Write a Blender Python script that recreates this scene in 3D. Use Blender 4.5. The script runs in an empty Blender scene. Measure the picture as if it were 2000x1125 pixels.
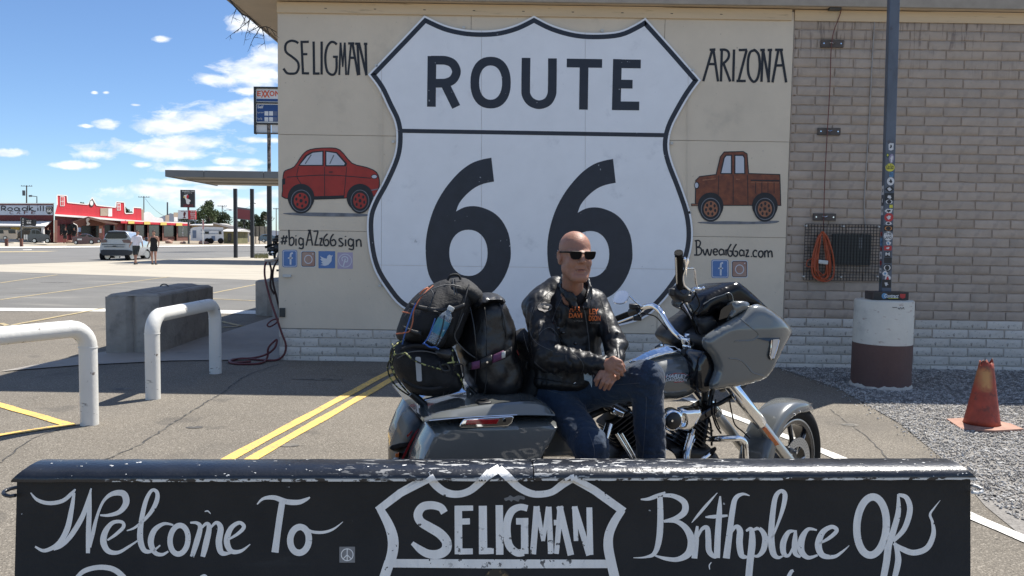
import bpy, bmesh, math, random
import numpy as np
from mathutils import Vector, Matrix, noise
from mathutils.geometry import tessellate_polygon
from mathutils.bvhtree import BVHTree
random.seed(7); rng = np.random.default_rng(7)
SC = bpy.context.scene
COL = SC.collection
R = math.radians
# ---------------------------------------------------------------- camera
FPX, PITCH, ROLL, EYE = 1500.0, R(3.6), 0.015, Vector((0, 0, 1.6))
_F = Vector((0, math.cos(PITCH), -math.sin(PITCH))); _R0 = Vector((1, 0, 0)); _U0 = Vector((0, math.sin(PITCH), math.cos(PITCH)))
_Rr = _R0*math.cos(ROLL) + _U0*math.sin(ROLL); _U = -_R0*math.sin(ROLL) + _U0*math.cos(ROLL)
cd = bpy.data.cameras.new('camera'); cam = bpy.data.objects.new('camera', cd); COL.objects.link(cam)
cd.lens = 27.0; cd.sensor_width = 36; cd.clip_start = .05; cd.clip_end = 12000
m = Matrix.Identity(4)
for i, a in enumerate((_Rr, _U, -_F)):
    for j in range(3): m[j][i] = a[j]
m.translation = EYE; cam.matrix_world = m; SC.camera = cam
# ---------------------------------------------------------------- sun, exposure
SUN_DIR = Vector((.43, .42, 1)).normalized()
sl = bpy.data.lights.new('sun', 'SUN'); so = bpy.data.objects.new('sun', sl); COL.objects.link(so)
sl.energy = 4.7; sl.angle = R(.55); sl.color = (1, .955, .88)
so.rotation_euler = SUN_DIR.to_track_quat('Z', 'Y').to_euler(); so.location = (5, 5, 12)
SUN_EL = math.asin(SUN_DIR.z); SUN_AZ = math.atan2(SUN_DIR.x, SUN_DIR.y)
vs = SC.view_settings; vs.view_transform = 'Standard'; vs.look = 'None'; vs.gamma = 1; vs.exposure = 0.78
try: vs.use_curve_mapping = False
except Exception: pass
SC.display_settings.display_device = 'sRGB'
# ---------------------------------------------------------------- world: nishita sky with procedural cumulus
W = bpy.data.worlds.new('World'); SC.world = W; W.use_nodes = True
def world():
    nt = W.node_tree; nt.nodes.clear(); N = nt.nodes.new; L = nt.links.new
    out = N('ShaderNodeOutputWorld'); bg = N('ShaderNodeBackground'); L(bg.outputs[0], out.inputs[0])
    sky = N('ShaderNodeTexSky'); sky.sky_type = 'NISHITA'; sky.sun_disc = False
    sky.sun_elevation = SUN_EL; sky.sun_rotation = SUN_AZ; sky.altitude = 1600; sky.dust_density = .6; sky.ozone_density = 1.6
    bg.inputs[1].default_value = 0.069
    tc = N('ShaderNodeTexCoord'); sep = N('ShaderNodeSeparateXYZ'); L(tc.outputs['Generated'], sep.inputs[0])
    def mt(op, a, b=None, c=None, clamp=False):
        n = N('ShaderNodeMath'); n.operation = op; n.use_clamp = clamp
        for i, x in enumerate((a, b, c)):
            if x is None: continue
            if isinstance(x, (int, float)): n.inputs[i].default_value = x
            else: L(x, n.inputs[i])
        return n.outputs[0]
    def vm(op, a, b=None):
        n = N('ShaderNodeVectorMath'); n.operation = op
        for i, x in enumerate((a, b)):
            if x is None: continue
            if isinstance(x, tuple): n.inputs[i].default_value = x
            else: L(x, n.inputs[i])
        return n
    X, Y, Z = sep.outputs
    # clouds of the dome in a plane-projected space
    zz = mt('ADD', mt('MAXIMUM', Z, 0.0), .12)
    cb = N('ShaderNodeCombineXYZ'); L(mt('DIVIDE', X, zz), cb.inputs[0]); L(mt('DIVIDE', Y, zz), cb.inputs[1])
    n1 = N('ShaderNodeTexNoise'); n1.inputs['Scale'].default_value = .9; n1.inputs['Detail'].default_value = 7; n1.inputs['Roughness'].default_value = .55
    L(cb.outputs[0], n1.inputs['Vector'])
    gen = mt('MULTIPLY', mt('SUBTRACT', n1.outputs[0], .505), 5.0)
    # banks of cumulus towards +Y
    ys = mt('MAXIMUM', Y, .05)
    cu = N('ShaderNodeCombineXYZ'); L(mt('DIVIDE', X, ys), cu.inputs[0]); L(mt('DIVIDE', Z, ys), cu.inputs[1])
    n2 = N('ShaderNodeTexNoise'); n2.inputs['Scale'].default_value = 1; n2.inputs['Detail'].default_value = 8; n2.inputs['Roughness'].default_value = .62; n2.inputs['Distortion'].default_value = .35
    L(vm('MULTIPLY', cu.outputs[0], (19, 40, 1)).outputs[0], n2.inputs['Vector'])
    acc = None
    E = [(500,140,110,36),(545,120,80,32),(430,155,55,16),(340,245,130,22),(400,232,85,24),(480,215,130,26),(520,232,90,24),(210,243,38,12),(170,246,20,5),(480,178,30,10),
         (290,290,175,20),(380,278,90,20),(360,300,90,18),(200,300,60,12),(20,299,55,8),(140,322,50,8),(275,322,28,9),(350,330,75,11),(440,315,40,11),(490,318,35,9),(440,330,100,9),
         (480,48,60,18),(520,60,45,18),(318,76,24,7),(185,181,9,4),(207,181,9,4),(265,205,12,3),(510,274,50,7),(340,375,170,20),(440,395,140,18),(350,355,90,10),(520,380,60,14),(430,365,80,10)]
    for px, py, a, b in E:
        d = ray(px, py); u, v = d.x/d.y, d.z/d.y
        s = vm('SUBTRACT', cu.outputs[0], (u, v, 0)); s = vm('MULTIPLY', s.outputs[0], (FPX/a, FPX/b, 0)); s = vm('LENGTH', s.outputs[0])
        t = mt('SUBTRACT', 1.0, s.outputs['Value'])
        acc = t if acc is None else mt('MAXIMUM', acc, t)
    acc = mt('MAXIMUM', acc, -.8)
    near = mt('ADD', mt('MULTIPLY', mt('SUBTRACT', n2.outputs[0], .53), 5.4), mt('MULTIPLY', acc, 1.95))
    # in the sector straight ahead the banks decide, elsewhere the dome noise
    sec = mt('MULTIPLY', mt('MULTIPLY_ADD', mt('ABSOLUTE', mt('DIVIDE', X, ys)), -3.0, 4.0, clamp=True), mt('MULTIPLY_ADD', mt('DIVIDE', Z, ys), -4.0, 3.4, clamp=True))
    mix = N('ShaderNodeMix'); mix.data_type = 'FLOAT'; L(sec, mix.inputs[0]); L(gen, mix.inputs[2]); L(near, mix.inputs[3])
    c = mt('MULTIPLY', mix.outputs[0], .85, clamp=True)
    c = mt('SMOOTH_MIN', c, 1.0, .2)
    # grey bases
    n3 = N('ShaderNodeTexNoise'); n3.inputs['Scale'].default_value = 1; n3.inputs['Detail'].default_value = 5
    L(vm('MULTIPLY', cu.outputs[0], (30, 85, 1)).outputs[0], n3.inputs['Vector'])
    shade = N('ShaderNodeMix'); shade.data_type = 'RGBA'; shade.inputs[6].default_value = (7.2, 7.9, 8.8, 1); shade.inputs[7].default_value = (10.5, 10.6, 10.6, 1)
    L(mt('MULTIPLY_ADD', n3.outputs[0], 3.4, -1.2, clamp=True), shade.inputs[0])
    hs = N('ShaderNodeHueSaturation'); hs.inputs['Saturation'].default_value = 1.0; hs.inputs['Value'].default_value = 1.0; L(sky.outputs[0], hs.inputs['Color'])
    tint = N('ShaderNodeMix'); tint.data_type = 'RGBA'; tint.blend_type = 'MULTIPLY'; tint.inputs[0].default_value = 1; tint.inputs[7].default_value = SKY_TINT
    L(hs.outputs[0], tint.inputs[6])
    fin = N('ShaderNodeMix'); fin.data_type = 'RGBA'; L(mt('MULTIPLY', c, .96), fin.inputs[0]); L(tint.outputs[2], fin.inputs[6]); L(shade.outputs[2], fin.inputs[7])
    L(fin.outputs[2], bg.inputs[0])
SKY_TINT = (.95, 1.12, 1.32, 1)
# ---------------------------------------------------------------- geometry of the view (used to read real positions)
def ray(px, py):
    return (_F + _Rr*((px-1000)/FPX) + _U*((562.5-py)/FPX)).normalized()
def gz(Y): return float(np.interp(Y, [0, 52, 75, 100, 150, 3000], [0, 0, .12, .45, .6, .9]))
def G(px, py, z=0.0):
    d = ray(px, py); t = (z-EYE.z)/d.z; return EYE + d*t
def GG(px, py):                     # on the terrain
    z = 0.0
    for _ in range(12):
        p = G(px, py, z); z = gz(p.y)
    return p
def P(px, py, Y):
    d = ray(px, py); return EYE + d*(Y/d.y)
def onpl(px, py, A, B, off=0.0):    # on the vertical plane through ground points A, B
    n = Vector((-(B.y-A.y), B.x-A.x, 0)).normalized()
    if (EYE-A).dot(n) < 0: n = -n
    d = ray(px, py); t = (A + n*off - EYE).dot(n)/d.dot(n); return EYE + d*t
world()
# ---------------------------------------------------------------- object helpers
def tag(o, label=None, cat=None, group=None, kind=None):
    if label: o['label'] = label
    if cat: o['category'] = cat
    if group: o['group'] = group
    if kind: o['kind'] = kind
    return o
def thing(name, label, cat, loc=(0, 0, 0), group=None):
    o = bpy.data.objects.new(name, None); COL.objects.link(o); o.location = loc; o.empty_display_size = .2
    return tag(o, label, cat, group)
def worg(p):
    v = Vector((0, 0, 0))
    while p is not None: v += Vector(p.location); p = p.parent
    return v
def link(name, me, parent=None, loc=None):
    o = bpy.data.objects.new(name, me); COL.objects.link(o)
    if parent: o.parent = parent
    if loc is not None: o.location = loc
    return o
def cr(pts, n=6, closed=False):     # Catmull-Rom through points of any dimension
    P_ = [tuple(p) for p in pts]; k = len(P_); out = []
    rng_ = range(k) if closed else range(k-1)
    for i in rng_:
        if closed: a, b, c, d = P_[(i-1) % k], P_[i], P_[(i+1) % k], P_[(i+2) % k]
        else: a, b, c, d = P_[max(i-1, 0)], P_[i], P_[i+1], P_[min(i+2, k-1)]
        for j in range(n):
            t = j/n
            out.append(tuple(.5*((2*y)+(z-x)*t+(2*x-5*y+4*z-w)*t*t+(3*y-x-3*z+w)*t**3) for x, y, z, w in zip(a, b, c, d)))
    if not closed: out.append(P_[-1])
    return out
class MB:
    def __init__(s): s.v = []; s.f = []; s.m = []
    def add(s, v, f, m=0):
        b = len(s.v); s.v += [tuple(x) for x in v]; s.f += [tuple(i+b for i in q) for q in f]; s.m += [m]*len(f); return s
    def box(s, c, d, rot=None, m=0):
        c = Vector(c); h = [x/2 for x in d]; vs_ = []
        for x in (-1, 1):
            for y in (-1, 1):
                for z in (-1, 1):
                    p = Vector((x*h[0], y*h[1], z*h[2]))
                    if rot is not None: p = rot @ p
                    vs_.append(c+p)
        return s.add(vs_, [(0,1,3,2),(4,6,7,5),(0,4,5,1),(2,3,7,6),(0,2,6,4),(1,5,7,3)], m)
    def bx(s, x0, x1, y0, y1, z0, z1, m=0): return s.box(((x0+x1)/2,(y0+y1)/2,(z0+z1)/2), (abs(x1-x0),abs(y1-y0),abs(z1-z0)), None, m)
    def hexa(s, p, m=0):            # 4 lower, 4 upper points in order round
        return s.add(p, [(3,2,1,0),(4,5,6,7),(0,1,5,4),(1,2,6,5),(2,3,7,6),(3,0,4,7)], m)
    def tube(s, pts, r, seg=8, m=0, cap=True, flat=1.0, up=None, closed=False):
        pts = [Vector(p) for p in pts]; n = len(pts)
        if not hasattr(r, '__len__'): r = [r]*n
        vs_ = []; T = []
        for i in range(n):
            a = pts[(i-1) % n] if closed else pts[max(i-1, 0)]; b = pts[(i+1) % n] if closed else pts[min(i+1, n-1)]
            T.append((b-a).normalized() if (b-a).length > 1e-9 else Vector((0,0,1)))
        u = Vector(up) if up else (Vector((0,0,1)) if abs(T[0].z) < .9 else Vector((1,0,0)))
        for i in range(n):
            w = T[i].cross(u)
            if w.length < 1e-6: w = T[i].orthogonal()
            w.normalize(); uu = w.cross(T[i]).normalized()
            if not up: u = uu
            for k in range(seg):
                a = 2*math.pi*k/seg; vs_.append(pts[i] + w*(math.cos(a)*r[i]) + uu*(math.sin(a)*r[i]*flat))
        f = []
        for i in range(n if closed else n-1):
            j = (i+1) % n
            for k in range(seg): k2 = (k+1) % seg; f.append((i*seg+k, i*seg+k2, j*seg+k2, j*seg+k))
        if cap and not closed: f.append(tuple(range(seg))[::-1]); f.append(tuple((n-1)*seg+k for k in range(seg)))
        return s.add(vs_, f, m)
    def cyl(s, a, b, r, seg=12, m=0, r2=None): return s.tube([a, b], [r, r if r2 is None else r2], seg, m)
    def lathe(s, prof, c, axis=(0,0,1), seg=24, m=0):
        c = Vector(c); ax = Vector(axis).normalized(); u = ax.orthogonal().normalized(); w = ax.cross(u)
        vs_ = [c + ax*h + (u*math.cos(2*math.pi*k/seg)+w*math.sin(2*math.pi*k/seg))*r for r, h in prof for k in range(seg)]
        f = [(i*seg+k, i*seg+(k+1) % seg, (i+1)*seg+(k+1) % seg, (i+1)*seg+k) for i in range(len(prof)-1) for k in range(seg)]
        return s.add(vs_, f, m)
    def sphere(s, c, r, seg=12, rings=8, rot=None, m=0):
        c = Vector(c); r = (r, r, r) if not hasattr(r, '__len__') else r; vs_ = []
        for i in range(rings+1):
            th = math.pi*i/rings
            for k in range(seg):
                a = 2*math.pi*k/seg; p = Vector((r[0]*math.sin(th)*math.cos(a), r[1]*math.sin(th)*math.sin(a), r[2]*math.cos(th)))
                vs_.append(c + (rot @ p if rot is not None else p))
        return s.add(vs_, [(i*seg+k, (i+1)*seg+k, (i+1)*seg+(k+1) % seg, i*seg+(k+1) % seg) for i in range(rings) for k in range(seg)], m)
    def plate(s, loops, f3, t0, t1, m=0):  # polygon loops (first outer, rest holes) mapped by f3(x, y, depth), extruded t0 -> t1
        base = len(s.v); tri = tessellate_polygon([[Vector((x, y, 0)) for x, y in l] for l in loops]); flat = [p for l in loops for p in l]; n = len(flat)
        s.v += [tuple(f3(x, y, t0)) for x, y in flat]
        for t in tri: s.f.append(tuple(base+i for i in t)); s.m.append(m)
        if t1 is not None:
            s.v += [tuple(f3(x, y, t1)) for x, y in flat]
            for t in tri: s.f.append(tuple(base+n+i for i in t[::-1])); s.m.append(m)
            o = 0
            for l in loops:
                k = len(l)
                for i in range(k): j = (i+1) % k; s.f.append((base+o+i, base+o+j, base+n+o+j, base+n+o+i)); s.m.append(m)
                o += k
        return s
    def build(s, name, mats, parent=None, smooth=None, bevel=0, fixn=True, seg=2, loc=None):
        me = bpy.data.meshes.new(name); o_ = Vector(loc) if loc is not None and parent is None else worg(parent)
        me.from_pydata([(x-o_.x, y-o_.y, z-o_.z) for x, y, z in s.v], [], s.f)
        for mt_ in (mats if isinstance(mats, (list, tuple)) else [mats]): me.materials.append(mt_)
        if len(me.materials) > 1: me.polygons.foreach_set('material_index', s.m)
        if fixn:
            bm = bmesh.new(); bm.from_mesh(me); bmesh.ops.recalc_face_normals(bm, faces=bm.faces); bm.to_mesh(me); bm.free()
        if smooth:
            me.polygons.foreach_set('use_smooth', [True]*len(me.polygons)); me.set_sharp_from_angle(angle=R(smooth))
        me.update()
        o = link(name, me, parent, loc if parent is None else None)
        if bevel:
            b = o.modifiers.new('b', 'BEVEL'); b.width = bevel; b.segments = seg; b.limit_method = 'ANGLE'; b.angle_limit = R(35)
            me.polygons.foreach_set('use_smooth', [True]*len(me.polygons)); b.harden_normals = False
            if not smooth: me.set_sharp_from_angle(angle=R(50))
        return o
def copy_tree(o, parent=None):
    c = o.copy(); COL.objects.link(c); c.parent = parent
    for ch in list(o.children): copy_tree(ch, c)
    return c
# brush strokes: pts = (x, y, w) in a 2-D drawing space
def stroke_poly(pts, n=6, smooth=True, cap=0.0):
    q = cr(pts, n) if smooth and len(pts) > 2 else [tuple(p) for p in pts]
    if len(q) == 2:
        k = 8; q = [tuple(a+(b-a)*i/k for a, b in zip(q[0], q[1])) for i in range(k+1)]
    Lf, Rt = [], []
    for i, (x, y, w) in enumerate(q):
        x0, y0 = q[max(i-1, 0)][:2]; x1, y1 = q[min(i+1, len(q)-1)][:2]; d = math.hypot(x1-x0, y1-y0) or 1
        nx, ny = -(y1-y0)/d, (x1-x0)/d; w = max(w, 1e-4)/2
        Lf.append((x+nx*w, y+ny*w)); Rt.append((x-nx*w, y-ny*w))
    return Lf, Rt
def add_stroke(mb, pts, f3, off, m=0, smooth=True, n=6, across=2):
    Lf, Rt = stroke_poly(pts, n, smooth); vs_ = []; k = len(Lf)
    for a, b in zip(Lf, Rt):
        for j in range(across+1):
            t = j/across; vs_.append(f3(a[0]+(b[0]-a[0])*t, a[1]+(b[1]-a[1])*t, off))
    c = across+1
    mb.add(vs_, [(i*c+j, (i+1)*c+j, (i+1)*c+j+1, i*c+j+1) for i in range(k-1) for j in range(across)], m)
def ell(cx, cy, rx, ry, n=32, p=2.0, rot=0):
    o = []
    for i in range(n):
        a = 2*math.pi*i/n; c, s_ = math.cos(a), math.sin(a)
        x = rx*math.copysign(abs(c)**(2/p), c); y = ry*math.copysign(abs(s_)**(2/p), s_)
        o.append((cx+x*math.cos(rot)-y*math.sin(rot), cy+x*math.sin(rot)+y*math.cos(rot)))
    return o
def ring_stroke(cx, cy, rx, ry, w, n=28, p=2.0, rot=0):
    q = ell(cx, cy, rx, ry, n, p, rot); q.append(q[0]); return [(x, y, w) for x, y in q]
def inset(poly, d):
    k = len(poly); A = sum(poly[i][0]*poly[(i+1) % k][1]-poly[(i+1) % k][0]*poly[i][1] for i in range(k)); sg = 1 if A > 0 else -1; out = []
    for i in range(k):
        p0, p1, p2 = [Vector(poly[j % k]) for j in (i-1, i, i+1)]
        a = (p1-p0).normalized(); b = (p2-p1).normalized(); na = Vector((-a.y, a.x))*sg; nb = Vector((-b.y, b.x))*sg
        q = (na+nb); q = q.normalized() if q.length > 1e-6 else na
        out.append(tuple(p1 + q*(d/max(q.dot(na), .3))))
    return out
def clip(poly, ax, lo, hi):         # keep lo <= coord <= hi
    for sgn, lim in ((1, lo), (-1, -hi)):
        out = []; k = len(poly)
        for i in range(k):
            a, b = poly[i], poly[(i+1) % k]; fa, fb = a[ax]*sgn-lim, b[ax]*sgn-lim
            if fa >= 0: out.append(a)
            if (fa > 0) != (fb > 0) and fa != fb:
                t = fa/(fa-fb); out.append((a[0]+(b[0]-a[0])*t, a[1]+(b[1]-a[1])*t))
        poly = out
        if not poly: break
    return poly
_tc = {}
def text_loops(txt, size=1.0, xs=1.0, bold=0.0, shear=0.0, spacing=1.0):
    key = (txt, bold, shear, spacing)
    if key not in _tc:
        c = bpy.data.curves.new('t', 'FONT'); c.body = txt; c.size = 1; c.offset = bold; c.shear = shear; c.space_character = spacing; c.resolution_u = 3
        o = bpy.data.objects.new('t', c); COL.objects.link(o); dg = bpy.context.evaluated_depsgraph_get()
        me = bpy.data.meshes.new_from_object(o.evaluated_get(dg)); v = [tuple(x.co) for x in me.vertices]; f = [tuple(p.vertices) for p in me.polygons]
        bpy.data.objects.remove(o); bpy.data.curves.remove(c); bpy.data.meshes.remove(me); _tc[key] = (v, f)
    return _tc[key]
def add_text(mb, txt, box, f3, off, m=0, bold=0.0, shear=0.0, spacing=1.0):
    """flat text filling box (x0, y0, x1, y1) of the drawing space, y pointing down"""
    v, f = text_loops(txt, 1, 1, bold, shear, spacing)
    if not v: return
    xs_ = [p[0] for p in v]; ys_ = [p[1] for p in v]; x0, x1, y0, y1 = min(xs_), max(xs_), min(ys_), max(ys_)
    mb.add([f3(box[0]+(p[0]-x0)/(x1-x0)*(box[2]-box[0]), box[3]-(p[1]-y0)/(y1-y0)*(box[3]-box[1]), off) for p in v], f, m)
# ---------------------------------------------------------------- signed-distance sculpting
import openvdb
def rc(a, b, ra, rb): return ('c', Vector(a), Vector(b), ra, rb)
def el(c, r, rot=None): return ('e', Vector(c), Vector(r), rot)
def bxs(c, h, rr, rot=None): return ('b', Vector(c), Vector(h), rr, rot)
def _ev(p, Q):
    if p[0] == 'c':
        a, b = np.array(p[1]), np.array(p[2]); ab = b-a; t = np.clip(((Q-a)@ab)/max(ab@ab, 1e-12), 0, 1)
        return np.linalg.norm(Q-(a+t[..., None]*ab), axis=-1) - (p[3]+(p[4]-p[3])*t)
    if p[0] == 'e':
        q = Q-np.array(p[1])
        if p[3] is not None: q = q@np.array(p[3])
        r = np.array(p[2]); k0 = np.linalg.norm(q/r, axis=-1); k1 = np.linalg.norm(q/(r*r), axis=-1)+1e-9; return k0*(k0-1)/k1
    q = Q-np.array(p[1])
    if p[4] is not None: q = q@np.array(p[4])
    d = np.abs(q)-(np.array(p[2])-p[3]); return np.linalg.norm(np.maximum(d, 0), axis=-1)+np.minimum(d.max(-1), 0)-p[3]
def _bb(p):
    if p[0] == 'c':
        lo = [min(p[1][i]-p[3], p[2][i]-p[4]) for i in range(3)]; hi = [max(p[1][i]+p[3], p[2][i]+p[4]) for i in range(3)]
    else:
        r = max(p[2])*1.02 if p[3 if p[0] == 'e' else 4] is not None else None
        if r and p[0] == 'b': r = p[2].length
        rr = [r]*3 if r else list(p[2]); lo = [p[1][i]-rr[i] for i in range(3)]; hi = [p[1][i]+rr[i] for i in range(3)]
    return np.array(lo), np.array(hi)
def sdf_mesh(name, prims, h, k, mats, parent=None, disp=None, smooth=True, subs=()):
    """prims: list of prim or (prim, k); subs: carved primitives; disp(Q)->metres"""
    L = [(p, k) if isinstance(p[0], str) else p for p in prims]
    bbs = [_bb(p) for p, _ in L]; pad = max(kk for _, kk in L)+4*h
    lo = np.min([b[0] for b in bbs], 0)-pad; hi = np.max([b[1] for b in bbs], 0)+pad; n = np.ceil((hi-lo)/h).astype(int)+1
    D = np.full(n, 9.0, np.float32); ax = [lo[i]+h*np.arange(n[i]) for i in range(3)]
    def win(b, e):
        i0 = np.clip(np.floor((b[0]-e-lo)/h).astype(int), 0, n-1); i1 = np.clip(np.ceil((b[1]+e-lo)/h).astype(int)+1, 1, n)
        Q = np.stack(np.meshgrid(*[ax[j][i0[j]:i1[j]] for j in range(3)], indexing='ij'), -1); return tuple(slice(i0[j], i1[j]) for j in range(3)), Q
    for (p, kk), b in zip(L, bbs):
        sl_, Q = win(b, kk+3*h); d = _ev(p, Q); o = D[sl_]
        if kk > 0: hh = np.maximum(kk-np.abs(o-d), 0)/kk; D[sl_] = np.minimum(o, d)-hh*hh*kk*.25
        else: D[sl_] = np.minimum(o, d)
    for p, kk in subs:
        sl_, Q = win(_bb(p), kk+3*h); d = -_ev(p, Q); o = D[sl_]; hh = np.maximum(kk-np.abs(o-d), 0)/max(kk, 1e-9); D[sl_] = np.maximum(o, d)+hh*hh*kk*.25
    if disp is not None:
        idx = np.argwhere(np.abs(D) < .05); Q = idx*h+lo; D[idx[:, 0], idx[:, 1], idx[:, 2]] += disp(Q).astype(np.float32)
    g = openvdb.FloatGrid(1.0); g.copyFromArray(np.minimum(D, 3*h).astype(np.float64)); g.background = 3*h
    pts, quads = g.convertToQuads(0.0)
    pts = pts*h+lo; o_ = np.array(worg(parent)) if parent else np.zeros(3)
    me = bpy.data.meshes.new(name); me.from_pydata((pts-o_).tolist(), [], quads.tolist())
    for mt_ in (mats if isinstance(mats, (list, tuple)) else [mats]): me.materials.append(mt_)
    me.flip_normals() if False else None
    bm = bmesh.new(); bm.from_mesh(me); bmesh.ops.recalc_face_normals(bm, faces=bm.faces); bm.to_mesh(me); bm.free()
    me.polygons.foreach_set('use_smooth', [True]*len(me.polygons)); me.update()
    return link(name, me, parent)
# cheap vectorised value noise for cloth folds
_tab = rng.random((32, 32, 32))
def vnoise(Q, s, seed=0):
    q = np.asarray(Q)*s+seed*7.31; i = np.floor(q).astype(int); f = q-i; f = f*f*(3-2*f); r = 0
    for dx in (0, 1):
        for dy in (0, 1):
            for dz in (0, 1):
                w = (f[..., 0] if dx else 1-f[..., 0])*(f[..., 1] if dy else 1-f[..., 1])*(f[..., 2] if dz else 1-f[..., 2])
                r = r+w*_tab[(i[..., 0]+dx) % 32, (i[..., 1]+dy) % 32, (i[..., 2]+dz) % 32]
    return r
# ---------------------------------------------------------------- materials
def M(name, col, rough=.6, metal=0.0, var=.12, vs=6.0, bump=0.0, bs=60.0, col2=None, spec=.5, coat=0.0, crough=.05, rand=0.0, trans=0.0, alpha=1.0, det=6, stretch=None, thr=None, rvar=0.0, emit=None, ior=None, sheen=0):
    mt_ = bpy.data.materials.new(name); mt_.use_nodes = True; nt = mt_.node_tree; b = nt.nodes['Principled BSDF']; N = nt.nodes.new; L = nt.links.new
    b.inputs['Roughness'].default_value = rough; b.inputs['Metallic'].default_value = metal; b.inputs['Specular IOR Level'].default_value = spec
    b.inputs['Coat Weight'].default_value = coat; b.inputs['Coat Roughness'].default_value = crough; b.inputs['Transmission Weight'].default_value = trans; b.inputs['Alpha'].default_value = alpha
    if ior: b.inputs['IOR'].default_value = ior
    if sheen: b.inputs['Sheen Weight'].default_value = sheen
    if emit: b.inputs['Emission Color'].default_value = (*emit[:3], 1); b.inputs['Emission Strength'].default_value = emit[3]
    tc = N('ShaderNodeTexCoord'); vec = tc.outputs['Object']
    if stretch:
        mp = N('ShaderNodeMapping'); mp.inputs['Scale'].default_value = stretch; L(vec, mp.inputs[0]); vec = mp.outputs[0]
    if rand:
        oi = N('ShaderNodeObjectInfo'); ad = N('ShaderNodeVectorMath'); ad.operation = 'ADD'; L(vec, ad.inputs[0])
        sc_ = N('ShaderNodeMath'); sc_.operation = 'MULTIPLY'; sc_.inputs[1].default_value = 37.0; L(oi.outputs['Random'], sc_.inputs[0]); L(sc_.outputs[0], ad.inputs[1]); vec = ad.outputs[0]
    c1 = tuple(x*(1-var) for x in col) if col2 is None else col; c2 = tuple(min(x*(1+var), 1) for x in col) if col2 is None else col2
    nz = N('ShaderNodeTexNoise'); nz.inputs['Scale'].default_value = vs; nz.inputs['Detail'].default_value = det; nz.inputs['Roughness'].default_value = .62; L(vec, nz.inputs['Vector'])
    rp = N('ShaderNodeValToRGB'); lo_, hi_ = thr if thr else (.3, .7); rp.color_ramp.elements[0].position = lo_; rp.color_ramp.elements[1].position = hi_
    rp.color_ramp.elements[0].color = (*c1, 1); rp.color_ramp.elements[1].color = (*c2, 1); L(nz.outputs[0], rp.inputs[0]); out = rp.outputs[0]
    if rand:
        mu = N('ShaderNodeMix'); mu.data_type = 'RGBA'; mu.blend_type = 'MULTIPLY'; mu.inputs[0].default_value = 1; L(out, mu.inputs[6])
        mr = N('ShaderNodeMapRange'); mr.inputs[3].default_value = 1-rand; mr.inputs[4].default_value = 1+rand; L(oi.outputs['Random'], mr.inputs[0]); L(mr.outputs[0], mu.inputs[7]); out = mu.outputs[2]
    L(out, b.inputs['Base Color'])
    if rvar:
        mr2 = N('ShaderNodeMapRange'); mr2.inputs[3].default_value = max(rough-rvar, .02); mr2.inputs[4].default_value = min(rough+rvar, 1); L(nz.outputs[0], mr2.inputs[0]); L(mr2.outputs[0], b.inputs['Roughness'])
    if bump:
        n2 = N('ShaderNodeTexNoise'); n2.inputs['Scale'].default_value = bs; n2.inputs['Detail'].default_value = 4; L(vec, n2.inputs['Vector'])
        bp = N('ShaderNodeBump'); bp.inputs['Strength'].default_value = min(bump, 1); bp.inputs['Distance'].default_value = .01*max(bump, 1)*(40/bs); L(n2.outputs[0], bp.inputs['Height']); L(bp.outputs[0], b.inputs['Normal'])
    mt_['_vec'] = 0
    return mt_
def srgb(r, g, b): return tuple((x/255/12.92 if x/255 <= .04045 else ((x/255+.055)/1.055)**2.4) for x in (r, g, b))
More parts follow.
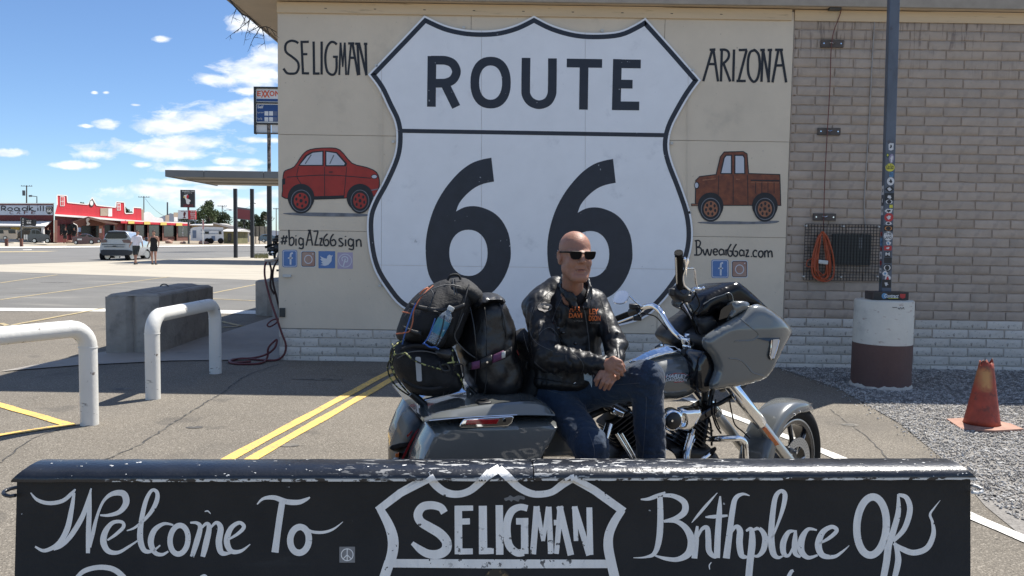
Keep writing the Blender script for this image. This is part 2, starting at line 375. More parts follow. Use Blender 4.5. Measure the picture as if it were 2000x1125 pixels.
def layer(mt_, col, lo, hi, scale=5, kind='noise', fac=1.0, stretch=None, det=6, box=None, rough=None, off=0.0, feather=.1, zfade=None):
    """paint col where a noise lies between lo and hi; box = (x0,x1,y0,y1,z0,z1) object-space limit"""
    nt = mt_.node_tree; b = nt.nodes['Principled BSDF']; N = nt.nodes.new; L = nt.links.new
    src = b.inputs['Base Color'].links[0].from_socket
    tc = N('ShaderNodeTexCoord'); vec = tc.outputs['Object']; mp = N('ShaderNodeMapping'); mp.inputs['Scale'].default_value = stretch or (1, 1, 1); mp.inputs['Location'].default_value = (off, off*.7, off*1.3); L(vec, mp.inputs[0])
    if kind == 'noise': t = N('ShaderNodeTexNoise'); t.inputs['Detail'].default_value = det; t.inputs['Roughness'].default_value = .6; o = t.outputs[0]
    elif kind == 'vor': t = N('ShaderNodeTexVoronoi'); o = t.outputs['Distance']
    elif kind == 'cell':
        t = N('ShaderNodeTexVoronoi'); s = N('ShaderNodeSeparateColor'); L(t.outputs['Color'], s.inputs[0]); o = s.outputs[0]
    elif kind == 'crack': t = N('ShaderNodeTexVoronoi'); t.feature = 'DISTANCE_TO_EDGE'; o = t.outputs['Distance']
    t.inputs['Scale'].default_value = scale
    if kind == 'crack':
        nz = N('ShaderNodeTexNoise'); nz.inputs['Scale'].default_value = scale*4; nz.inputs['Detail'].default_value = 5; L(mp.outputs[0], nz.inputs['Vector'])
        mx = N('ShaderNodeMix'); mx.data_type = 'RGBA'; mx.blend_type = 'LINEAR_LIGHT'; mx.inputs[0].default_value = .12/scale if scale > 1 else .25; L(mp.outputs[0], mx.inputs[6]); L(nz.outputs['Color'], mx.inputs[7]); L(mx.outputs[2], t.inputs['Vector'])
    else: L(mp.outputs[0], t.inputs['Vector'])
    mr = N('ShaderNodeMapRange'); mr.interpolation_type = 'SMOOTHSTEP'; mr.inputs[1].default_value = lo; mr.inputs[2].default_value = hi; mr.inputs[3].default_value = 0; mr.inputs[4].default_value = fac; L(o, mr.inputs[0]); f = mr.outputs[0]
    if box:
        sp = N('ShaderNodeSeparateXYZ'); L(vec, sp.inputs[0])
        for ax in range(3):
            for lim, sg in ((box[2*ax], 1), (box[2*ax+1], -1)):
                if lim is None: continue
                m2 = N('ShaderNodeMapRange'); m2.inputs[1].default_value = lim-feather/2; m2.inputs[2].default_value = lim+feather/2
                m2.inputs[3].default_value = 0 if sg > 0 else 1; m2.inputs[4].default_value = 1 if sg > 0 else 0; L(sp.outputs[ax], m2.inputs[0])
                mu = N('ShaderNodeMath'); mu.operation = 'MULTIPLY'; L(f, mu.inputs[0]); L(m2.outputs[0], mu.inputs[1]); f = mu.outputs[0]
    mx = N('ShaderNodeMix'); mx.data_type = 'RGBA'; L(f, mx.inputs[0]); L(src, mx.inputs[6]); mx.inputs[7].default_value = (*col, 1); L(mx.outputs[2], b.inputs['Base Color'])
    if rough is not None:
        mr2 = N('ShaderNodeMix'); mr2.data_type = 'FLOAT'; L(f, mr2.inputs[0])
        if b.inputs['Roughness'].links: L(b.inputs['Roughness'].links[0].from_socket, mr2.inputs[2])
        else: mr2.inputs[2].default_value = b.inputs['Roughness'].default_value
        mr2.inputs[3].default_value = rough; L(mr2.outputs[0], b.inputs['Roughness'])
    return mt_
# ================================================================ GROUND
YW = G(545, 703).y                       # distance of the painted wall
def wp(px, py, off=0.0): return P(px, py, YW-off)
def sheet(name, pts, z, mat_, label=None, kind='structure', sub=1, terrain=False):
    mb = MB(); vs_ = [Vector((p[0], p[1], (gz(p[1]) if terrain else 0)+z)) for p in pts]
    mb.add(vs_, [tuple(range(len(vs_)))]); o = mb.build(name, mat_, fixn=False)
    if o.data.polygons[0].normal.z < 0: o.data.flip_normals()
    return tag(o, label, kind=kind)
def strip_px(name, quads, z, mat_, label=None):  # quads of ground pixels
    mb = MB()
    for q in quads:
        vs_ = [GG(*p) for p in q]; mb.add([v+Vector((0, 0, z)) for v in vs_], [(0, 1, 2, 3)])
    o = mb.build(name, mat_); 
    for p in o.data.polygons:
        if p.normal.z < 0: p.flip()
    return tag(o, label, kind='structure')
m_dirt = M('dirt', (.30,.245,.18), .95, var=.25, vs=.15, bump=.3, bs=8)
layer(m_dirt, (.16,.15,.09), .5, .62, 1.2, fac=.7)
m_lot = M('asphalt_lot', (.175,.155,.127), .93, var=.13, vs=.8, bump=1, bs=160, spec=.25)
layer(m_lot, (.05,.045,.038), .52, .60, 95, 'noise', .7, det=3)
layer(m_lot, (.36,.325,.27), .55, .63, 85, 'noise', .7, det=3, off=3.3)
layer(m_lot, (.07,.063,.052), .55, .68, 38, 'noise', .35, det=3, off=7.3)
layer(m_lot, (.11,.10,.088), .52, .75, .55, fac=.5, off=9)
layer(m_lot, (.07,.065,.06), .60, .68, 1.7, fac=.4, off=19, det=8)
layer(m_lot, (.05,.045,.04), .72, .76, 9, 'noise', .8, det=3, off=5)
layer(m_lot, (.15,.135,.115), .004, .0, .22, 'crack', .35)
m_far_lot = M('asphalt_far', (.165,.16,.148), .92, var=.12, vs=.5, bump=.6, bs=60, spec=.25)
layer(m_far_lot, (.12,.115,.105), .5, .62, 30, 'noise', .5, det=3)
layer(m_far_lot, (.30,.28,.245), .55, .7, .9, fac=.4, off=4, stretch=(.3,1,1))
m_apron = M('pale_concrete', (.40,.36,.29), .92, var=.12, vs=1.1, bump=.4, bs=40, stretch=(.35,1,1))
layer(m_apron, (.26,.235,.19), .56, .68, 1.6, fac=.55, stretch=(.15,1,1))
m_road = M('road_asphalt', (.17,.165,.155), .9, var=.1, vs=.4, bump=.3, bs=50, spec=.3)
m_walk = M('walk_concrete', (.30,.275,.245), .88, var=.1, vs=1.5, bump=.3, bs=70)
layer(m_walk, (.16,.15,.14), .55, .75, 2.2, fac=.5)
m_white = M('road_paint_white', (.72,.70,.64), .8, var=.06, vs=9, bump=.3, bs=120)
layer(m_white, (.26,.24,.21), .56, .62, 38, fac=.85, det=4)
m_yel = M('road_paint_yellow', (.74,.47,.12), .8, var=.08, vs=9, bump=.4, bs=120)
layer(m_yel, (.24,.21,.17), .54, .6, 45, fac=.8, det=4)
layer(m_yel, (.3,.22,.12), .5, .7, 3, fac=.35)
m_yelf = M('road_paint_faded', (.42,.33,.17), .85, var=.1, vs=9); layer(m_yelf, (.25,.23,.2), .48, .6, 12, fac=.8)
# terrain base sheet
mb = MB(); ys = [-60, 0, 52, 75, 100, 150, 600, 3000, 9000]; xs_ = [-9000, -600, -60, 0, 60, 600, 9000]
mb.add([(x, y, gz(y)-.012) for y in ys for x in xs_], [(j*7+i, j*7+i+1, (j+1)*7+i+1, (j+1)*7+i) for j in range(len(ys)-1) for i in range(6)])
tag(mb.build('ground', m_dirt), kind='structure')
# parking lot near
A0, A1 = G(0, 603), G(545, 609)
far_l = A0+(A0-A1)*4; far_r = A1+(A1-A0)*6
sheet('parking_lot', [(-40, -12), (40, -12), (40, A1.y+1.2), (far_r.x, A1.y+1.2), (A1.x, A1.y), (A0.x, A0.y), (-40, A0.y+(A0.y-A1.y)*2)], 0, m_lot)
B0, B1 = G(0, 531), G(500, 547)
sheet('far_parking_lot', [(A1.x+14, A1.y), (A1.x, A1.y), (A0.x, A0.y), (-40, A0.y+1.5), (B0.x*2, B0.y+3), (B0.x, B0.y), (B1.x, B1.y), (B1.x+14, B1.y-.6)], .003, m_far_lot)
C0, C1 = G(0, 517), G(290, 507)
strip_px('concrete_apron', [[(-400, 556), (-400, 519), (0, 517), (0, 531)], [(0, 531), (0, 517), (290, 508), (250, 539)], [(250, 539), (290, 508), (560, 499), (560, 549)], [(560, 549), (560, 499), (900, 494), (900, 565)]], .006, m_apron)
strip_px('road', [[(-600, 522), (-600, 486), (0, 485.5), (0, 517)], [(0, 517), (0, 485.5), (290, 483.6), (290, 508)], [(290, 508), (290, 483.6), (560, 480), (560, 499)], [(560, 499), (560, 480), (900, 477), (900, 494)]], .010, m_road)
strip_px('far_forecourt', [[(-500, 483), (-500, 473), (0, 473), (0, 483)], [(0, 483), (0, 473), (300, 471), (300, 480)], [(300, 480), (300, 473), (560, 470), (560, 477.5)]], .006, m_apron)
# white gutter strip and markings
strip_px('gutter_strip', [[(-300, 601), (-300, 609), (0, 608), (0, 602)], [(0, 602), (0, 608), (205, 609), (205, 603.5)], [(205, 603.5), (205, 609), (560, 615), (560, 608)]], .008, m_white)
strip_px('road_line', [[(-300, 497), (-300, 494), (0, 492), (0, 494)], [(0, 494), (0, 492), (200, 490.6), (200, 492)]], .05, m_yelf)
strip_px('road_line', [[(68, 498.4), (100, 497.2), (100, 499), (68, 500.2)]], .05, m_white)
strip_px('road_line', [[(45, 488.6), (62, 488.2), (62, 489.2), (45, 489.6)]], .05, m_white)
strip_px('road_line', [[(325, 491), (352, 490.2), (352, 491.6), (325, 492.6)]], .05, m_white)
strip_px('road_line', [[(411, 489), (432, 488.4), (432, 489.8), (411, 490.4)]], .05, m_white)
strip_px('kerb', [[(0, 483.2), (0, 485.4), (290, 483.4), (290, 481.2)], [(290, 483.4), (290, 481.2), (560, 478), (560, 480)]], .05, m_white)
def line2(name, a, b, w, mat_, z=.006):
    a, b = G(*a), G(*b); d = (b-a).normalized(); n = Vector((-d.y, d.x, 0))*w/2
    mb = MB(); k = 12
    q = [a+(b-a)*i/k for i in range(k+1)]; mb.add([p+n*(1+.12*math.sin(i*2.1))+Vector((0,0,z)) for i, p in enumerate(q)]+[p-n*(1+.12*math.sin(i*1.7+1))+Vector((0,0,z)) for i, p in enumerate(q)], [(i, i+1, k+2+i, k+1+i) for i in range(k)])
    o = mb.build(name, mat_)
    for p in o.data.polygons:
        if p.normal.z < 0: p.flip()
    return tag(o, kind='structure')
line2('parking_line', (432, 905), (770, 722), .095, m_yel)
line2('parking_line', (478, 905), (800, 722), .095, m_yel)
line2('parking_line', (-120, 757), (130, 829), .09, m_yel)
line2('parking_line', (-120, 869), (146, 829), .085, m_yel, .007)
line2('parking_line', (1615, 885), (2150, 1120), .10, m_white)
line2('parking_line', (1340, 778), (1615, 885), .10, m_white)
for a, b in (((0, 553), (112, 537)), ((0, 586), (330, 541)), ((415, 573), (500, 556)), ((415, 584), (500, 588)), ((0, 640), (200, 603)), ((0, 632), (45, 645)), ((420, 641), (480, 637)), ((430, 628), (478, 639))):
    line2('parking_line', a, b, .10, m_yelf, .009)
# dark tar seams and oil stains
m_tar = M('tar_seam', (.045,.042,.038), .8, var=.3, vs=9); layer(m_tar, (.16,.145,.12), .5, .58, 14, fac=.8)
def tar(q, w):
    mb = MB(); pts = [G(x, y) for x, y in cr(q, 10)]; n = len(pts); rr = random.Random(int(q[0][0])); V = []
    for i, p in enumerate(pts):
        d = (pts[min(i+1, n-1)]-pts[max(i-1, 0)]).normalized(); nn = Vector((-d.y, d.x, 0)); j = nn*rr.uniform(-.012, .012); V += [p+j+nn*w*rr.uniform(.25, .6)+Vector((0,0,.003)), p+j-nn*w*rr.uniform(.25, .6)+Vector((0,0,.003))]
    mb.add(V, [(2*i, 2*i+1, 2*i+3, 2*i+2) for i in range(n-1)]); o = mb.build('tar_seam', m_tar, fixn=False)
    for p in o.data.polygons:
        if p.normal.z < 0: p.flip()
    tag(o, kind='structure')
tar([(545,712),(480,735),(430,770),(380,800),(330,832),(270,870),(190,905)], .022); tar([(0,905),(60,860),(120,838)], .014); tar([(1620,800),(1700,860),(1760,930),(1830,1010)], .012); tar([(120,560),(260,552),(420,556)], .03); tar([(0,575),(150,570),(300,578)], .03)
m_oil = M('oil_stain', (.07,.065,.058), .7, var=.3, vs=6); layer(m_oil, (.16,.145,.12), .46, .54, 9, fac=1)
for x, y, a, b in ((620,741,.30,.05),(110,552,.5,.12),(560,870,.10,.05),(380,835,.07,.04),(240,760,.10,.05),(1660,830,.08,.05),(330,570,.3,.1)):
    g = G(x, y); mb = MB(); mb.plate([[(g.x+px_, g.y+py_) for px_, py_ in ell(0, 0, a, b, 22)]], lambda u, v, d: Vector((u, v, .0035 if y > 610 else .0065)), 0, None); o = mb.build('oil_stain', m_oil, fixn=False)
    for p in o.data.polygons:
        if p.normal.z < 0: p.flip()
    tag(o, kind='structure')
# walkway slab of the shop
q = [G(0, 727), G(150, 715), G(330, 706), G(545, 703)]
wl = [(q[0].x, q[0].y), (q[1].x, q[1].y), (q[2].x, q[2].y), (q[3].x+.05, YW), (q[3].x+.05, G(541, 617).y+9), (G(433, 652).x, G(541, 617).y+9), (G(433, 652).x, G(433, 652).y), (G(205, 688).x, G(205, 688).y)]
sheet('walkway', wl, .012, m_walk)
# gravel bed by the wall, stones as real geometry
m_grav = M('gravel_bed', (.24,.225,.205), .95, var=.3, vs=30, bump=.8, bs=60); layer(m_grav, (.08,.075,.07), .5, .6, 60, fac=.6)
gp = [G(1505, 714), G(1640, 760), G(1760, 830), G(1850, 905), G(1925, 990), G(2060, 1100)]
gl = [(p.x, p.y) for p in gp]+[(9, gp[-1].y), (9, YW+.05), (gp[0].x-.1, YW+.05)]
sheet('gravel_bed', gl, .004, m_grav)
def inside(x, y, poly):
    c = False; j = len(poly)-1
    for i in range(len(poly)):
        if (poly[i][1] > y) != (poly[j][1] > y) and x < (poly[j][0]-poly[i][0])*(y-poly[i][1])/(poly[j][1]-poly[i][1])+poly[i][0]: c = not c
        j = i
    return c
m_stone = M('gravel_stone', (.40,.385,.36), .85, var=.45, vs=14, bump=0)
layer(m_stone, (.1,.095,.09), .4, .55, 30, 'cell', .7); layer(m_stone, (.6,.58,.54), .8, .85, 33, 'cell', .6)
mb = MB(); base6 = [Vector(v) for v in ((1,0,0),(-1,0,0),(0,1,0),(0,-1,0),(0,0,1),(0,0,-1))]
n = 0
while n < 36000:
    x = random.uniform(3.0, 8.2); y = random.uniform(3.6, YW)
    d = 1.0 if inside(x, y, gl) else math.exp(-((x-np.interp(y, [p.y for p in gp[::-1]], [p.x for p in gp[::-1]]))/.10)**2)*.15
    if random.random() > d or x > .62*y+1.2: continue
    n += 1; s = random.uniform(.004, .0115)*(1.5 if random.random() < .06 else 1); rt = Matrix.Rotation(random.uniform(0, 6.28), 3, 'Z') @ Matrix.Rotation(random.uniform(-.6, .6), 3, 'X')
    c = Vector((x, y, .006+s*.35)); k = (random.uniform(.8, 1.5), random.uniform(.7, 1.1), random.uniform(.5, .9))
    mb.add([c+(rt @ Vector((b[0]*k[0]*s*random.uniform(.8,1.2), b[1]*k[1]*s*random.uniform(.8,1.2), b[2]*k[2]*s))) for b in base6], [(0,2,4),(2,1,4),(1,3,4),(3,0,4),(2,0,5),(1,2,5),(3,1,5),(0,3,5)])
tag(mb.build('gravel', m_stone, fixn=False), 'loose pale grey gravel lying between the asphalt and brick wall', 'gravel', kind='stuff')
# ================================================================ SHOP BUILDING
m_ply = M('tan_paint', (.68,.585,.455), .75, var=.06, vs=1.3, bump=.15, bs=30)
layer(m_ply, (.36,.32,.26), .55, .75, 1.7, fac=.35); layer(m_ply, (.26,.22,.17), .70, .74, 24, fac=.5, det=3)
m_brick = M('brick_taupe', (.41,.335,.27), .85, var=.11, vs=5, bump=.5, bs=45, rand=.075)
layer(m_brick, (.29,.245,.21), .56, .72, 6, fac=.5); layer(m_brick, (.45,.39,.33), .6, .75, 16, fac=.4, off=4)
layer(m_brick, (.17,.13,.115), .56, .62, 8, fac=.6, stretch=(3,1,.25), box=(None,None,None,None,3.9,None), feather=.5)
m_brickw = M('brick_cream', (.58,.54,.48), .85, var=.07, vs=4, bump=.5, bs=45, rand=.05)
layer(m_brickw, (.42,.39,.35), .6, .72, 9, fac=.5); layer(m_brickw, (.12,.105,.09), .60, .66, 30, fac=.7, det=3, box=(None,None,None,None,None,.10), feather=.12)
m_mortar = M('mortar', (.37,.305,.25), .95, var=.2, vs=14, bump=.4)
m_mortw = M('mortar_cream', (.50,.465,.41), .95, var=.2, vs=14, bump=.4)
m_trim = M('trim_board', (.66,.51,.33), .7, var=.06, vs=3, stretch=(.3,1,4)); layer(m_trim, (.35,.26,.16), .62, .7, 12, fac=.5, stretch=(.2,1,2))
m_soffit = M('soffit', (.62,.52,.39), .8, var=.06, vs=4, bump=.2)
m_roof = M('roof_edge', (.36,.31,.25), .8)
m_blk = M('black_paint', (.012,.013,.017), .5, var=.2, vs=12)
org = Vector((wp(545, 703).x, YW, 0))
bld = thing('shop_building', 'long tan painted shop with big shield sign, taupe brick end and overhanging flat roof', 'building', org)
XL = org.x; XS = wp(1541, 300).x; XR = 9.5; ZT = wp(1000, 15).z; ZP = wp(560, 641).z
mb = MB(); mb.bx(XL+.01, XR, YW+.06, YW+9, -.02, ZT+.05); mb.build('wall', m_mortar, bld)
mb = MB(); mb.bx(XL+.012, XS+.05, YW+.012, YW+.058, ZP-.0, ZT+.04); mb.build('wall_backing', m_mortar, bld)
mb = MB(); mb.bx(XL+.012, XR, YW+.0025, YW+.057, -.02, ZP-.003); mb.build('wall_foot', m_mortw, bld)
mb = MB(); mb.bx(XS+.052, XR, YW+.0035, YW+.059, ZP+.001, ZT+.04); mb.build('wall_face', m_mortar, bld)
# plywood panels: seams at the pixel columns / rows seen
zs = [ZP, wp(640, 451).z, wp(600, 263.5).z, ZT]
xs_ = [XL, XL+2.44, XL+4.88, XS]
for j in range(3):
    for i in range(3):
        mb = MB(); g_ = .0025
        mb.bx(xs_[i]+g_, xs_[i+1]-g_, YW-.012+.001*((i+j) % 2), YW+.01, zs[j]+g_, zs[j+1]-g_); mb.build('panel', m_ply, bld, bevel=.0015, seg=1)
# bricks
CP, BL = .1178, .466
bmesh_v = []
def brick_mesh(L_, H_, var):
    d, h = .052, .006; rr = random.Random(var); mb = MB(); jt = lambda a: rr.uniform(-a, a)
    x0, x1, z0, z1 = 0, L_, 0, H_
    bk = [(x0, .04, z0), (x1, .04, z0), (x1, .04, z1), (x0, .04, z1)]
    md = [(x0+jt(.003), .004, z0+jt(.002)), (x1+jt(.003), .004, z0+jt(.002)), (x1+jt(.003), .004, z1+jt(.002)), (x0+jt(.003), .004, z1+jt(.002))]
    e = .008; n = 5; fr = []
    for i in range(n):
        x = x0+e+(x1-x0-2*e)*i/(n-1)
        for z in (z0+e+jt(.004), (z0+z1)/2, z1-e+jt(.004)): fr.append((x, -.006-.004*math.sin(math.pi*(z-z0)/(z1-z0))+jt(.0022), z))
    vs_ = bk+md+fr; F = 8
    f = [(0,1,5,4),(1,2,6,5),(2,3,7,6),(3,0,4,7)]+[(F+i*3+j, F+(i+1)*3+j, F+(i+1)*3+j+1, F+i*3+j+1) for i in range(n-1) for j in range(2)]
    f += [(4, 5, F+(n-1)*3, F+(n-2)*3, F+6, F+3, F), (6, 7, F+2, F+5, F+8, F+11, F+14), (4, F, F+1, F+2, 7), (5, 6, F+14, F+13, F+12)]
    mb.add(vs_, f); return mb
_bmc = {}
def get_brick(L_, H_, mat_, v):
    key = (round(L_, 3), round(H_, 3), mat_.name, v)
    if key not in _bmc:
        mb = brick_mesh(L_, H_, v); me = bpy.data.meshes.new('brick'); me.from_pydata(mb.v, [], mb.f); me.materials.append(mat_)
        bm = bmesh.new(); bm.from_mesh(me); bmesh.ops.recalc_face_normals(bm, faces=bm.faces); bm.to_mesh(me); bm.free(); me.polygons.foreach_set('use_smooth', [True]*len(me.polygons)); me.set_sharp_from_angle(angle=R(50)); _bmc[key] = me
    return _bmc[key]
plc = []; zb = ZP-CP*4; row = 0; z = zb; jw = .0065
ZWH = wp(1700, 632).z
while z < ZT-.02:
    low = z+CP/2 < ZP; start = XL+.002 if low else XS+.004
    h = min(CP-jw, ZT-z-.004); xo = XL+.002-BL*(.5 if row % 2 else 0)+.05; x = xo
    while x < XR:
        a, b = max(x, start), min(x+BL-jw, XR)
        if b-a > .03:
            wht = z+CP/2 < ZWH+.02
            vis = a < .70*YW-.0 and b > XL and z > -.05
            plc.append((not vis, a, z+random.uniform(-.001, .001), b-a, h, m_brickw if wht else m_brick, random.randrange(6)))
        x += BL
    z += CP; row += 1
plc.sort(key=lambda t: t[0])
rest = MB(); rm = []
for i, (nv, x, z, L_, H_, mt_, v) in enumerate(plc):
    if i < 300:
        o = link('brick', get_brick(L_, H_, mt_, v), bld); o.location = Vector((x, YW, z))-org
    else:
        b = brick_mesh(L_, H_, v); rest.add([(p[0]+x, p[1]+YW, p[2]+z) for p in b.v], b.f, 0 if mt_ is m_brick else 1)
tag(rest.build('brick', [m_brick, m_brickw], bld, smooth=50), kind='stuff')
# roof slab with overhang, fascia and trim boards
rx0 = XL-.62; ry0 = YW-.19; zr = ZT+.02
mb = MB(); mb.bx(rx0+.04, XR, ry0+.04, YW+9.4, zr+.012, zr+.14); mb.build('soffit', m_soffit, bld)
mb = MB(); mb.bx(rx0, XR, ry0, ry0+.04, zr, zr+.32); mb.bx(rx0, rx0+.04, ry0+.04, YW+9.44, zr, zr+.32); mb.build('fascia', m_roof, bld, bevel=.004)
mb = MB(); mb.bx(rx0+.04, XR, ry0+.04, YW+9.4, zr+.142, zr+.30); mb.build('roof', m_roof, bld)
for a, b in ((XL+.0, XS-.04), (XS+.0, XR)):
    mb = MB(); mb.bx(a, b, YW-.045 if a < XS-.1 else YW-.03, YW-.013, ZT-.115, ZT+.02); mb.build('trim_board', m_trim, bld, bevel=.004)
mb = MB()
for k in range(9):
    x = XL+.6+k*.62; mb.bx(x, x+.03, YW-.047, YW-.0452, ZT-.06, ZT-.052)
mb.build('nail_mark', m_blk, bld)
# painted lettering on the wall
def wf(x, y, d): return P(x, y, YW-.0135-d)
def words_on_wall(name, strokes, mat_=m_blk, parent=bld):
    mb = MB(); 
    for i, s in enumerate(strokes):
        sm = True
        if isinstance(s, tuple): s, sm = s[0], False
        add_stroke(mb, s, wf, .0012+i*.00013, 0, sm)
    o = mb.build(name, mat_, parent, fixn=False); return o
def z4(pts, w, ox=540, oy=0, s=.2844): return [(ox+x*s, oy+y*s, (p[0] if p else w)) for x, y, *p in pts]
m_sg = m_blk
A = lambda pts, w=4.6: (z4(pts, w), )
def strk(list_, ox, oy, s, w, sharp=True):
    out = []
    for it in list_:
        curved = it[0] == 'c'; pts = it[1:] if curved else it
        q = [(ox+p[0]*s, oy+p[1]*s, p[2]*s if len(p) > 2 else w) for p in pts]
        if curved: out.append(q)
        else:
            for a, b in zip(q[:-1], q[1:]):
                d = math.hypot(b[0]-a[0], b[1]-a[1]) or 1; e = .0
                out.append(([a, b],))
    return out
seligman = strk([('c',(150,296),(128,284),(100,280),(70,295),(60,325),(68,360),(110,392),(145,425),(152,465),(135,500),(100,506),(70,500),(48,470)),
  ((172,286),(182,510)), ((165,288),(222,287)), ((178,372),(212,372)), ((180,503),(224,504)),
  ((255,285),(258,508)), ((250,505),(296,505)), ((310,285),(310,512)),
  ('c',(414,306),(395,290),(370,292),(345,330),(335,400),(345,480),(370,510),(398,508),(412,470),(412,392)), ((388,390),(422,390)),
  ((440,292,13),(431,515,13)), ((441,292,11),(455,460,9)), ((455,460,9),(468,292,11)), ((469,292,12),(478,515,13)),
  ((512,298,13),(492,515,13)), ((492,298),(535,298)), ((522,298),(560,518)), ((498,396),(545,398)),
  ((556,300),(568,516)), ((540,300),(575,300)), ((568,302),(618,518)), ((612,300),(617,515)), ((600,301),(624,301))], 540, 0, .2844, 4.6)
words_on_wall('painted_lettering', seligman)
arizona = strk([((250,345),(188,558)), ((232,342),(272,340)), ((258,342),(290,560)), ((215,440),(275,440)),
  ((316,342),(310,560)), ('c',(302,342),(340,342),(362,360),(362,395),(340,425),(325,432)), ((325,430),(374,560)),
  ((400,340),(394,560)), ((432,344),(490,342)), ((486,345),(430,558)), ((416,556),(480,556)),
  ('c',(540,345),(510,360),(496,420),(500,510),(530,560),(560,540),(576,460),(570,380),(545,346),(535,345)),
  ((598,342),(588,562)), ((580,344),(612,342)), ((600,345),(640,565)), ((650,342),(636,565)), ((630,344),(662,342)),
  ((704,345),(664,566)), ((682,342),(736,342)), ((722,345),(758,566)), ((690,450),(745,448))], 1320, 0, .2844, 4.9)
words_on_wall('painted_lettering', arizona)
bigaz = strk([((52,762),(38,826)), ((72,762),(58,826)), ((32,782),(80,776)), ((28,808),(76,802)),
  ((88,722),(92,832)), ('c',(92,790),(108,775),(122,785),(122,815),(108,832),(94,828)),
  ((138,784),(138,834)), ((137,762),(138,768)), ('c',(186,790),(172,780),(160,790),(160,818),(174,830),(186,818)), ('c',(188,782),(190,835),(182,855),(158,850)),
  ((234,730),(210,834)), ((222,726),(244,726)), ((238,730),(256,834)), ((220,795),(250,793)),
  ((262,732),(296,730)), ((294,734),(272,830)), ((268,830),(300,829)), ((304,785),(326,782)), ((322,786),(308,828)), ((304,832),(328,830)),
  ('c',(362,750),(340,775),(333,805),(342,832),(362,832),(370,812),(360,792),(342,798)), ('c',(404,752),(388,775),(382,805),(392,833),(414,830),(420,810),(408,792),(390,800)),
  ('c',(468,786),(450,784),(444,795),(458,810),(472,824),(460,838),(440,834)), ((490,790),(490,838)), ((489,766),(490,772)),
  ('c',(540,796),(524,786),(510,800),(512,828),(530,838),(542,822)), ('c',(544,788),(546,840),(540,862),(512,856)), ((566,792),(568,842)), ('c',(566,808),(580,792),(596,800),(600,842))], 540, 250, .2754, 2.9)
words_on_wall('painted_lettering', bigaz)
bwear = strk([((150,790),(152,890)), ('c',(138,790),(165,786),(180,800),(172,828),(152,836)), ('c',(152,836),(182,842),(188,872),(170,892),(134,892)),
  ('c',(198,850),(206,880),(216,892),(226,860),(232,852),(240,885),(252,892),(262,850)),
  ('c',(276,870),(302,868),(300,852),(282,850),(274,872),(286,892),(306,886)), ('c',(350,858),(330,850),(316,870),(326,892),(346,884)), ((350,852),(354,894)),
  ((366,852),(368,896)), ('c',(368,866),(376,854),(388,852)),
  ('c',(406,812),(384,850),(382,885),(398,902),(412,890),(410,866),(392,864)), ('c',(444,812),(422,850),(420,885),(438,902),(452,888),(448,866),(430,866)),
  ('c',(496,864),(478,856),(466,874),(474,898),(492,892)), ((498,858),(500,902)), ((512,858),(534,856)), ((532,858),(514,902)), ((510,904),(538,902)),
  ((552,900),(556,906)), ('c',(596,866),(580,858),(566,876),(572,902),(594,904)), ('c',(618,862),(606,880),(610,902),(626,908),(638,890),(634,868),(618,862)),
  ((650,862),(652,910)), ('c',(652,876),(662,862),(674,868),(678,910)), ('c',(680,876),(690,864),(702,870),(706,910))], 1320, 260, .2667, 2.9)
words_on_wall('painted_lettering', bwear)
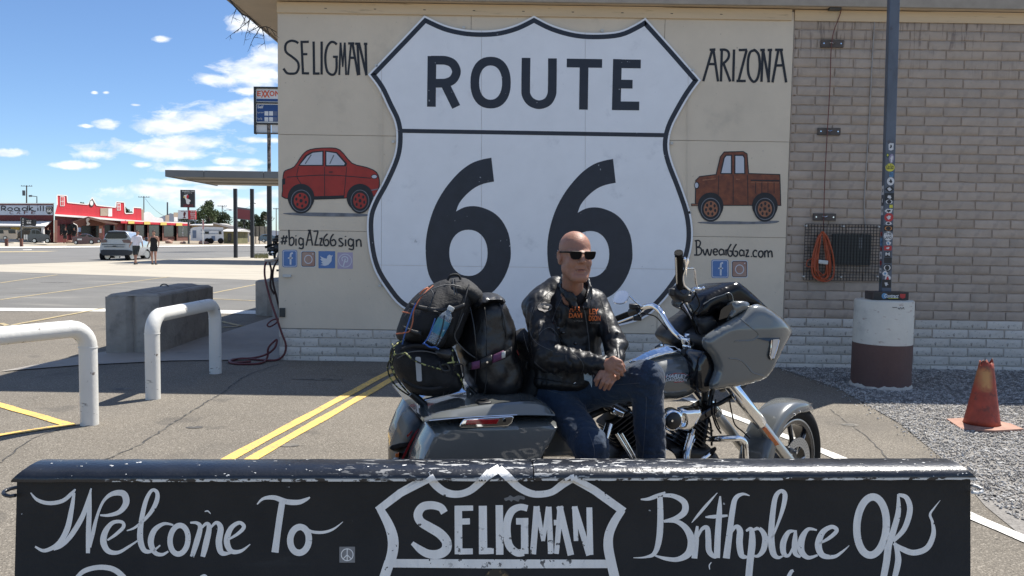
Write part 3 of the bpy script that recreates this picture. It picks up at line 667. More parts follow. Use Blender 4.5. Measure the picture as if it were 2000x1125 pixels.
# social icons: flat printed squares
m_blue = M('icon_blue', (.09,.19,.42), .5, var=.05); m_iw = M('icon_white', (.62,.64,.68), .5, var=.03); m_ibr = M('icon_brown', (.33,.16,.12), .5, var=.35, vs=4, col2=(.42,.30,.24)); m_ipu = M('icon_mauve', (.42,.36,.48), .5, var=.05)
def rrect(x0, y0, x1, y1, r, n=4):
    o = []
    for cx, cy, a0 in ((x1-r, y0+r, -90), (x1-r, y1-r, 0), (x0+r, y1-r, 90), (x0+r, y0+r, 180)):
        for i in range(n+1): a = R(a0+90*i/n); o.append((cx+r*math.cos(a), cy+r*math.sin(a)))
    return o
def icon(x0, y0, x1, y1, kind):
    mb = MB(); e = .001; cx, cy = (x0+x1)/2, (y0+y1)/2; w = x1-x0
    bgm = {'f': 0, 'i': 2, 't': 0, 'p': 3}[kind]
    if kind in 'fi':
        mb.plate([rrect(x0, y0, x1, y1, 4)], wf, e, 0, 0 if kind == 'f' else 1); mb.plate([rrect(x0+1.3, y0+1.3, x1-1.3, y1-1.3, 3.2)], wf, e*1.7, None, 1 if kind == 'f' else 4); mb.plate([rrect(x0+2.5, y0+2.5, x1-2.5, y1-2.5, 2.5)], wf, e*2.4, None, bgm)
    else: mb.plate([rrect(x0, y0, x1, y1, 1)], wf, e, 0, bgm)
    f = lambda p, w_, c=True: add_stroke(mb, [(a, b, w_) for a, b in p], wf, e*3.2, 1, c)
    if kind == 'f': f([(cx+6, y0+6), (cx+2.5, y0+7.5), (cx+1.5, y0+12), (cx+1.5, y1-5)], 3.4); f([(cx-3.5, cy-1), (cx+6, cy-1)], 2.6, False)
    if kind == 'i': add_stroke(mb, ring_stroke(cx, cy+.5, w*.25, w*.27, 1.6), wf, e*3.2, 1); mb.plate([ell(x1-6, y0+6, 1.2, 1.2, 8)], wf, e*3.2, None, 1)
    if kind == 't':
        mb.plate([[(cx-13, cy+10), (cx-7, cy+9), (cx-11, cy+5), (cx-8, cy+4), (cx-13, cy-1), (cx-10, cy-1), (cx-13, cy-7), (cx-5, cy-3), (cx, cy-2), (cx+1, cy-7), (cx+5, cy-10), (cx+9, cy-8), (cx+12, cy-9), (cx+10, cy-5), (cx+9, cy+3), (cx+3, cy+10), (cx-4, cy+12)]], wf, e*3.2, None, 1)
    if kind == 'p': add_stroke(mb, ring_stroke(cx, cy, w*.42, w*.42, 1.3), wf, e*3.2, 1); f([(cx-5, cy+1), (cx-6, cy-5), (cx-1, cy-8), (cx+5, cy-5), (cx+4, cy+2), (cx, cy+2)], 1.8); f([(cx+.5, cy-4), (cx-3.5, cy+11)], 2.2, False)
    mb.build('icon_square', [m_blue, m_iw, m_ibr, m_ipu, m_blk], bld, fixn=False)
icon(551.5, 488, 580.5, 522, 'f'); icon(587.5, 490, 617, 522, 'i'); icon(622, 490.5, 654.5, 524, 't'); icon(659, 493, 689, 525, 'p')
icon(1389.5, 507, 1423, 543, 'f'); icon(1428.5, 508.5, 1460.5, 542.5, 'i')
# generic painted vehicles
m_pr = M('mural_red', (.36,.028,.018), .5, var=.18, vs=6); m_pd = M('mural_black', (.012,.012,.016), .5, var=.3, vs=14); m_pg = M('mural_grey', (.16,.17,.19), .5, var=.4, vs=8)
m_pw = M('mural_white', (.55,.57,.62), .5, var=.05); m_pb = M('mural_brown', (.115,.032,.017), .5, var=.55, vs=14, col2=(.26,.075,.028)); m_pb2 = M('mural_brown_light', (.30,.12,.06), .5, var=.35, vs=12)
def mural(name, layers):
    mb = MB(); d = .0014
    for it in layers:
        if it[0] == 's': add_stroke(mb, [(x, y, it[2]) for x, y in it[3]], wf, d, it[1], len(it) < 5)
        else: mb.plate([cr(it[2], 5, True) if it[0] == 'p' else it[2]], wf, d, None, it[1])
        d += .00016
    return mb.build(name, [m_pr, m_pd, m_pg, m_pw, m_pb, m_pb2, m_ply], bld, fixn=False)
def wheel(cx, cy, rx, ry, hub, L_, sp=6):
    L_ += [('p', 1, ell(cx, cy, rx, ry, 24)), ('p', 2, ell(cx, cy, rx*.86, ry*.86, 24)), ('p', 1, ell(cx, cy, rx*.8, ry*.8, 24)), ('p', hub, ell(cx, cy, rx*.62, ry*.62, 20))]
    for k in range(sp): a = 6.28*k/sp+.3; L_.append(('p', 1, ell(cx+rx*.42*math.cos(a), cy+ry*.42*math.sin(a), rx*.10, ry*.13, 8)))
    L_.append(('p', 1, ell(cx, cy, rx*.14, ry*.14, 10)))
Lr = [('p', 2, [(552, 417), (600, 415), (700, 417), (722, 420), (700, 423), (600, 422)])]
car = [(551,372),(552,346),(556,333),(574,325),(590,302),(606,291),(640,288),(664,292),(688,318),(716,326),(736,336),(742,356),(738,376),(730,384),(620,390),(556,388)]
Lr += [('l', 1, cr(car, 3, True)), ('l', 0, cr(inset(car, 1.8), 3, True))]
Lr += [('l', 1, [(582,324),(597,303),(610,296),(632,294),(632,324)]), ('l', 3, [(586,322),(600,305),(611,298.5),(629.5,296.5),(629.5,322)]), ('l', 1, [(635,294),(658,297),(678,319),(676,325),(635,325)]), ('l', 3, [(637.5,296.5),(656.5,299.5),(673.5,319),(672,322.5),(637.5,322.5)])]
Lr += [('s', 2, 2.2, [(596,320),(608,302)], 0), ('s', 2, 2.2, [(644,320),(652,303)], 0)]
Lr += [('s', 1, 1.3, [(634,326),(634,384)], 0), ('s', 1, 1.3, [(583,326),(580,345),(590,362)]), ('s', 1, 1.2, [(677,326),(672,384)], 0), ('s', 1, 1.6, [(560,346),(640,342),(724,348)]), ('s', 1, 2.0, [(642,336),(650,336)], 0)]
Lr += [('p', 1, ell(731,345,6.5,4.5,14)), ('p', 3, ell(731,345,5,3.2,14)), ('l', 1, [(551,350),(557,348),(557,360),(551,361)]), ('s', 1, 5, [(612,386),(672,384)], 0), ('s', 2, 2, [(724,372),(739,369)], 0)]
for cx in (588, 703): Lr.append(('p', 1, ell(cx, 386, 26, 27, 24)))
wheel(588, 392, 23, 25, 0, Lr, 6); wheel(703, 392, 21, 25, 0, Lr, 6)
mural('painted_red_car', Lr)
Lb = [('p', 2, [(1362,434),(1420,432),(1470,433),(1500,431),(1522,432),(1500,437),(1400,438)])]
cab = [(1357,402),(1358,352),(1366,344),(1398,340),(1406,306),(1414,296),(1452,295),(1460,300),(1463,338),(1524,340),(1526,402)]
Lb += [('l', 1, cab), ('l', 4, inset(cab, 1.9))]
Lb += [('l', 1, [(1406,340),(1413,308),(1418,302),(1430,302),(1430,340)]), ('l', 3, [(1409,338),(1415.5,309),(1419,304.5),(1427.5,304.5),(1427.5,338)]), ('l', 1, [(1434,302),(1452,302),(1455,308),(1456,340),(1434,340)]), ('l', 3, [(1436.5,304.5),(1450.5,304.5),(1453,309),(1453.5,338),(1436.5,338)])]
Lb += [('s', 1, 1.3, [(1404,342),(1402,398)], 0), ('s', 1, 1.3, [(1460,342),(1461,400)], 0), ('s', 1, 1.4, [(1432,342),(1432,398)], 0), ('s', 5, 2.0, [(1437,350),(1445,350)], 0), ('s', 1, 2.6, [(1466,352),(1522,353)], 0), ('s', 5, 1.2, [(1466,356),(1522,357)], 0)]
Lb += [('s', 1, 1.2, [(1476+k*12,356),(1476+k*12,378)], 0) for k in range(4)]+[('p', 1, ell(1361,362,5,7,14)), ('p', 3, ell(1360.5,362,3.4,5.2,14)), ('s', 1, 5, [(1350,400),(1384,400)], 0), ('s', 5, 2.6, [(1351,400),(1384,400)], 0), ('s', 5, 2, [(1372,352),(1398,349)], 0)]
for cx in (1388, 1494): Lb.append(('p', 1, ell(cx, 402, 25, 26, 24)))
wheel(1388, 408, 22, 25, 5, Lb, 7); wheel(1494, 408, 22, 25, 5, Lb, 7)
mural('painted_brown_truck', Lb)
# little hardware on the wall
m_gmet = M('grey_metal', (.12,.13,.14), .45, .6, var=.15, vs=9); m_cpl = M('pale_plastic', (.55,.55,.52), .5); m_dk = M('dark_box', (.035,.04,.038), .5)
def on_wall_box(name, x0, y0, x1, y1, d, mat_, off=.0, parent=bld, bevel=.003):
    a, b = wp(x0, y0), wp(x1, y1); mb = MB(); mb.bx(a.x, b.x, YW-.014-off-d, YW-.014-off, b.z, a.z); return mb.build(name, mat_, parent, bevel=bevel)
on_wall_box('vent_cap', 554, 536, 570, 541.5, .03, m_cpl); on_wall_box('outlet_cover', 547, 601, 558, 619, .02, m_dk); on_wall_box('switch_box', 541, 526, 545, 530, .02, m_dk)
on_wall_box('junction_box', 1614, 8, 1636, 24, .08, m_gmet, .03)
mb = MB(); mb.bx(XS+.001, XS+.012, YW-.016, YW-.004, ZP, ZT-.12); mb.build('corner_flashing', m_mortar, bld)
# ================================================================ BIG SHIELD SIGN
m_sw = M('sign_white', (.82,.83,.85), .32, var=.035, vs=2.5, spec=.5); layer(m_sw, (.42,.44,.48), .60, .78, 3.2, fac=.35, off=2); layer(m_sw, (.30,.31,.33), .735, .76, 7, fac=.5, det=3)
m_sb = M('sign_black', (.016,.019,.030), .42, var=.2, vs=7); layer(m_sb, (.35,.36,.38), .775, .79, 19, fac=.8, det=1)
sg_o = wp(1044, 400); sg_o.z = 0; sg_o.y = YW
sign = thing('shield_sign', 'giant white highway shield sign with black border mounted on the tan wall', 'sign', (sg_o.x, YW-.02, .5))
def sf(x, y, d): return P(x, y, YW-.045-d)
top = [(718,145.5),(828.8,30)]; 
outl = [(718.5,145.5),(790,71),(828.8,30)]+cr([(828.8,30),(868,48),(905,57),(941,59.5),(975,57),(1010,47),(1043,30.5)], 4)[1:]+cr([(1043,30.5),(1080,49),(1125,61.5),(1169,64),(1210,60),(1240,47),(1260.7,34.5)], 4)[1:]+[(1315,95),(1369,156.5)]
outl += cr([(1369,156.5),(1349,184),(1331,214),(1313,250),(1307,283),(1313,315),(1331,362),(1347,409),(1353,445),(1352,478),(1344,510),(1325,551),(1290,595),(1255,623),(1195,640),(1130,655),(1080,672),(1042,692)], 4)[1:]
outl += cr([(1042,692),(1004,668),(950,648),(890,635),(835,622),(784,600),(752,563),(730,525),(719,479),(717,427),(727,393),(749,352),(769,305),(774,268),(770,238),(756,208),(739,173),(718.5,145.5)], 4)[1:-1]
seams_x = [600, 745, 940.5, 1143, 1344, 1500]; seams_y = [-10, 259, 522, 720]
def tilt(x, y): return y-.0145*(x-1044)
def untilt(x, y): return y+.0145*(x-1044)
ot = [(x, tilt(x, y)) for x, y in outl]
for j in range(3):
    for i in range(5):
        y0, y1 = tilt(1044, seams_y[j]), tilt(1044, seams_y[j+1])
        pc = clip(clip(ot, 0, seams_x[i]+.22, seams_x[i+1]-.22), 1, y0+.22, y1-.22)
        if len(pc) > 2: mb = MB(); mb.plate([[(x, untilt(x, y)) for x, y in pc]], sf, 0, -.022); mb.build('panel', m_sw, sign)
mb = MB()
a, b = inset(outl, 3.6), inset(outl, 12.6); k = len(a)
mb.add([sf(x, y, .0015) for x, y in a]+[sf(x, y, .0015) for x, y in b], [(i, (i+1) % k, k+(i+1) % k, k+i) for i in range(k)]); mb.build('border', m_sb, sign)
mb = MB(); mb.plate([[(784, 251.5), (1299, 260), (1299, 268), (784, 259.5)]], sf, .002, None); mb.build('divider_bar', m_sb, sign)
RW = 17
def letter(strokes, ring=None):
    mb = MB()
    for i, s in enumerate(strokes): add_stroke(mb, [(p[0], p[1], p[2] if len(p) > 2 else RW) for p in s[0]], sf, .002+i*.0005, 0, s[1], n=8)
    if ring: mb.plate([ell(*ring[0], 40, 2.25), ell(*ring[1], 40, 2.2)], sf, .002, None)
    return mb.build('letter', m_sb, sign)
letter([([(843.7,109.5),(842.5,208.5)],0), ([(842,117.5),(858,117.5),(872,118.5),(885,125),(891.5,140),(885,155),(872,161.5),(858,162.5),(842,162.5)],1), ([(870,166),(891,208.8)],0)])
letter([], ((958.2,161.3,39.4,50.5),(958.2,161.3,22.4,33.5)))
letter([([(1027.5,113),(1026.8,170),(1028,186),(1037,199),(1053,204.5),(1069,199),(1077,186),(1078.6,170),(1079,114)],1)])
letter([([(1107,123),(1176,124)],0), ([(1141,115),(1139.5,214)],0)])
letter([([(1206,115.5),(1203.6,215)],0), ([(1198,124.3),(1251.5,125)],0), ([(1205,164),(1235.5,164.5)],0), ([(1196,206.4),(1248.5,207)],0)])
o6 = [(742,80),(690,90),(640,107),(590,138),(540,184),(480,258),(430,345),(396,440),(377,540),(377,640),(392,730),(430,795),(470,832)]+[(530,862),(612,874),(690,862),(760,820),(815,745),(846,660),(850,590),(838,505),(800,430),(750,384),(690,358),(640,350),(590,357),(545,380)]
o6b = [(545,380),(562,335),(600,288),(650,247),(700,225),(757,213)]
def six(dx, dy):
    full = cr(o6, 3)+cr(o6b, 3)[1:]; hole = ell(614, 611, 107, 129, 36, 2.15)
    f = lambda q: [(700+(x+dx)*.35, 280+(y+dy)*.35) for x, y in q]
    mb = MB(); mb.plate([f(full), f(hole)], sf, .002, None); mb.build('numeral', m_sb, sign)
six(0, 0); six(679, 7)
for x, y in ((735,128),(906,54),(1176,60),(1353,137),(768,277),(1312,280),(1347,415),(742,558),(1120,-4)):
    if y > 0:
        c = sf(x, y, -.01); mb = MB(); mb.box(c, (.035,.02,.03)); mb.build('bracket', m_cpl, sign)
# ================================================================ FOREGROUND CONCRETE BARRIER
BL0 = P(25, 960, 2.60); BR0 = P(1902, 960, 2.79); BL0.z = BR0.z = 0
bd = (BR0-BL0); BLEN = bd.length; bd.normalize(); bn = Vector((bd.y, -bd.x, 0))      # bn points to the camera
bar_o = (BL0+BR0)/2
barrier = thing('concrete_barrier', 'long black painted concrete barrier with white hand lettering and chipped metal cap', 'barrier', bar_o)
def bw(s, t, z): return BL0+bd*s+bn*t+Vector((0, 0, z))      # along, towards camera, up
ZC = .748
m_bb = M('barrier_black', (.018,.0160,.0140), .62, var=.25, vs=5, bump=.35, bs=60, spec=.35); layer(m_bb, (.055,.055,.052), .60, .80, 3, fac=.6, stretch=(.6,1,3)); layer(m_bb, (.5,.5,.48), .795, .81, 34, fac=.8, det=1)
m_cap = M('cap_black', (.010,.012,.017), .30, var=.2, vs=8, bump=.25, bs=70, spec=.7, rvar=.1)
layer(m_cap, (.80,.80,.77), .668, .68, 55, fac=1, stretch=(.5,1,1.6), det=6, rough=.7)
layer(m_cap, (.80,.80,.77), .575, .592, 48, fac=1, stretch=(.35,1,1.8), det=6, rough=.7, box=(-.45, .75, None, None, .772, None), feather=.5, off=3)
layer(m_cap, (.75,.75,.72), .46, .50, 50, fac=.9, stretch=(.5,1,1), det=4, rough=.7, box=(-1.4, 1.8, None, None, None, .7515), feather=.004, off=8)
m_bw = M('barrier_white', (.84,.825,.78), .62, var=.10, vs=10, bump=.35, bs=60, stretch=(2,1,.6)); layer(m_bw, (.58,.60,.63), .55, .78, 9, fac=.6, stretch=(3,1,.5)); layer(m_bw, (.03,.03,.03), .685, .705, 40, fac=.95, det=3); layer(m_bw, (.03,.03,.03), .60, .64, 45, fac=.9, det=3, box=(-.2, .25, None, None, .42, .56), feather=.06, off=4)
mb = MB()   # body: steep upper part, flaring foot; slightly ragged left end
prof = [(.0, ZC), (-.005, ZC-.004), (.035, .34), (.17, .20), (.17, 0)]
back = [(-.15, ZC), (-.185, .34), (-.33, .20), (-.33, 0)]
ring = prof+[(t, z) for t, z in back[::-1]]
K = 40; rr = random.Random(3)
for i in range(K+1):
    s = .012+(BLEN-.024)*i/K
    for j, (t, z) in enumerate(ring):
        e = rr.uniform(-.010, .010) if i in (0, K) else 0
        mb.v.append(tuple(bw(s+(e if z < ZC-.02 else 0), t+rr.uniform(-.0006, .0006), z)))
n = len(ring)
for i in range(K):
    for j in range(n): mb.f.append((i*n+j, i*n+(j+1) % n, (i+1)*n+(j+1) % n, (i+1)*n+j)); mb.m.append(0)
mb.f += [tuple(range(n)), tuple(K*n+j for j in range(n))]; mb.m += [0, 0]
body_b = mb.build('body', m_bb, barrier, smooth=40)
mb = MB()   # steel cap bent over the top edge, two lengths meeting at a joint
cprof = [(.009, ZC-.006), (.010, ZC), (.009, ZC+.010), (.002, ZC+.020), (-.016, ZC+.030), (-.05, ZC+.037), (-.09, ZC+.038), (-.13, ZC+.034), (-.155, ZC+.024), (-.165, ZC+.006), (-.165, ZC-.014)]
for a, b, d in ((.0, BLEN*.524, 0), (BLEN*.525, BLEN+.0, .0015)):
    mb = MB(); K = 30; m_ = len(cprof)
    for i in range(K+1):
        s = a+(b-a)*i/K
        for t, z in cprof:
            e = 0
            if a == 0 and i == 0: e = max(0, (z-ZC)*.9)
            if d and i == K: e = -max(0, (z-ZC)*.9)
            mb.v.append(tuple(bw(s+e, t+d+.0009*math.sin(i*1.7+z*50), z+d+.0008*math.sin(i*2.3))))
    for i in range(K):
        for j in range(m_-1): mb.f.append((i*m_+j, i*m_+j+1, (i+1)*m_+j+1, (i+1)*m_+j)); mb.m.append(0)
    mb.f += [tuple(range(m_)), tuple(K*m_+j for j in range(m_))]; mb.m += [0, 0]
    mb.build('cap', m_cap, barrier, smooth=50)
for s, sg in ((-.0, -1), (BLEN, 1)):
    mb = MB(); c = [(s+sg*(.0+.032*math.sin(a)), -.04+.03*math.cos(a)*1.0, .70 + .012*math.cos(a)) for a in np.linspace(-.3, math.pi+.3, 12)]
    c = [(s-sg*.02, .02, .70)]+[(s+sg*.035*math.sin(a), -.01+.025*math.cos(a), .695+.005*a) for a in np.linspace(0, math.pi, 9)]+[(s-sg*.02, -.035, .70)]
    mb.tube([bw(*q) for q in c], .0065, 8); mb.build('lifting_loop', m_cap, barrier, smooth=60)
# hand lettering lies on the barrier's own surface
_ch = [o for o in barrier.children if o.name.split('.')[0] in ('body', 'cap')]
_v, _f = [], []
for o in _ch:
    b = len(_v); _v += [v.co+bar_o for v in o.data.vertices]; _f += [tuple(b+i for i in p.vertices) for p in o.data.polygons]
bvh_b = BVHTree.FromPolygons(_v, _f)
def bf(x, y, d):
    h = bvh_b.ray_cast(EYE, ray(x, y))
    if h[0] is None: return P(x, y, 2.7)
    nn = h[1] if h[1].dot(ray(x, y)) < 0 else -h[1]
    return h[0]+nn*d
def lettering(name, strokes, ox, oy, s, parent=barrier, mat_=None):
    mb = MB()
    for i, st in enumerate(strokes):
        sm = not (len(st) > 1 and st[0] == 'L'); st = st[1:] if not sm else st
        add_stroke(mb, [(ox+x*s, oy+y*s, w*s) for x, y, w in st], bf, .0012+.00016*(i % 9), 0, sm, n=7 if sm else 6, across=3)
    return mb.build(name, mat_ or m_bw, parent, fixn=False)
Z1 = (0, 880, .35); Z2 = (650, 880, .315); Z3 = (1200, 880, .4)
el1 = lambda cx, cy, rx, ry, w, r=0: ring_stroke(cx, cy, rx, ry, w, 20, 2.0, r)
lettering('lettering', [[(172,235,6),(210,275,18),(275,293,22),(350,280,22),(400,240,20),(422,215,8)], [(415,235,14),(400,330,26),(375,440,32),(325,520,26),(250,558,20),(197,535,10)],
  [(300,552,12),(345,530,20),(400,470,28),(460,370,28),(495,270,20),(510,210,8)], [(506,220,10),(500,330,26),(495,450,28),(492,572,22)], [(505,540,10),(520,460,22),(545,360,16),(580,280,16),(630,240,26),(690,240,36),(705,290,36),(670,340,26),(610,360,18),(560,360,10)]], *Z1)
lettering('lettering', [[(600,500,10),(650,465,18),(690,425,20),(680,398,18),(630,402,22),(590,450,32),(578,510,36),(605,560,30),(660,568,20),(720,535,14),(772,500,8)]], *Z1)
lettering('lettering', [[(708,447,6),(760,425,14),(830,360,20),(872,290,26),(878,235,22),(848,222,18),(815,280,24),(790,390,28),(783,490,34),(805,555,28),(850,560,16),(895,528,8)]], *Z1)
lettering('lettering', [[(968,415,10),(915,408,18),(862,445,30),(842,510,34),(865,568,26),(905,580,18),(940,562,10)]], *Z1)
lettering('lettering', [el1(1000,497,50,80,30,.1)], *Z1)
lettering('lettering', [[(1062,402,10),(1100,404,18),(1118,430,26),(1098,510,32),(1072,592,24)], [(1110,450,10),(1150,408,18),(1168,430,28),(1150,520,34),(1132,592,26)], [(1165,445,10),(1205,402,18),(1232,430,32),(1222,510,36),(1238,570,30),(1292,570,10)]], *Z1)
lettering('lettering', [[(1268,500,10),(1330,462,18),(1362,425,22),(1335,402,20),(1288,435,28),(1266,505,34),(1290,560,28),(1345,560,18),(1397,522,5)]], *Z1)
lettering('lettering', [[(1435,300,6),(1470,268,16),(1530,262,26),(1600,285,30),(1665,288,28),(1710,272,18),(1730,260,8)], [(1575,290,34),(1562,370,36),(1548,470,36),(1535,568,40)]], *Z1)
lettering('lettering', [el1(1672,498,52,72,36,.08), [(1695,418,8),(1735,450,16),(1800,456,16),(1860,438,12),(1914,397,3)]], *Z1)
lettering('paint_mark', [[(1143,340,5),(1160,337,8),(1176,352,4)]], *Z1)
lettering('lettering', [[(425,712,20),(470,672,26),(540,652,28),(610,655,30),(660,678,32),(705,725,34)]], *Z1)
lettering('lettering', [[(1120,705,14),(1140,697,16),(1155,706,14)]], *Z1)
lettering('painted_shield', [['L',(318,790,62),(352,690,64)], [(352,700,64),(372,620,66),(372,540,66),(345,455,58),(290,355,44)], ['L',(276,372,46),(420,262,50),(610,160,56)], [(598,160,52),(640,215,50),(700,258,48),(775,270,44),(850,248,44),(920,190,48),(975,135,50)], ['L',(965,150,50),(1035,110,52)],
  [(1030,115,50),(1090,168,50),(1150,225,46),(1220,262,44),(1285,270,42),(1360,255,42),(1430,205,48),(1482,175,44)], ['L',(1475,178,50),(1500,172,50)], ['L',(1495,175,48),(1620,245,50),(1805,378,50)], [(1795,365,44),(1745,440,52),(1712,520,56),(1708,600,60),(1725,690,60),(1748,790,60)], ['L',(372,698,52),(1000,702,56),(1705,702,52)]], *Z2)
S2 = [[[(692,385,46),(668,352,48),(610,338,50),(555,350,52),(528,395,54),(545,440,54),(600,475,58),(665,515,60),(705,565,60),(700,615,60),(655,642,58),(595,640,52),(545,615,46),(492,572,24)]],
  [['L',(778,342,46),(780,642,48)], ['L',(760,358,34),(870,356,32)], ['L',(790,440,38),(850,438,38)], ['L',(782,625,38),(868,624,36)]],
  [['L',(930,342,50),(932,642,52)], ['L',(935,622,40),(998,622,36)]], [['L',(1032,338,46),(1035,645,46)]],
  [[(1207,358,40),(1160,350,40),(1110,375,46),(1082,440,48),(1080,520,48),(1095,590,48),(1140,632,46),(1185,630,46)], ['L',(1188,420,44),(1190,640,46)], ['L',(1136,438,40),(1212,438,42)]],
  [['L',(1264,345,38),(1241,642,38)], ['L',(1264,345,34),(1304,560,22)], ['L',(1338,348,34),(1304,560,22)], ['L',(1340,348,32),(1352,640,36)]],
  [['L',(1412,345,38),(1386,640,30)], ['L',(1405,345,40),(1476,648,40)], ['L',(1370,446,34),(1425,444,34)]],
  [['L',(1500,345,34),(1508,560,28)], ['L',(1498,348,36),(1590,648,38)], ['L',(1590,352,36),(1596,646,38)]]]
for g in S2: lettering('lettering', g, *Z2)
m_bg = M('barrier_grey', (.17,.17,.165), .7, var=.2, vs=20)
mb = MB(); mb.plate([[(650+x*.315, 880+y*.315) for x, y in cr([(1062,296),(1085,288),(1100,277),(1122,288),(1150,277),(1188,286),(1186,303),(1160,300),(1150,316),(1120,306),(1108,316),(1092,306),(1072,312)], 3, True)]], bf, .0015, None); mb.build('bare_patch', m_bg, barrier, fixn=False)
lettering('lettering', [[(128,238,6),(165,236,16),(205,222,20),(248,203,8)], [(222,225,26),(224,330,30),(218,430,30),(196,500,22),(150,520,10),(92,523,3)], [(236,218,16),(290,222,22),(340,252,30),(342,298,32),(300,330,24),(240,345,12)], [(240,345,12),(300,345,20),(350,380,30),(376,440,38),(362,500,36),(310,530,24),(250,527,18),(198,512,8)]], *Z3)
lettering('lettering', [[(377,352,3),(405,318,12),(450,265,14),(502,206,3)], [(404,368,12),(398,440,28),(390,526,28)], [(400,440,8),(425,385,16),(452,378,24),(458,430,28),(462,490,28),(490,518,18),(512,505,8)]], *Z3)
lettering('lettering', [[(516,222,8),(512,300,26),(504,420,30),(500,524,30)], [(444,324,8),(490,322,18),(552,317,10)]], *Z3)
lettering('lettering', [[(660,220,4),(625,212,14),(590,235,24),(575,300,28),(562,400,30),(546,526,34)], [(560,420,8),(590,372,18),(612,390,30),(610,450,32),(620,510,28),(648,520,12)]], *Z3)
lettering('lettering', [[(642,392,10),(668,385,22),(672,450,34),(662,540,34),(655,620,34)], [(668,392,12),(706,380,18),(734,420,28),(728,480,28),(700,514,16),(668,510,8)]], *Z3)
lettering('lettering', [[(768,430,10),(800,350,14),(825,270,22),(832,215,24),(812,197,18),(785,230,24),(770,330,28),(765,430,32),(775,500,30),(800,522,16),(828,510,6)]], *Z3)
lettering('lettering', [[(878,392,10),(848,400,22),(824,450,30),(826,500,26),(850,512,14),(872,470,10)], [(884,388,12),(880,450,28),(882,500,24),(908,520,10)]], *Z3)
lettering('lettering', [[(988,388,8),(945,384,18),(915,430,32),(912,490,32),(945,522,20),(992,510,10)]], *Z3)
lettering('lettering', [[(998,455,8),(1050,425,18),(1085,390,20),(1060,372,20),(1015,400,28),(995,460,34),(1015,510,28),(1070,518,18),(1110,495,12),(1146,463,3)]], *Z3)
lettering('lettering', [el1(1255,368,72,142,36,.06)], *Z3)
lettering('lettering', [[(1385,212,10),(1385,300,26),(1362,390,30),(1338,460,34),(1328,540,34),(1312,625,32)], [(1385,215,14),(1425,230,24),(1442,290,28),(1415,380,26),(1360,442,18)], [(1368,450,14),(1385,530,30),(1366,625,26)], [(1362,452,14),(1400,478,26),(1460,498,28),(1525,475,28),(1556,410,24),(1552,350,14),(1540,312,12),(1560,280,8),(1590,242,2)]], *Z3)
lettering('lettering', [[(848,620,20),(862,592,18),(874,585,12)]], *Z3)
lettering('paint_mark', [[(465,580,4),(463,560,6),(473,545,4)]], *Z3)
m_grn = M('faded_emblem', (.035,.028,.02), .7, var=.5, vs=60, col2=(.22,.15,.07), thr=(.55,.62))
mb = MB(); mb.plate([ell(650+1020*.315, 880+792*.315, 25, 19, 28)], bf, .0016, None); mb.build('emblem', m_grn, barrier, fixn=False)
m_stk = M('sticker_grey', (.22,.22,.22), .5, var=.2, vs=30)
st = tag(MB().plate([[(663,1067.5),(693.5,1067.5),(693.5,1098.5),(663,1098.5)]], bf, .0012, .0018).build('sticker', m_stk, None), None)
st.parent = barrier; st.location = -bar_o
lettering('peace_symbol', [el1(0,0,11.5,11.5,1.8), ['L',(0,-11,1.8),(0,11,1.8)], ['L',(0,0,1.8),(-8,8,1.8)], ['L',(0,0,1.8),(8,8,1.8)]], 678.3, 1083, 1, barrier, m_bw)
for o in [c for c in barrier.children if c.name.startswith('peace_symbol')]:
    for v in o.data.vertices: v.co += bn*.0012
mb = MB()
for t, b in (("Don't", (-.75, .70, -.25, .57)), ('Forget', (-.05, .70, .75, .54)), ('To Sign', (-.95, .50, -.15, .36))): add_text(mb, t, (b[0], -b[1], b[2], -b[3]), lambda x, y, d: bw(BLEN*.56-x, -.151-(.748+y)*.085-.004-d, -y), .001, 0, shear=.4)
mb.build('back_lettering', m_bw, barrier, fixn=False)
# ================================================================ PIPE RAILS, BLOCKS, CYLINDER, POST, CONE
m_pipe = M('white_pipe_paint', (.66,.65,.61), .42, var=.05, vs=4, bump=.15, bs=30); layer(m_pipe, (.13,.10,.085), .665, .68, 13, fac=.85, det=6); layer(m_pipe, (.10,.09,.085), .60, .63, 7, fac=.8, det=6, stretch=(1,1,4), box=(None,None,None,None,None,.22), feather=.1); layer(m_pipe, (.45,.42,.37), .6, .8, 3, fac=.5)
def rail(name, label, feet, h, rr_, rc=.17):
    a, b = feet; t = thing(name, label, 'pipe rail', a, 'white pipe guard rails')
    d = (b-a).normalized(); pts = [a+Vector((0,0,-.02))]+[a+Vector((0,0,h-rc))]
    for k in range(1, 8): an = k/8*math.pi/2; pts.append(a+d*(rc-rc*math.cos(an))+Vector((0,0,h-rc+rc*math.sin(an))))
    L_ = (b-a).length
    for k in range(0, 9): an = k/8*math.pi/2; pts.append(b-d*(rc-rc*math.sin(an))+Vector((0,0,h-rc+rc*math.cos(an))))
    pts.append(b+Vector((0,0,-.02)))
    mb = MB(); mb.tube(pts, rr_, 20); mb.build('pipe', m_pipe, t, smooth=60)
    for p, q in ((a, 1), (b, -1)):
        mb = MB(); mb.lathe([(rr_+.002, h-rc-.006), (rr_+.004, h-rc), (rr_+.002, h-rc+.006)], p, seg=20); mb.build('weld_seam', m_pipe, t, smooth=60)
    return t
f1 = G(299, 779); f2 = G(421, 729); r1 = .069
rail('pipe_rail', 'short white bent pipe rail standing in front of the grey concrete block', (f1, f2), .81, r1)
f3 = G(175, 829); dd = (f1-f2).normalized(); f4 = Vector((G(-140, 880).x-.6, f3.y-.55, 0))
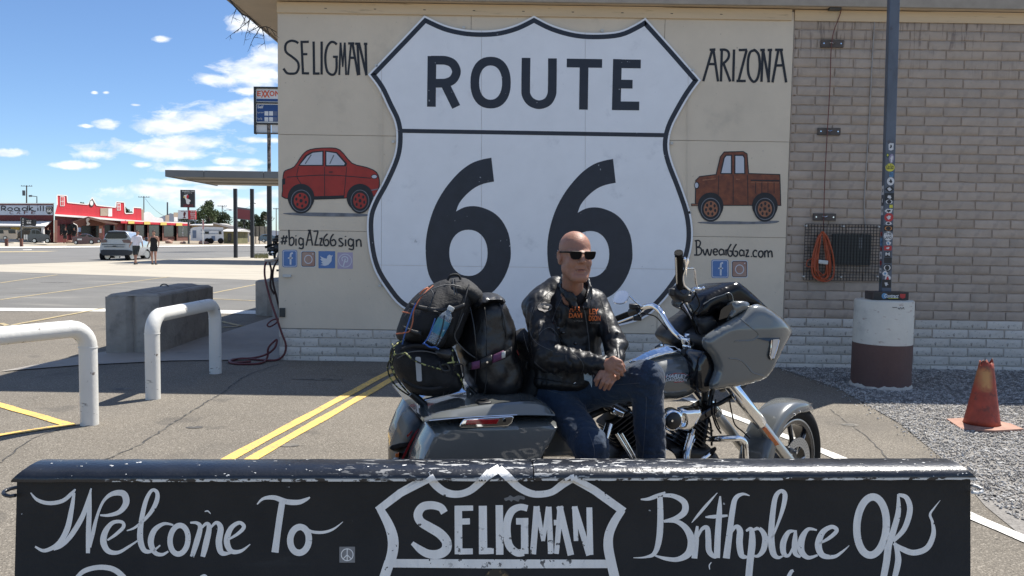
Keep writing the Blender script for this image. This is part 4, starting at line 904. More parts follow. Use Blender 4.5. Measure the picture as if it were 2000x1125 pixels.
ff = G(175, 829); tp = P(175, 660, ff.y); q0 = G(0, 674, .74); q1 = G(150, 654, .74); dq = (q0-q1).normalized(); dq = Vector((-.34, -.66, 0)).normalized(); fx = ff+dq*2.2; fx.z = 0
rail('pipe_rail', 'white bent pipe rail nearest to the camera, cut by the photo edge', (ff, fx), .822, r1+.002)
m_conc = M('block_concrete', (.33,.30,.262), .92, var=.18, vs=3, bump=.7, bs=24); layer(m_conc, (.15,.14,.125), .5, .72, 4, fac=.7); layer(m_conc, (.33,.31,.28), .66, .72, 22, fac=.6, off=3)
def block(name, label, p0, p1, p2, h, parts=None):
    """p0 near corner between end face (p0->p1) and long face (p0->p2)"""
    t = thing(name, label, 'block', (p0+p1)/2, 'concrete blocks beside the shop'); e1 = p1-p0; e2 = p2-p0; L1 = e1.length; L2 = e2.length; u = e1.normalized(); v = e2.normalized()
    g = .07
    pl = [(0,0),(L1*.42,0),(L1*.52,g),(L1*.62,0),(L1,0),(L1,L2),(L1*.62,L2),(L1*.52,L2-g),(L1*.42,L2),(0,L2)]
    f = lambda x, y, d: p0+u*x+v*y+Vector((0,0,d))
    mb = MB(); mb.plate([pl], f, 0, h-.03)
    o = mb.build('body', m_conc, t, bevel=.008, seg=2)
    pt = [(L1*.0+.05,.05),(L1-.05,.05),(L1-.05,L2-.05),(.05,L2-.05)]; mb = MB(); q0 = [f(x, y, h-.029) for x, y in ((.01,.01),(L1-.01,.01),(L1-.01,L2-.01),(.01,L2-.01))]; q1 = [f(x, y, h) for x, y in pt]; mb.hexa(q0+q1); mb.build('cap', m_conc, t, bevel=.01)
    kk = MB(); kk.hexa([f(x, y, h+.0005) for x, y in ((.16,.16),(L1-.16,.16),(L1-.16,L2-.16),(.16,L2-.16))]+[f(x, y, h+.035) for x, y in ((.24,.24),(L1-.24,.24),(L1-.24,L2-.24),(.24,L2-.24))]); kk.build('key', m_conc, t, bevel=.01)
    mb = MB(); c = f(L1/2, L2/2, h+.02); mb.tube([c+u*(.06*math.cos(a))+Vector((0,0,.05*math.sin(a))) for a in np.linspace(0, math.pi, 8)], .01, 6); mb.build('lifting_loop', m_gmet, t, smooth=60)
    return t
b0 = G(312, 690); b1 = G(207, 691); 
block('concrete_block', 'weathered grey concrete block standing behind the short white pipe rail', b0, b1, G(417, 652), .80)
c0 = G(560, 622); c1 = G(499, 616)
block('concrete_block', 'grey concrete block half hidden behind the left corner of the shop', c0, c1, c0+Vector((.35, 1.3, 0)), .72)
# concrete cylinder with steel post
cyo = G(1722, 764)+Vector((0, .32, 0)); cyo.x = P(1723, 670, cyo.y).x; CYR = .315; cyh = P(1722, 585, cyo.y).z
m_cyw = M('cylinder_cream', (.62,.585,.50), .8, var=.06, vs=3, bump=.3, bs=30); layer(m_cyw, (.33,.22,.17), .62, .66, 10, fac=.6, stretch=(1,1,3), det=5); layer(m_cyw, (.4,.38,.33), .55, .7, 2.4, fac=.5)
m_cyb = M('cylinder_brown', (.115,.065,.055), .7, var=.1, vs=3, bump=.3, bs=30); layer(m_cyb, (.5,.45,.4), .74, .76, 14, fac=.8, det=2)
cyl = thing('concrete_pillar', 'round concrete pillar painted cream above and brown below, in gravel', 'pillar', cyo)
zs_ = P(1722, 676, cyo.y-CYR).z
def lathe_obj(name, prof, c, mat_, parent, seg=48, sm=50, **k):
    mb = MB(); mb.lathe(prof, c, seg=seg, **k); return mb.build(name, mat_, parent, smooth=sm)
lathe_obj('lower_band', [(0, -.02), (CYR*1.02, -.02), (CYR*1.01, .03), (CYR, .1), (CYR, zs_)], cyo, m_cyb, cyl)
lathe_obj('upper_band', [(CYR-.001, zs_), (CYR-.002, zs_+.003), (CYR-.004, cyh-.012), (CYR-.016, cyh), (0, cyh+.004)], cyo, m_cyw, cyl)
mb = MB(); ang = np.linspace(0, 2*math.pi, 40, endpoint=False)
mb.v = [tuple(cyo+Vector(((CYR+.012+.02*random.random())*math.cos(a), (CYR+.012+.02*random.random())*math.sin(a), .003))) for a in ang]+[tuple(cyo+Vector((CYR*math.cos(a), CYR*math.sin(a), .03+.03*random.random()))) for a in ang]
mb.f = [(i, (i+1) % 40, 40+(i+1) % 40, 40+i) for i in range(40)]; mb.m = [0]*40; mb.build('mortar_foot', m_mortw, cyl, smooth=60)
mb = MB()
add_stroke(mb, [(0,0,.006),(.02,.004,.005),(.05,0,.006)], lambda x, y, d: cyo+Vector((-.06+x, -(CYR+.001+d), cyh-.06-y)), 0, 0); add_stroke(mb, [(.06,.004,.005),(.075,.02,.006),(.09,.002,.005),(.105,.02,.005),(.12,.0,.006),(.13,.025,.005)], lambda x, y, d: cyo+Vector((-.06+x, -(CYR+.001+d), cyh-.06-y)), 0, 0); mb.build('scribble', m_blk, cyl, fixn=False)
m_post = M('post_paint', (.10,.118,.148), .5, var=.3, vs=4, bump=.2, bs=20, stretch=(1,1,.3)); layer(m_post, (.05,.05,.06), .55, .68, 4, fac=.6, stretch=(1,1,.35)); layer(m_post, (.05,.03,.022), .6, .7, 9, fac=.5)
pz0 = cyh+.006; pb = Vector((P(1729, 560, cyo.y).x, cyo.y, pz0)); lean = Vector((-.016, 0, 1)); PW_ = .106
post = thing('steel_post', 'tall blue grey square steel post covered with stickers, on the round pillar', 'post', pb)
mb = MB(); h = 3.5; a = Matrix.Rotation(R(-9), 3, 'Z')
c4 = [a @ Vector((x, y, 0)) for x, y in ((-PW_/2,-PW_/2),(PW_/2,-PW_/2),(PW_/2,PW_/2),(-PW_/2,PW_/2))]
mb.hexa([pb+c for c in c4]+[pb+c+lean*h for c in c4]); mb.build('tube', m_post, post, bevel=.008)
mb = MB(); pa = pb+Vector((0, 0, 0)); mb.box(pb+Vector((.0, -.04, .045)), (.40, .20, .09)); bp = mb.build('base_plate', M('base_plate_paint', (.05,.038,.038), .5, var=.4, vs=12), post, bevel=.004)
SC_ = {'w': (.6,.6,.6), 'k': (.012,.012,.014), 'r': (.45,.03,.03), 'y': (.60,.55,.06), 'b': (.10,.25,.42), 'n': (.03,.04,.09), 'g': (.05,.09,.06), 'o': (.5,.2,.05), 'p': (.3,.25,.35)}
sm_ = {k: M('sticker_'+k, v, .4, var=.15, vs=40) for k, v in SC_.items()}
def pf(u, v, d, side=0):      # sticker plane on the post: u across (-1..1), v image row
    z = P(1735, v, cyo.y-PW_/2).z-pz0
    if side == 0: loc_ = a @ Vector((u*PW_/2*.94, -PW_/2-.0009-d, 0))
    else: loc_ = a @ Vector((-PW_/2-.0009-d, -u*PW_/2*.9, 0))
    return pb+loc_+lean*z
def sticker(v0, v1, c, shape='r', u0=-1, u1=1, txt=None, tc_='k', extra=None, side=0, n=0):
    mb = MB(); d = .0006*(1+n); f = lambda x, y, e: pf(x, y, d+e, side); mats = [sm_[c], sm_[tc_]]
    cu, cv = (u0+u1)/2, (v0+v1)/2
    if shape == 'r': mb.plate([[(u0, v0), (u1, v0), (u1, v1), (u0, v1)]], f, 0, None)
    elif shape == 'e': mb.plate([ell(cu, cv, (u1-u0)/2, (v1-v0)/2, 20)], f, 0, None)
    elif shape == 'h': mb.plate([[(u0, v0+3), (cu-.2, v0), (u1, v0+1), (u1-.05, cv), (u1, v1-2), (cu, v1), (u0+.1, v1-1)]], f, 0, None)
    elif shape == 'z':
        rr = random.Random(int(v0*7)); mb.plate([[(cu+(u1-u0)/2*math.cos(t)*rr.uniform(.6, 1), cv+(v1-v0)/2*math.sin(t)*rr.uniform(.6, 1)) for t in np.linspace(0, 2*math.pi, 13)[:-1]]], f, 0, None)
    if txt: 
        for i, t in enumerate(txt): k = len(txt); hh = (v1-v0)*.8/k; add_text(mb, t, (u0+.2*(u1-u0)*.6, v0+(v1-v0)*.1+i*hh, u1-.2*(u1-u0)*.6, v0+(v1-v0)*.1+(i+.8)*hh), f, .0003, 1, bold=.02)
    elif extra == 'ring': add_stroke(mb, [(x, y, .22 if abs(y-cv) < 2 else .22) for x, y, _ in ring_stroke(cu, cv, (u1-u0)*.33, (v1-v0)*.33, 1, 16)], lambda x, y, e: f(x, y, e), .0003, 1)
    elif extra == 'blob': rr = random.Random(int(v0)); mb.plate([[(cu+(u1-u0)*.3*math.cos(t)*rr.uniform(.35, 1), cv+(v1-v0)*.34*math.sin(t)*rr.uniform(.35, 1)) for t in np.linspace(0, 2*math.pi, 12)[:-1]]], f, .0003, None, 1)
    mb.build('sticker', mats, post, fixn=False)
S_ = [(279,294,'w','h',-.5,.6,None,'k','blob'),(297,309,'g','z',-1,-.2,None,'y','blob'),(299,322,'p','z',-.4,.9,None,'w','blob'),(319,335,'y','e',-1.0,.95,['Kiss Bob'],'k',None),(336,345,'b','r',-.1,.7,['Ez'],'n',None),
  (346,362,'w','e',-.6,.95,None,'k','blob'),(363,376,'k','z',-1,1,None,'w','blob'),(377,392,'k','r',-1,1,None,'w','blob'),(388,400,'k','z',-.9,.9,None,'w','ring'),(400,406,'y','r',.1,.8,None,'k',None),(406,418,'w','z',-1,1,None,'k','blob'),
  (416,433,'r','e',-.9,1,None,'w','blob'),(432,440,'w','z',-1,1,None,'k','blob'),(440,452,'k','r',-1,1,None,'o','ring'),(452,470,'w','e',-.95,1,['THE','LAND'],'k',None),(470,480,'w','z',-.6,.8,None,'b','blob'),(480,489,'r','r',-.8,.8,None,'w','blob'),
  (492,502,'k','r',-.6,.6,['M'],'w',None),(503,514,'k','r',-.7,.9,None,'g',None),(515,531,'k','e',-.9,.9,None,'w','ring'),(528,540,'w','z',-1.1,.2,None,'b','blob'),(534,556,'w','z',-.6,1,None,'r','blob'),(546,562,'k','r',-1,.9,None,'w','blob')]
for i, (v0, v1, c, sh, u0, u1, tx, tcx, ex) in enumerate(S_): sticker(v0, v1, c, sh, u0, u1, tx, tcx, ex, 0, i % 3)
for i, (v0, v1, c) in enumerate(((362,380,'w'),(384,400,'k'),(402,420,'w'),(452,462,'r'),(465,480,'b'),(482,490,'r'),(492,506,'w'),(508,520,'r'),(524,534,'w'),(540,556,'g'))): sticker(v0, v1, c, 'z' if i % 2 else 'r', -.8, .8, None, 'k' if c != 'k' else 'w', 'blob', 1, i % 2)
mb = MB(); bpf = lambda x, y, d: pb+Vector((x, -.1405-d, .09-y))
mb.plate([[(-.19, .006), (.19, .006), (.19, .084), (-.19, .084)]], bpf, .0004, None, 0); mb.plate([ell(-.075, .045, .03, .032, 16)], bpf, .0009, None, 1); mb.plate([[(.10,.02),(.16,.02),(.16,.06),(.13,.075),(.10,.06)]], bpf, .0009, None, 2)
add_text(mb, 'Contract', (-.075, .022, .085, .066), bpf, .0013, 3, bold=.03, shear=.3); mb.plate([[(-.03,.068),(.08,.066),(.08,.072),(-.03,.074)]], bpf, .0013, None, 4)
mb.build('bumper_sticker', [sm_['k'], sm_['b'], sm_['r'], sm_['w'], sm_['y']], post, fixn=False)
# battered traffic cone
co = G(1917, 833); m_cone = M('cone_orange', (.30,.045,.022), .55, var=.3, vs=9, bump=.4, bs=25); layer(m_cone, (.10,.03,.02), .55, .68, 11, fac=.7); layer(m_cone, (.50,.26,.09), .40, .55, 5, fac=.9, box=(-.06,.022,None,None,.34,.52), feather=.05, off=1.4); layer(m_cone, (.12,.07,.03), .45, .6, 20, fac=.7, box=(None,None,None,None,.50,None), feather=.05)
m_cb = M('cone_base_faded', (.36,.20,.145), .8, var=.2, vs=9, bump=.3)
cone = thing('traffic_cone', 'crushed faded orange traffic cone with torn top standing on gravel', 'traffic cone', co)
mb = MB(); K, S = 11, 28
for i in range(K):
    t = i/(K-1); rad = .148*(1-t)+.070*t
    for k in range(S):
        th = 2*math.pi*k/S; z = .02+t*.56
        if i == K-1: z += .016*math.sin(th*3+1)+.014*math.sin(th*5)+.008*math.sin(th*9)
        dent = 1-.16*math.exp(-((th-4.9)/.5)**2)*math.sin(math.pi*min(t*1.05, 1))-.10*math.exp(-((th-.6)/.35)**2)*t
        mb.v.append(tuple(co+Vector((rad*dent*math.cos(th)*(1-.16*t)+.014*t, rad*dent*math.sin(th)*(1-.35*t*t), z))))
mb.f = [(i*S+k, i*S+(k+1) % S, (i+1)*S+(k+1) % S, (i+1)*S+k) for i in range(K-1) for k in range(S)]; mb.m = [0]*len(mb.f)
o = mb.build('body', m_cone, cone, smooth=50); sd = o.modifiers.new('s', 'SOLIDIFY'); sd.thickness = .006
mb = MB(); pl = [(-.27,-.16),(-.05,-.26),(.26,-.17),(.29,.05),(.12,.24),(-.2,.2)]; mb.plate([pl, ell(0, 0, .15, .15, 24)], lambda x, y, d: co+Vector((x, y, d+.012*math.sin(x*9+1)*abs(x)*4)), .004, .028); mb.build('base', m_cb, cone, bevel=.004)
# ---- things hung on the brick wall
YB = YW-.006
def bp_(x, y, d=0): return P(x, y, YB-d)
m_wood = M('weathered_wood', (.10,.085,.075), .85, var=.3, vs=8, bump=.4, stretch=(1,1,5)); m_redc = M('red_cord', (.16,.055,.045), .6, var=.1); m_cab = M('grey_cable', (.36,.33,.30), .6, var=.1); m_chrome = M('chrome', (.80,.80,.80), .07, 1.0, var=.02, vs=3); m_org = M('orange_rubber', (.42,.085,.030), .5, var=.12, vs=10)
for x0, y0, x1, y1, nm in ((1603, 78, 1647, 93, 'topmost'), (1597, 250, 1641, 264, 'middle'), (1588, 417, 1632, 431, 'lowest')):
    c = bp_((x0+x1)/2, (y0+y1)/2, .012); c2 = bp_((x0+x1)/2, y1)
    t = thing('wooden_cleat', {'topmost': 'topmost weathered wooden cleat on the brick wall under the eave', 'middle': 'middle weathered wooden cleat on the brick wall beside the painted truck', 'lowest': 'lowest weathered wooden cleat on the brick wall just above the wire mesh'}[nm], 'cleat', (c.x, YB, c2.z), 'wooden cleats carrying the red cord')
    mb = MB(); w = bp_(x1, y0).x-bp_(x0, y0).x; hh = bp_(x0, y0).z-bp_(x0, y1).z; mb.box(c, (w, .03, hh)); mb.build('board', m_wood, t, bevel=.003)
    for sx in (-.38, .38): mb = MB(); mb.cyl(c+Vector((w*sx, -.014, 0)), c+Vector((w*sx, -.019, 0)), .009, 8); mb.build('screw', m_chrome, t)
    mb = MB(); mb.tube([c+Vector((-.03, -.016, .01)), c+Vector((0, -.03, .0)), c+Vector((.03, -.016, .012))], .005, 6); mb.build('staple', m_chrome, t)
def cable(name, px, d, r, mat_, label, cat):
    pts = [bp_(x, y, d+.004*math.sin(i*1.9)) for i, (x, y) in enumerate(cr(px, 8))]; mb = MB(); o_ = Vector((pts[-1].x, YB, pts[-1].z)); mb.tube(pts, r, 6); o = mb.build(name, mat_, None, smooth=60, loc=o_); return tag(o, label, cat)
cable('red_rope', [(1650,-6),(1640,30),(1625,78),(1621,170),(1616,255),(1611,350),(1609,420),(1608,452)], .04, .0055, m_redc, 'thin dark red rope hanging down over the wooden cleats', 'rope')
cable('wall_cable', [(1636,16),(1652,14),(1672,12),(1693,14),(1704,24),(1708,36),(1706,80),(1703,130),(1700,190),(1697,250),(1692,330),(1688,400),(1690,445),(1686,462)], .012, .008, m_cab, 'pale grey cable clipped to the bricks and running into the wire mesh', 'cable')
# wire mesh guard with dark box behind
ma, mc = bp_(1573, 437, .05), bp_(1720, 549, .05)
mesh_t = thing('wire_mesh_guard', 'square black wire mesh guard fixed on the taupe brick wall', 'wire mesh', ((ma.x+mc.x)/2, YB, mc.z))
mb = MB(); nx_, nz_ = 26, 20
for i in range(nx_): x = ma.x+(mc.x-ma.x)*i/(nx_-1); mb.box((x, YB-.052, (ma.z+mc.z)/2), (.0065, .006, ma.z-mc.z))
for j in range(nz_): z = mc.z+(ma.z-mc.z)*j/(nz_-1); mb.box(((ma.x+mc.x)/2, YB-.058, z), (mc.x-ma.x, .0055, .0065))
m_wire = M('wire_black', (.018,.017,.017), .6, var=.3, vs=20); tag(mb.build('wire', m_wire, mesh_t), kind='stuff')
for x, y in ((1575,441),(1648,442),(1717,443),(1570,540),(1643,541),(1714,540)): c = bp_(x, y, .06); mb = MB(); mb.cyl(c+Vector((0,.055,0)), c+Vector((0,-.008,0)), .011, 8); mb.build('fixing', m_cpl, mesh_t, smooth=40)
db = thing('meter_box', 'dark metal box on the bricks behind the wire mesh', 'box', bp_(1660, 520))
a_, c_ = bp_(1625, 457), bp_(1697, 518); mb = MB(); mb.bx(a_.x, c_.x, YB-.045, YB+.01, c_.z, a_.z); mb.build('case', m_dk, db, bevel=.004)
mb = MB(); a2, c2 = bp_(1675, 464), bp_(1680, 486); mb.bx(a2.x, c2.x, YB-.049, YB-.0455, c2.z, a2.z); mb.build('handle', m_gmet, db)
mb = MB(); a2, c2 = bp_(1628, 495), bp_(1694, 497); mb.bx(a2.x, c2.x, YB-.047, YB-.0452, c2.z, a2.z); mb.build('seam', m_gmet, db)
coil = thing('extension_cord', 'coiled orange extension cord hanging over the wire mesh', 'cord', bp_(1606, 553))
mb = MB(); rr = random.Random(11)
for k in range(11):
    w = rr.uniform(8, 21); hb = rr.uniform(84, 98); cx = 1606+rr.uniform(-3, 3); x_top = 1607+rr.uniform(-2, 2)
    q = cr([(x_top, 452), (cx+w*.55, 470), (cx+w, 510), (cx+w*.9, 452+hb-8), (cx, 452+hb), (cx-w*.95, 452+hb-12), (cx-w, 505), (cx-w*.5, 468), (x_top-1, 453)], 5)
    mb.tube([bp_(x, y, .072+.006*(k % 5)+.01*math.sin(i*.7+k)) for i, (x, y) in enumerate(q)], .0068, 6)
tag(mb.build('loop', m_org, coil, smooth=60), kind='stuff')
mb = MB(); mb.box(bp_(1608, 512, .135), (.12, .02, .05), Matrix.Rotation(.1, 3, 'Y')); mb.build('tie', m_cpl, coil, bevel=.008)
mb = MB(); mb.tube([bp_(x, y, .12) for x, y in cr([(1592, 505), (1578, 508), (1576, 520), (1590, 521)], 5)], .006, 6); mb.build('plug_end', m_org, coil, smooth=60)
# dark red hose hung at the shop corner, with its bent pipe hook
HX = XL-.02
hk = thing('hose_hook', 'pale bent pipe hook at the shop corner carrying the red hoses', 'hook', (XL-.1, YW+.2, 1.3))
mb = MB(); mb.tube(cr([P(517, 509, YW+.25), P(528, 509, YW+.25), P(538, 507, YW+.25), P(543, 502, YW+.25), P(546, 492, YW+.25)], 5), .018, 8); mb.build('pipe', M('hook_paint', (.42,.37,.32), .6), hk, smooth=60)
m_hose = M('hose_red', (.10,.018,.020), .5, var=.2, vs=12); m_hosed = M('hose_dark', (.03,.012,.012), .5)
def hose(px, Ys, label, mat_, r=.0135, cat='hose'):
    q = cr([(x, y, Y if Y > 0 else min(G(x, y, .016).y, YW-.03)) for (x, y), Y in zip(px, Ys)], 7); pts = []
    for x, y, Y in q:
        p = P(x, y, Y) if Y > 0 else G(x, y, .016)
        pts.append(p if p.z > .014 else G(x, y, .016))
    mb = MB(); mb.tube(pts, r, 8); o = mb.build('garden_hose', mat_, None, smooth=60, loc=Vector((pts[0].x, pts[0].y, min(p.z for p in pts)))); return tag(o, label, cat, 'red hoses at the shop corner')
Yh = YW-.06
hose([(520,512),(517,522),(518,545),(528,585),(540,620),(550,650),(558,672),(556,690),(545,701),(528,704),(500,702),(470,700),(448,707),(470,711),(510,709),(522,698),(524,680),(534,668),(541,664),(536,680),(520,692),(495,699),(455,702),(450,708),(490,706),(525,705)],
     [YW+.2,YW+.15,YW+.1,YW,Yh,Yh,Yh,Yh,Yh,0,0,0,0,0,0,YW-.05,YW-.03,YW-.02,YW-.02,YW-.04,0,0,0,0,0], 'long dark red hose falling from the hook and coiled on the walkway', m_hose)
hose([(526,512),(530,530),(528,558),(536,575)], [YW+.2]*4, 'short dark hose end with metal nozzle hanging from the hook', m_hosed)
hose([(541,510),(534,525),(533,550),(540,580),(546,605)], [YW+.22]*5, 'dark hose looping behind the shop corner below the hook', m_hosed)
hose([(545,623),(532,625),(522,634),(527,638),(538,632),(546,624)], [YW+.1]*6, 'small loop of red hose hanging low at the shop corner', m_hose, .010)
# ================================================================ MOTORCYCLE
BO = Vector((-.59, 3.72, 0)); Bd = Vector((.950, .312, 0)).normalized(); Bn = Vector((Bd.y, -Bd.x, 0))
def B(s, t, z): return BO+Bd*s+Bn*t+Vector((0, 0, z))
def bpl(px, py, t=0.0):      # pixel -> (s, z) on the bike plane at lateral offset t
    w = onpl(px, py, BO+Bn*t, BO+Bn*t+Bd); return ((w-BO).dot(Bd), w.z)
def bw_(px, py, t=0.0): s, z = bpl(px, py, t); return B(s, t, z)
bike = thing('motorcycle', 'large grey touring motorcycle with chrome handlebars and fixed fairing, parked before the shield sign', 'motorcycle', B(1.1, 0, 0))
m_grey = M('bike_grey_paint', (.118,.125,.122), .26, 0, var=.03, coat=1.0, crough=.03, spec=.5)
m_bkp = M('bike_black_gloss', (.008,.008,.010), .18, var=.1, coat=.6); m_bkm = M('bike_black_satin', (.014,.014,.015), .42, var=.2, vs=20, bump=.1); m_rub = M('rubber', (.010,.010,.010), .8, var=.25, vs=20, bump=.3, bs=60, spec=.2)
m_chr = M('bike_chrome', (.86,.87,.88), .045, 1.0, var=.01); m_alu = M('fork_silver', (.52,.52,.51), .28, .85, var=.05, vs=9)
m_redl = M('red_lens', (.30,.008,.012), .12, coat=1, var=.3, vs=60); m_amb = M('amber_lens', (.55,.13,.02), .2, coat=1, var=.2, vs=60); m_glass = M('dark_windshield', (.005,.005,.006), .20, var=.05, spec=.35)
m_lens = M('headlight_lens', (.55,.58,.62), .06, .5, var=.1, coat=1); m_seat = M('seat_vinyl', (.012,.012,.013), .5, var=.2, vs=14, bump=.35, bs=60)
m_fin = M('engine_black', (.016,.016,.017), .38, .3, var=.2, vs=20); m_stain = M('exhaust_chrome', (.7,.68,.64), .12, 1, var=.08, vs=4)
from mathutils.geometry import delaunay_2d_cdt
def pillow(name, px, t0, depth, edge, mats, parent, back=None, p=2.0, step=.012, sm=3, tfun=None, smooth=70, space='px', relax=2, tedge=None, fold=0, fsc=12, seed=0):
    """closed body whose side outline is px (photo pixels on the plane t0); bulges +depth towards the camera, -back away"""
    def conv(x, y):
        if space != 'px': return (x, y)
        a = bpl(x, y, t0)
        if tedge:
            for _ in range(6): a = bpl(x, y, t0+tedge(*a))
        return a
    o = [conv(x, y) for x, y in (cr(px, sm, True) if sm > 1 else px)]
    q = []                                    # resample outline
    k = len(o)
    for i in range(k):
        a, b = o[i], o[(i+1) % k]; n = max(1, int(math.dist(a, b)/step)); q += [(a[0]+(b[0]-a[0])*j/n, a[1]+(b[1]-a[1])*j/n) for j in range(n)]
    k = len(q); A_ = np.array(q); B_ = np.roll(A_, -1, 0)
    def dist(P_):
        P_ = np.asarray(P_)[:, None, :]; ab = (B_-A_)[None]; t = np.clip(((P_-A_[None])*ab).sum(-1)/np.maximum((ab**2).sum(-1), 1e-12), 0, 1)
        return np.linalg.norm(P_-(A_[None]+t[..., None]*ab), axis=-1).min(1)
    xs = np.arange(A_[:, 0].min(), A_[:, 0].max(), step); zs_g = np.arange(A_[:, 1].min(), A_[:, 1].max(), step)
    g = [(x+(step/2 if j % 2 else 0), z) for j, z in enumerate(zs_g) for x in xs]; g = [pt for pt in g if inside(pt[0], pt[1], q)]
    if g: g = np.array(g); g = g[dist(g) > step*.55]
    inner = [tuple(pt) for pt in g]
    vs_, es, fs, ov, _, _ = delaunay_2d_cdt([Vector(pt) for pt in q+inner], [(i, (i+1) % k) for i in range(k)], [], 1, 1e-7)
    V = np.array([tuple(v) for v in vs_]); d = dist(V); isb = d < 1e-5
    h = (1-(1-np.minimum(d/edge, 1))**p)**(1/p); h[isb] = 0
    nb = [[] for _ in V]
    for a, b in [(f[i], f[(i+1) % 3]) for f in fs for i in range(3)]: nb[a].append(b)
    for _ in range(relax):
        h2 = h.copy()
        for i in range(len(V)):
            if not isb[i] and nb[i]: h2[i] = .5*h[i]+.5*np.mean(h[nb[i]])
        h = h2
    bk = depth if back is None else back; n = len(V); verts = []; mp = {}
    for i, (s, z) in enumerate(V):
        t = t0+depth*h[i]
        if tedge: t += tedge(s, z)
        if tfun: t = tfun(s, z, t, h[i])
        if fold:
            Q = np.array([s, t, z]); w_ = vnoise(Q*[1, 1, .7], fsc, seed); w2 = vnoise(Q, fsc*2.3, seed+3)
            t += fold*(min(h[i], .7))*((abs(2*w_-1)-.35)*1.0+(abs(2*w2-1)-.35)*.45)
        verts.append(B(s, t, z))
    faces = [tuple(f) for f in fs]
    if bk is not None:
        for i, (s, z) in enumerate(V):
            if isb[i]: mp[i] = i
            else:
                mp[i] = len(verts); t = t0-bk*h[i]+(tedge(s, z) if tedge else 0); verts.append(B(s, t, z))
        faces += [tuple(mp[i] for i in f[::-1]) for f in fs]
    mb = MB(); mb.add(verts, faces); return mb.build(name, mats, parent, smooth=smooth)
def tubeb(name, pts, r, mat_, parent=None, seg=12, n=6, sm=True):
    """pts = (px, py, t) or already world vectors"""
    w = [Vector(p) if isinstance(p, Vector) else bw_(*p) for p in pts]
    w = [Vector(v) for v in cr(w, n)] if sm and len(w) > 2 else w
    if hasattr(r, '__len__'): r = list(np.interp(np.linspace(0, 1, len(w)), np.linspace(0, 1, len(r)), r))
    mb = MB(); mb.tube(w, r, seg); return mb.build(name, mat_, parent or bike, smooth=60)
# --- wheels
def wheel_b(c, hd, R_, W_, rimr, spokes, parent, disc=True, nn=None):
    ax = Vector((hd.y, -hd.x, 0))
    w = thing('front_wheel' if disc else 'rear_wheel', None, None, c-worg(parent)); w.parent = parent
    mb = MB(); rr_ = W_/2; prof = [(rimr, -rr_*.72), (rimr+.02, -rr_*.9), (rimr+(R_-rimr)*.5, -rr_), (R_-.018, -rr_*.78), (R_-.004, -rr_*.4), (R_, 0), (R_-.004, rr_*.4), (R_-.018, rr_*.78), (rimr+(R_-rimr)*.5, rr_), (rimr+.02, rr_*.9), (rimr, rr_*.72)]
    mb.lathe(prof, c, ax, 56); mb.build('tyre', m_rub, w, smooth=60)
    mb = MB(); pr = [(rimr-.022, -rr_*.68), (rimr+.003, -rr_*.74), (rimr+.006, -rr_*.70), (rimr-.006, -rr_*.4), (rimr-.008, rr_*.4), (rimr+.006, rr_*.70), (rimr+.003, rr_*.76), (rimr-.022, rr_*.68), (rimr-.028, 0), (rimr-.022, -rr_*.68)]
    mb.lathe(pr, c, ax, 56); mb.build('rim', m_bkp, w, smooth=50)
    mb = MB(); mb.lathe([(rimr-.003, rr_*.772), (rimr+.005, rr_*.785), (rimr+.007, rr_*.76)], c, ax, 56); mb.build('rim_stripe', m_alu, w, smooth=60)
    mb = MB(); mb.lathe([(0, -.06), (.035, -.06), (.045, -.03), (.045, .03), (.035, .06), (0, .06)], c, ax, 20); mb.build('hub', m_bkm, w, smooth=40)
    up = Vector((0, 0, 1))
    for k in range(spokes):
        a = 2*math.pi*k/spokes+.5; e = hd*math.cos(a)+up*math.sin(a); e2 = hd*math.cos(a+.16)+up*math.sin(a+.16)
        mb = MB(); mb.tube([c+e*.04+ax*.02, c+(e*.5+e2*.5)*(rimr*.55)+ax*.03, c+e2*(rimr-.012)+ax*.015], [.016, .012, .016], 8); mb.build('spoke', m_bkp, w, smooth=60)
        mb = MB(); mb.tube([c+e*.05+ax*.037, c+(e*.5+e2*.5)*(rimr*.55)+ax*.043, c+e2*(rimr-.015)+ax*.03], .0035, 6); mb.build('spoke_edge', m_alu, w)
    if disc:
        mb = MB(); f = lambda x, y, d: c+hd*x+up*y+ax*d; mb.plate([ell(0, 0, .150, .150, 48), ell(0, 0, .098, .098, 40)], f, .072, .078)
        mb.build('brake_disc', m_alu, w)
        mb = MB()
        for k in range(40):
            for r_ in (.112, .126, .139):
                a = 2*math.pi*k/40+r_*20; mb.plate([ell(r_*math.cos(a), r_*math.sin(a), .0028, .0028, 6)], f, .0787, None)
        tag(mb.build('disc_hole', m_bkm, w, fixn=False), kind='stuff')
        for k in range(5): a = 2*math.pi*k/5; mb = MB(); mb.tube([f(.04*math.cos(a), .04*math.sin(a), .06), f(.102*math.cos(a+.2), .102*math.sin(a+.2), .074)], .006, 6); mb.build('disc_arm', m_alu, w)
    return w
STEER = R(41); hd = Vector((math.cos(STEER), math.sin(STEER), 0)); hn = Vector((hd.y, -hd.x, 0))
FC = P(1532, 899, 4.44); wheel_b(FC, hd, .345, .14, .248, 7, bike)
RC = B(.44, 0, .32); wheel_b(RC, Bd, .32, .18, .22, 7, bike, False)
def FW(x, y, t): return FC+hd*x+Vector((0, 0, y))+hn*t      # wheel frame
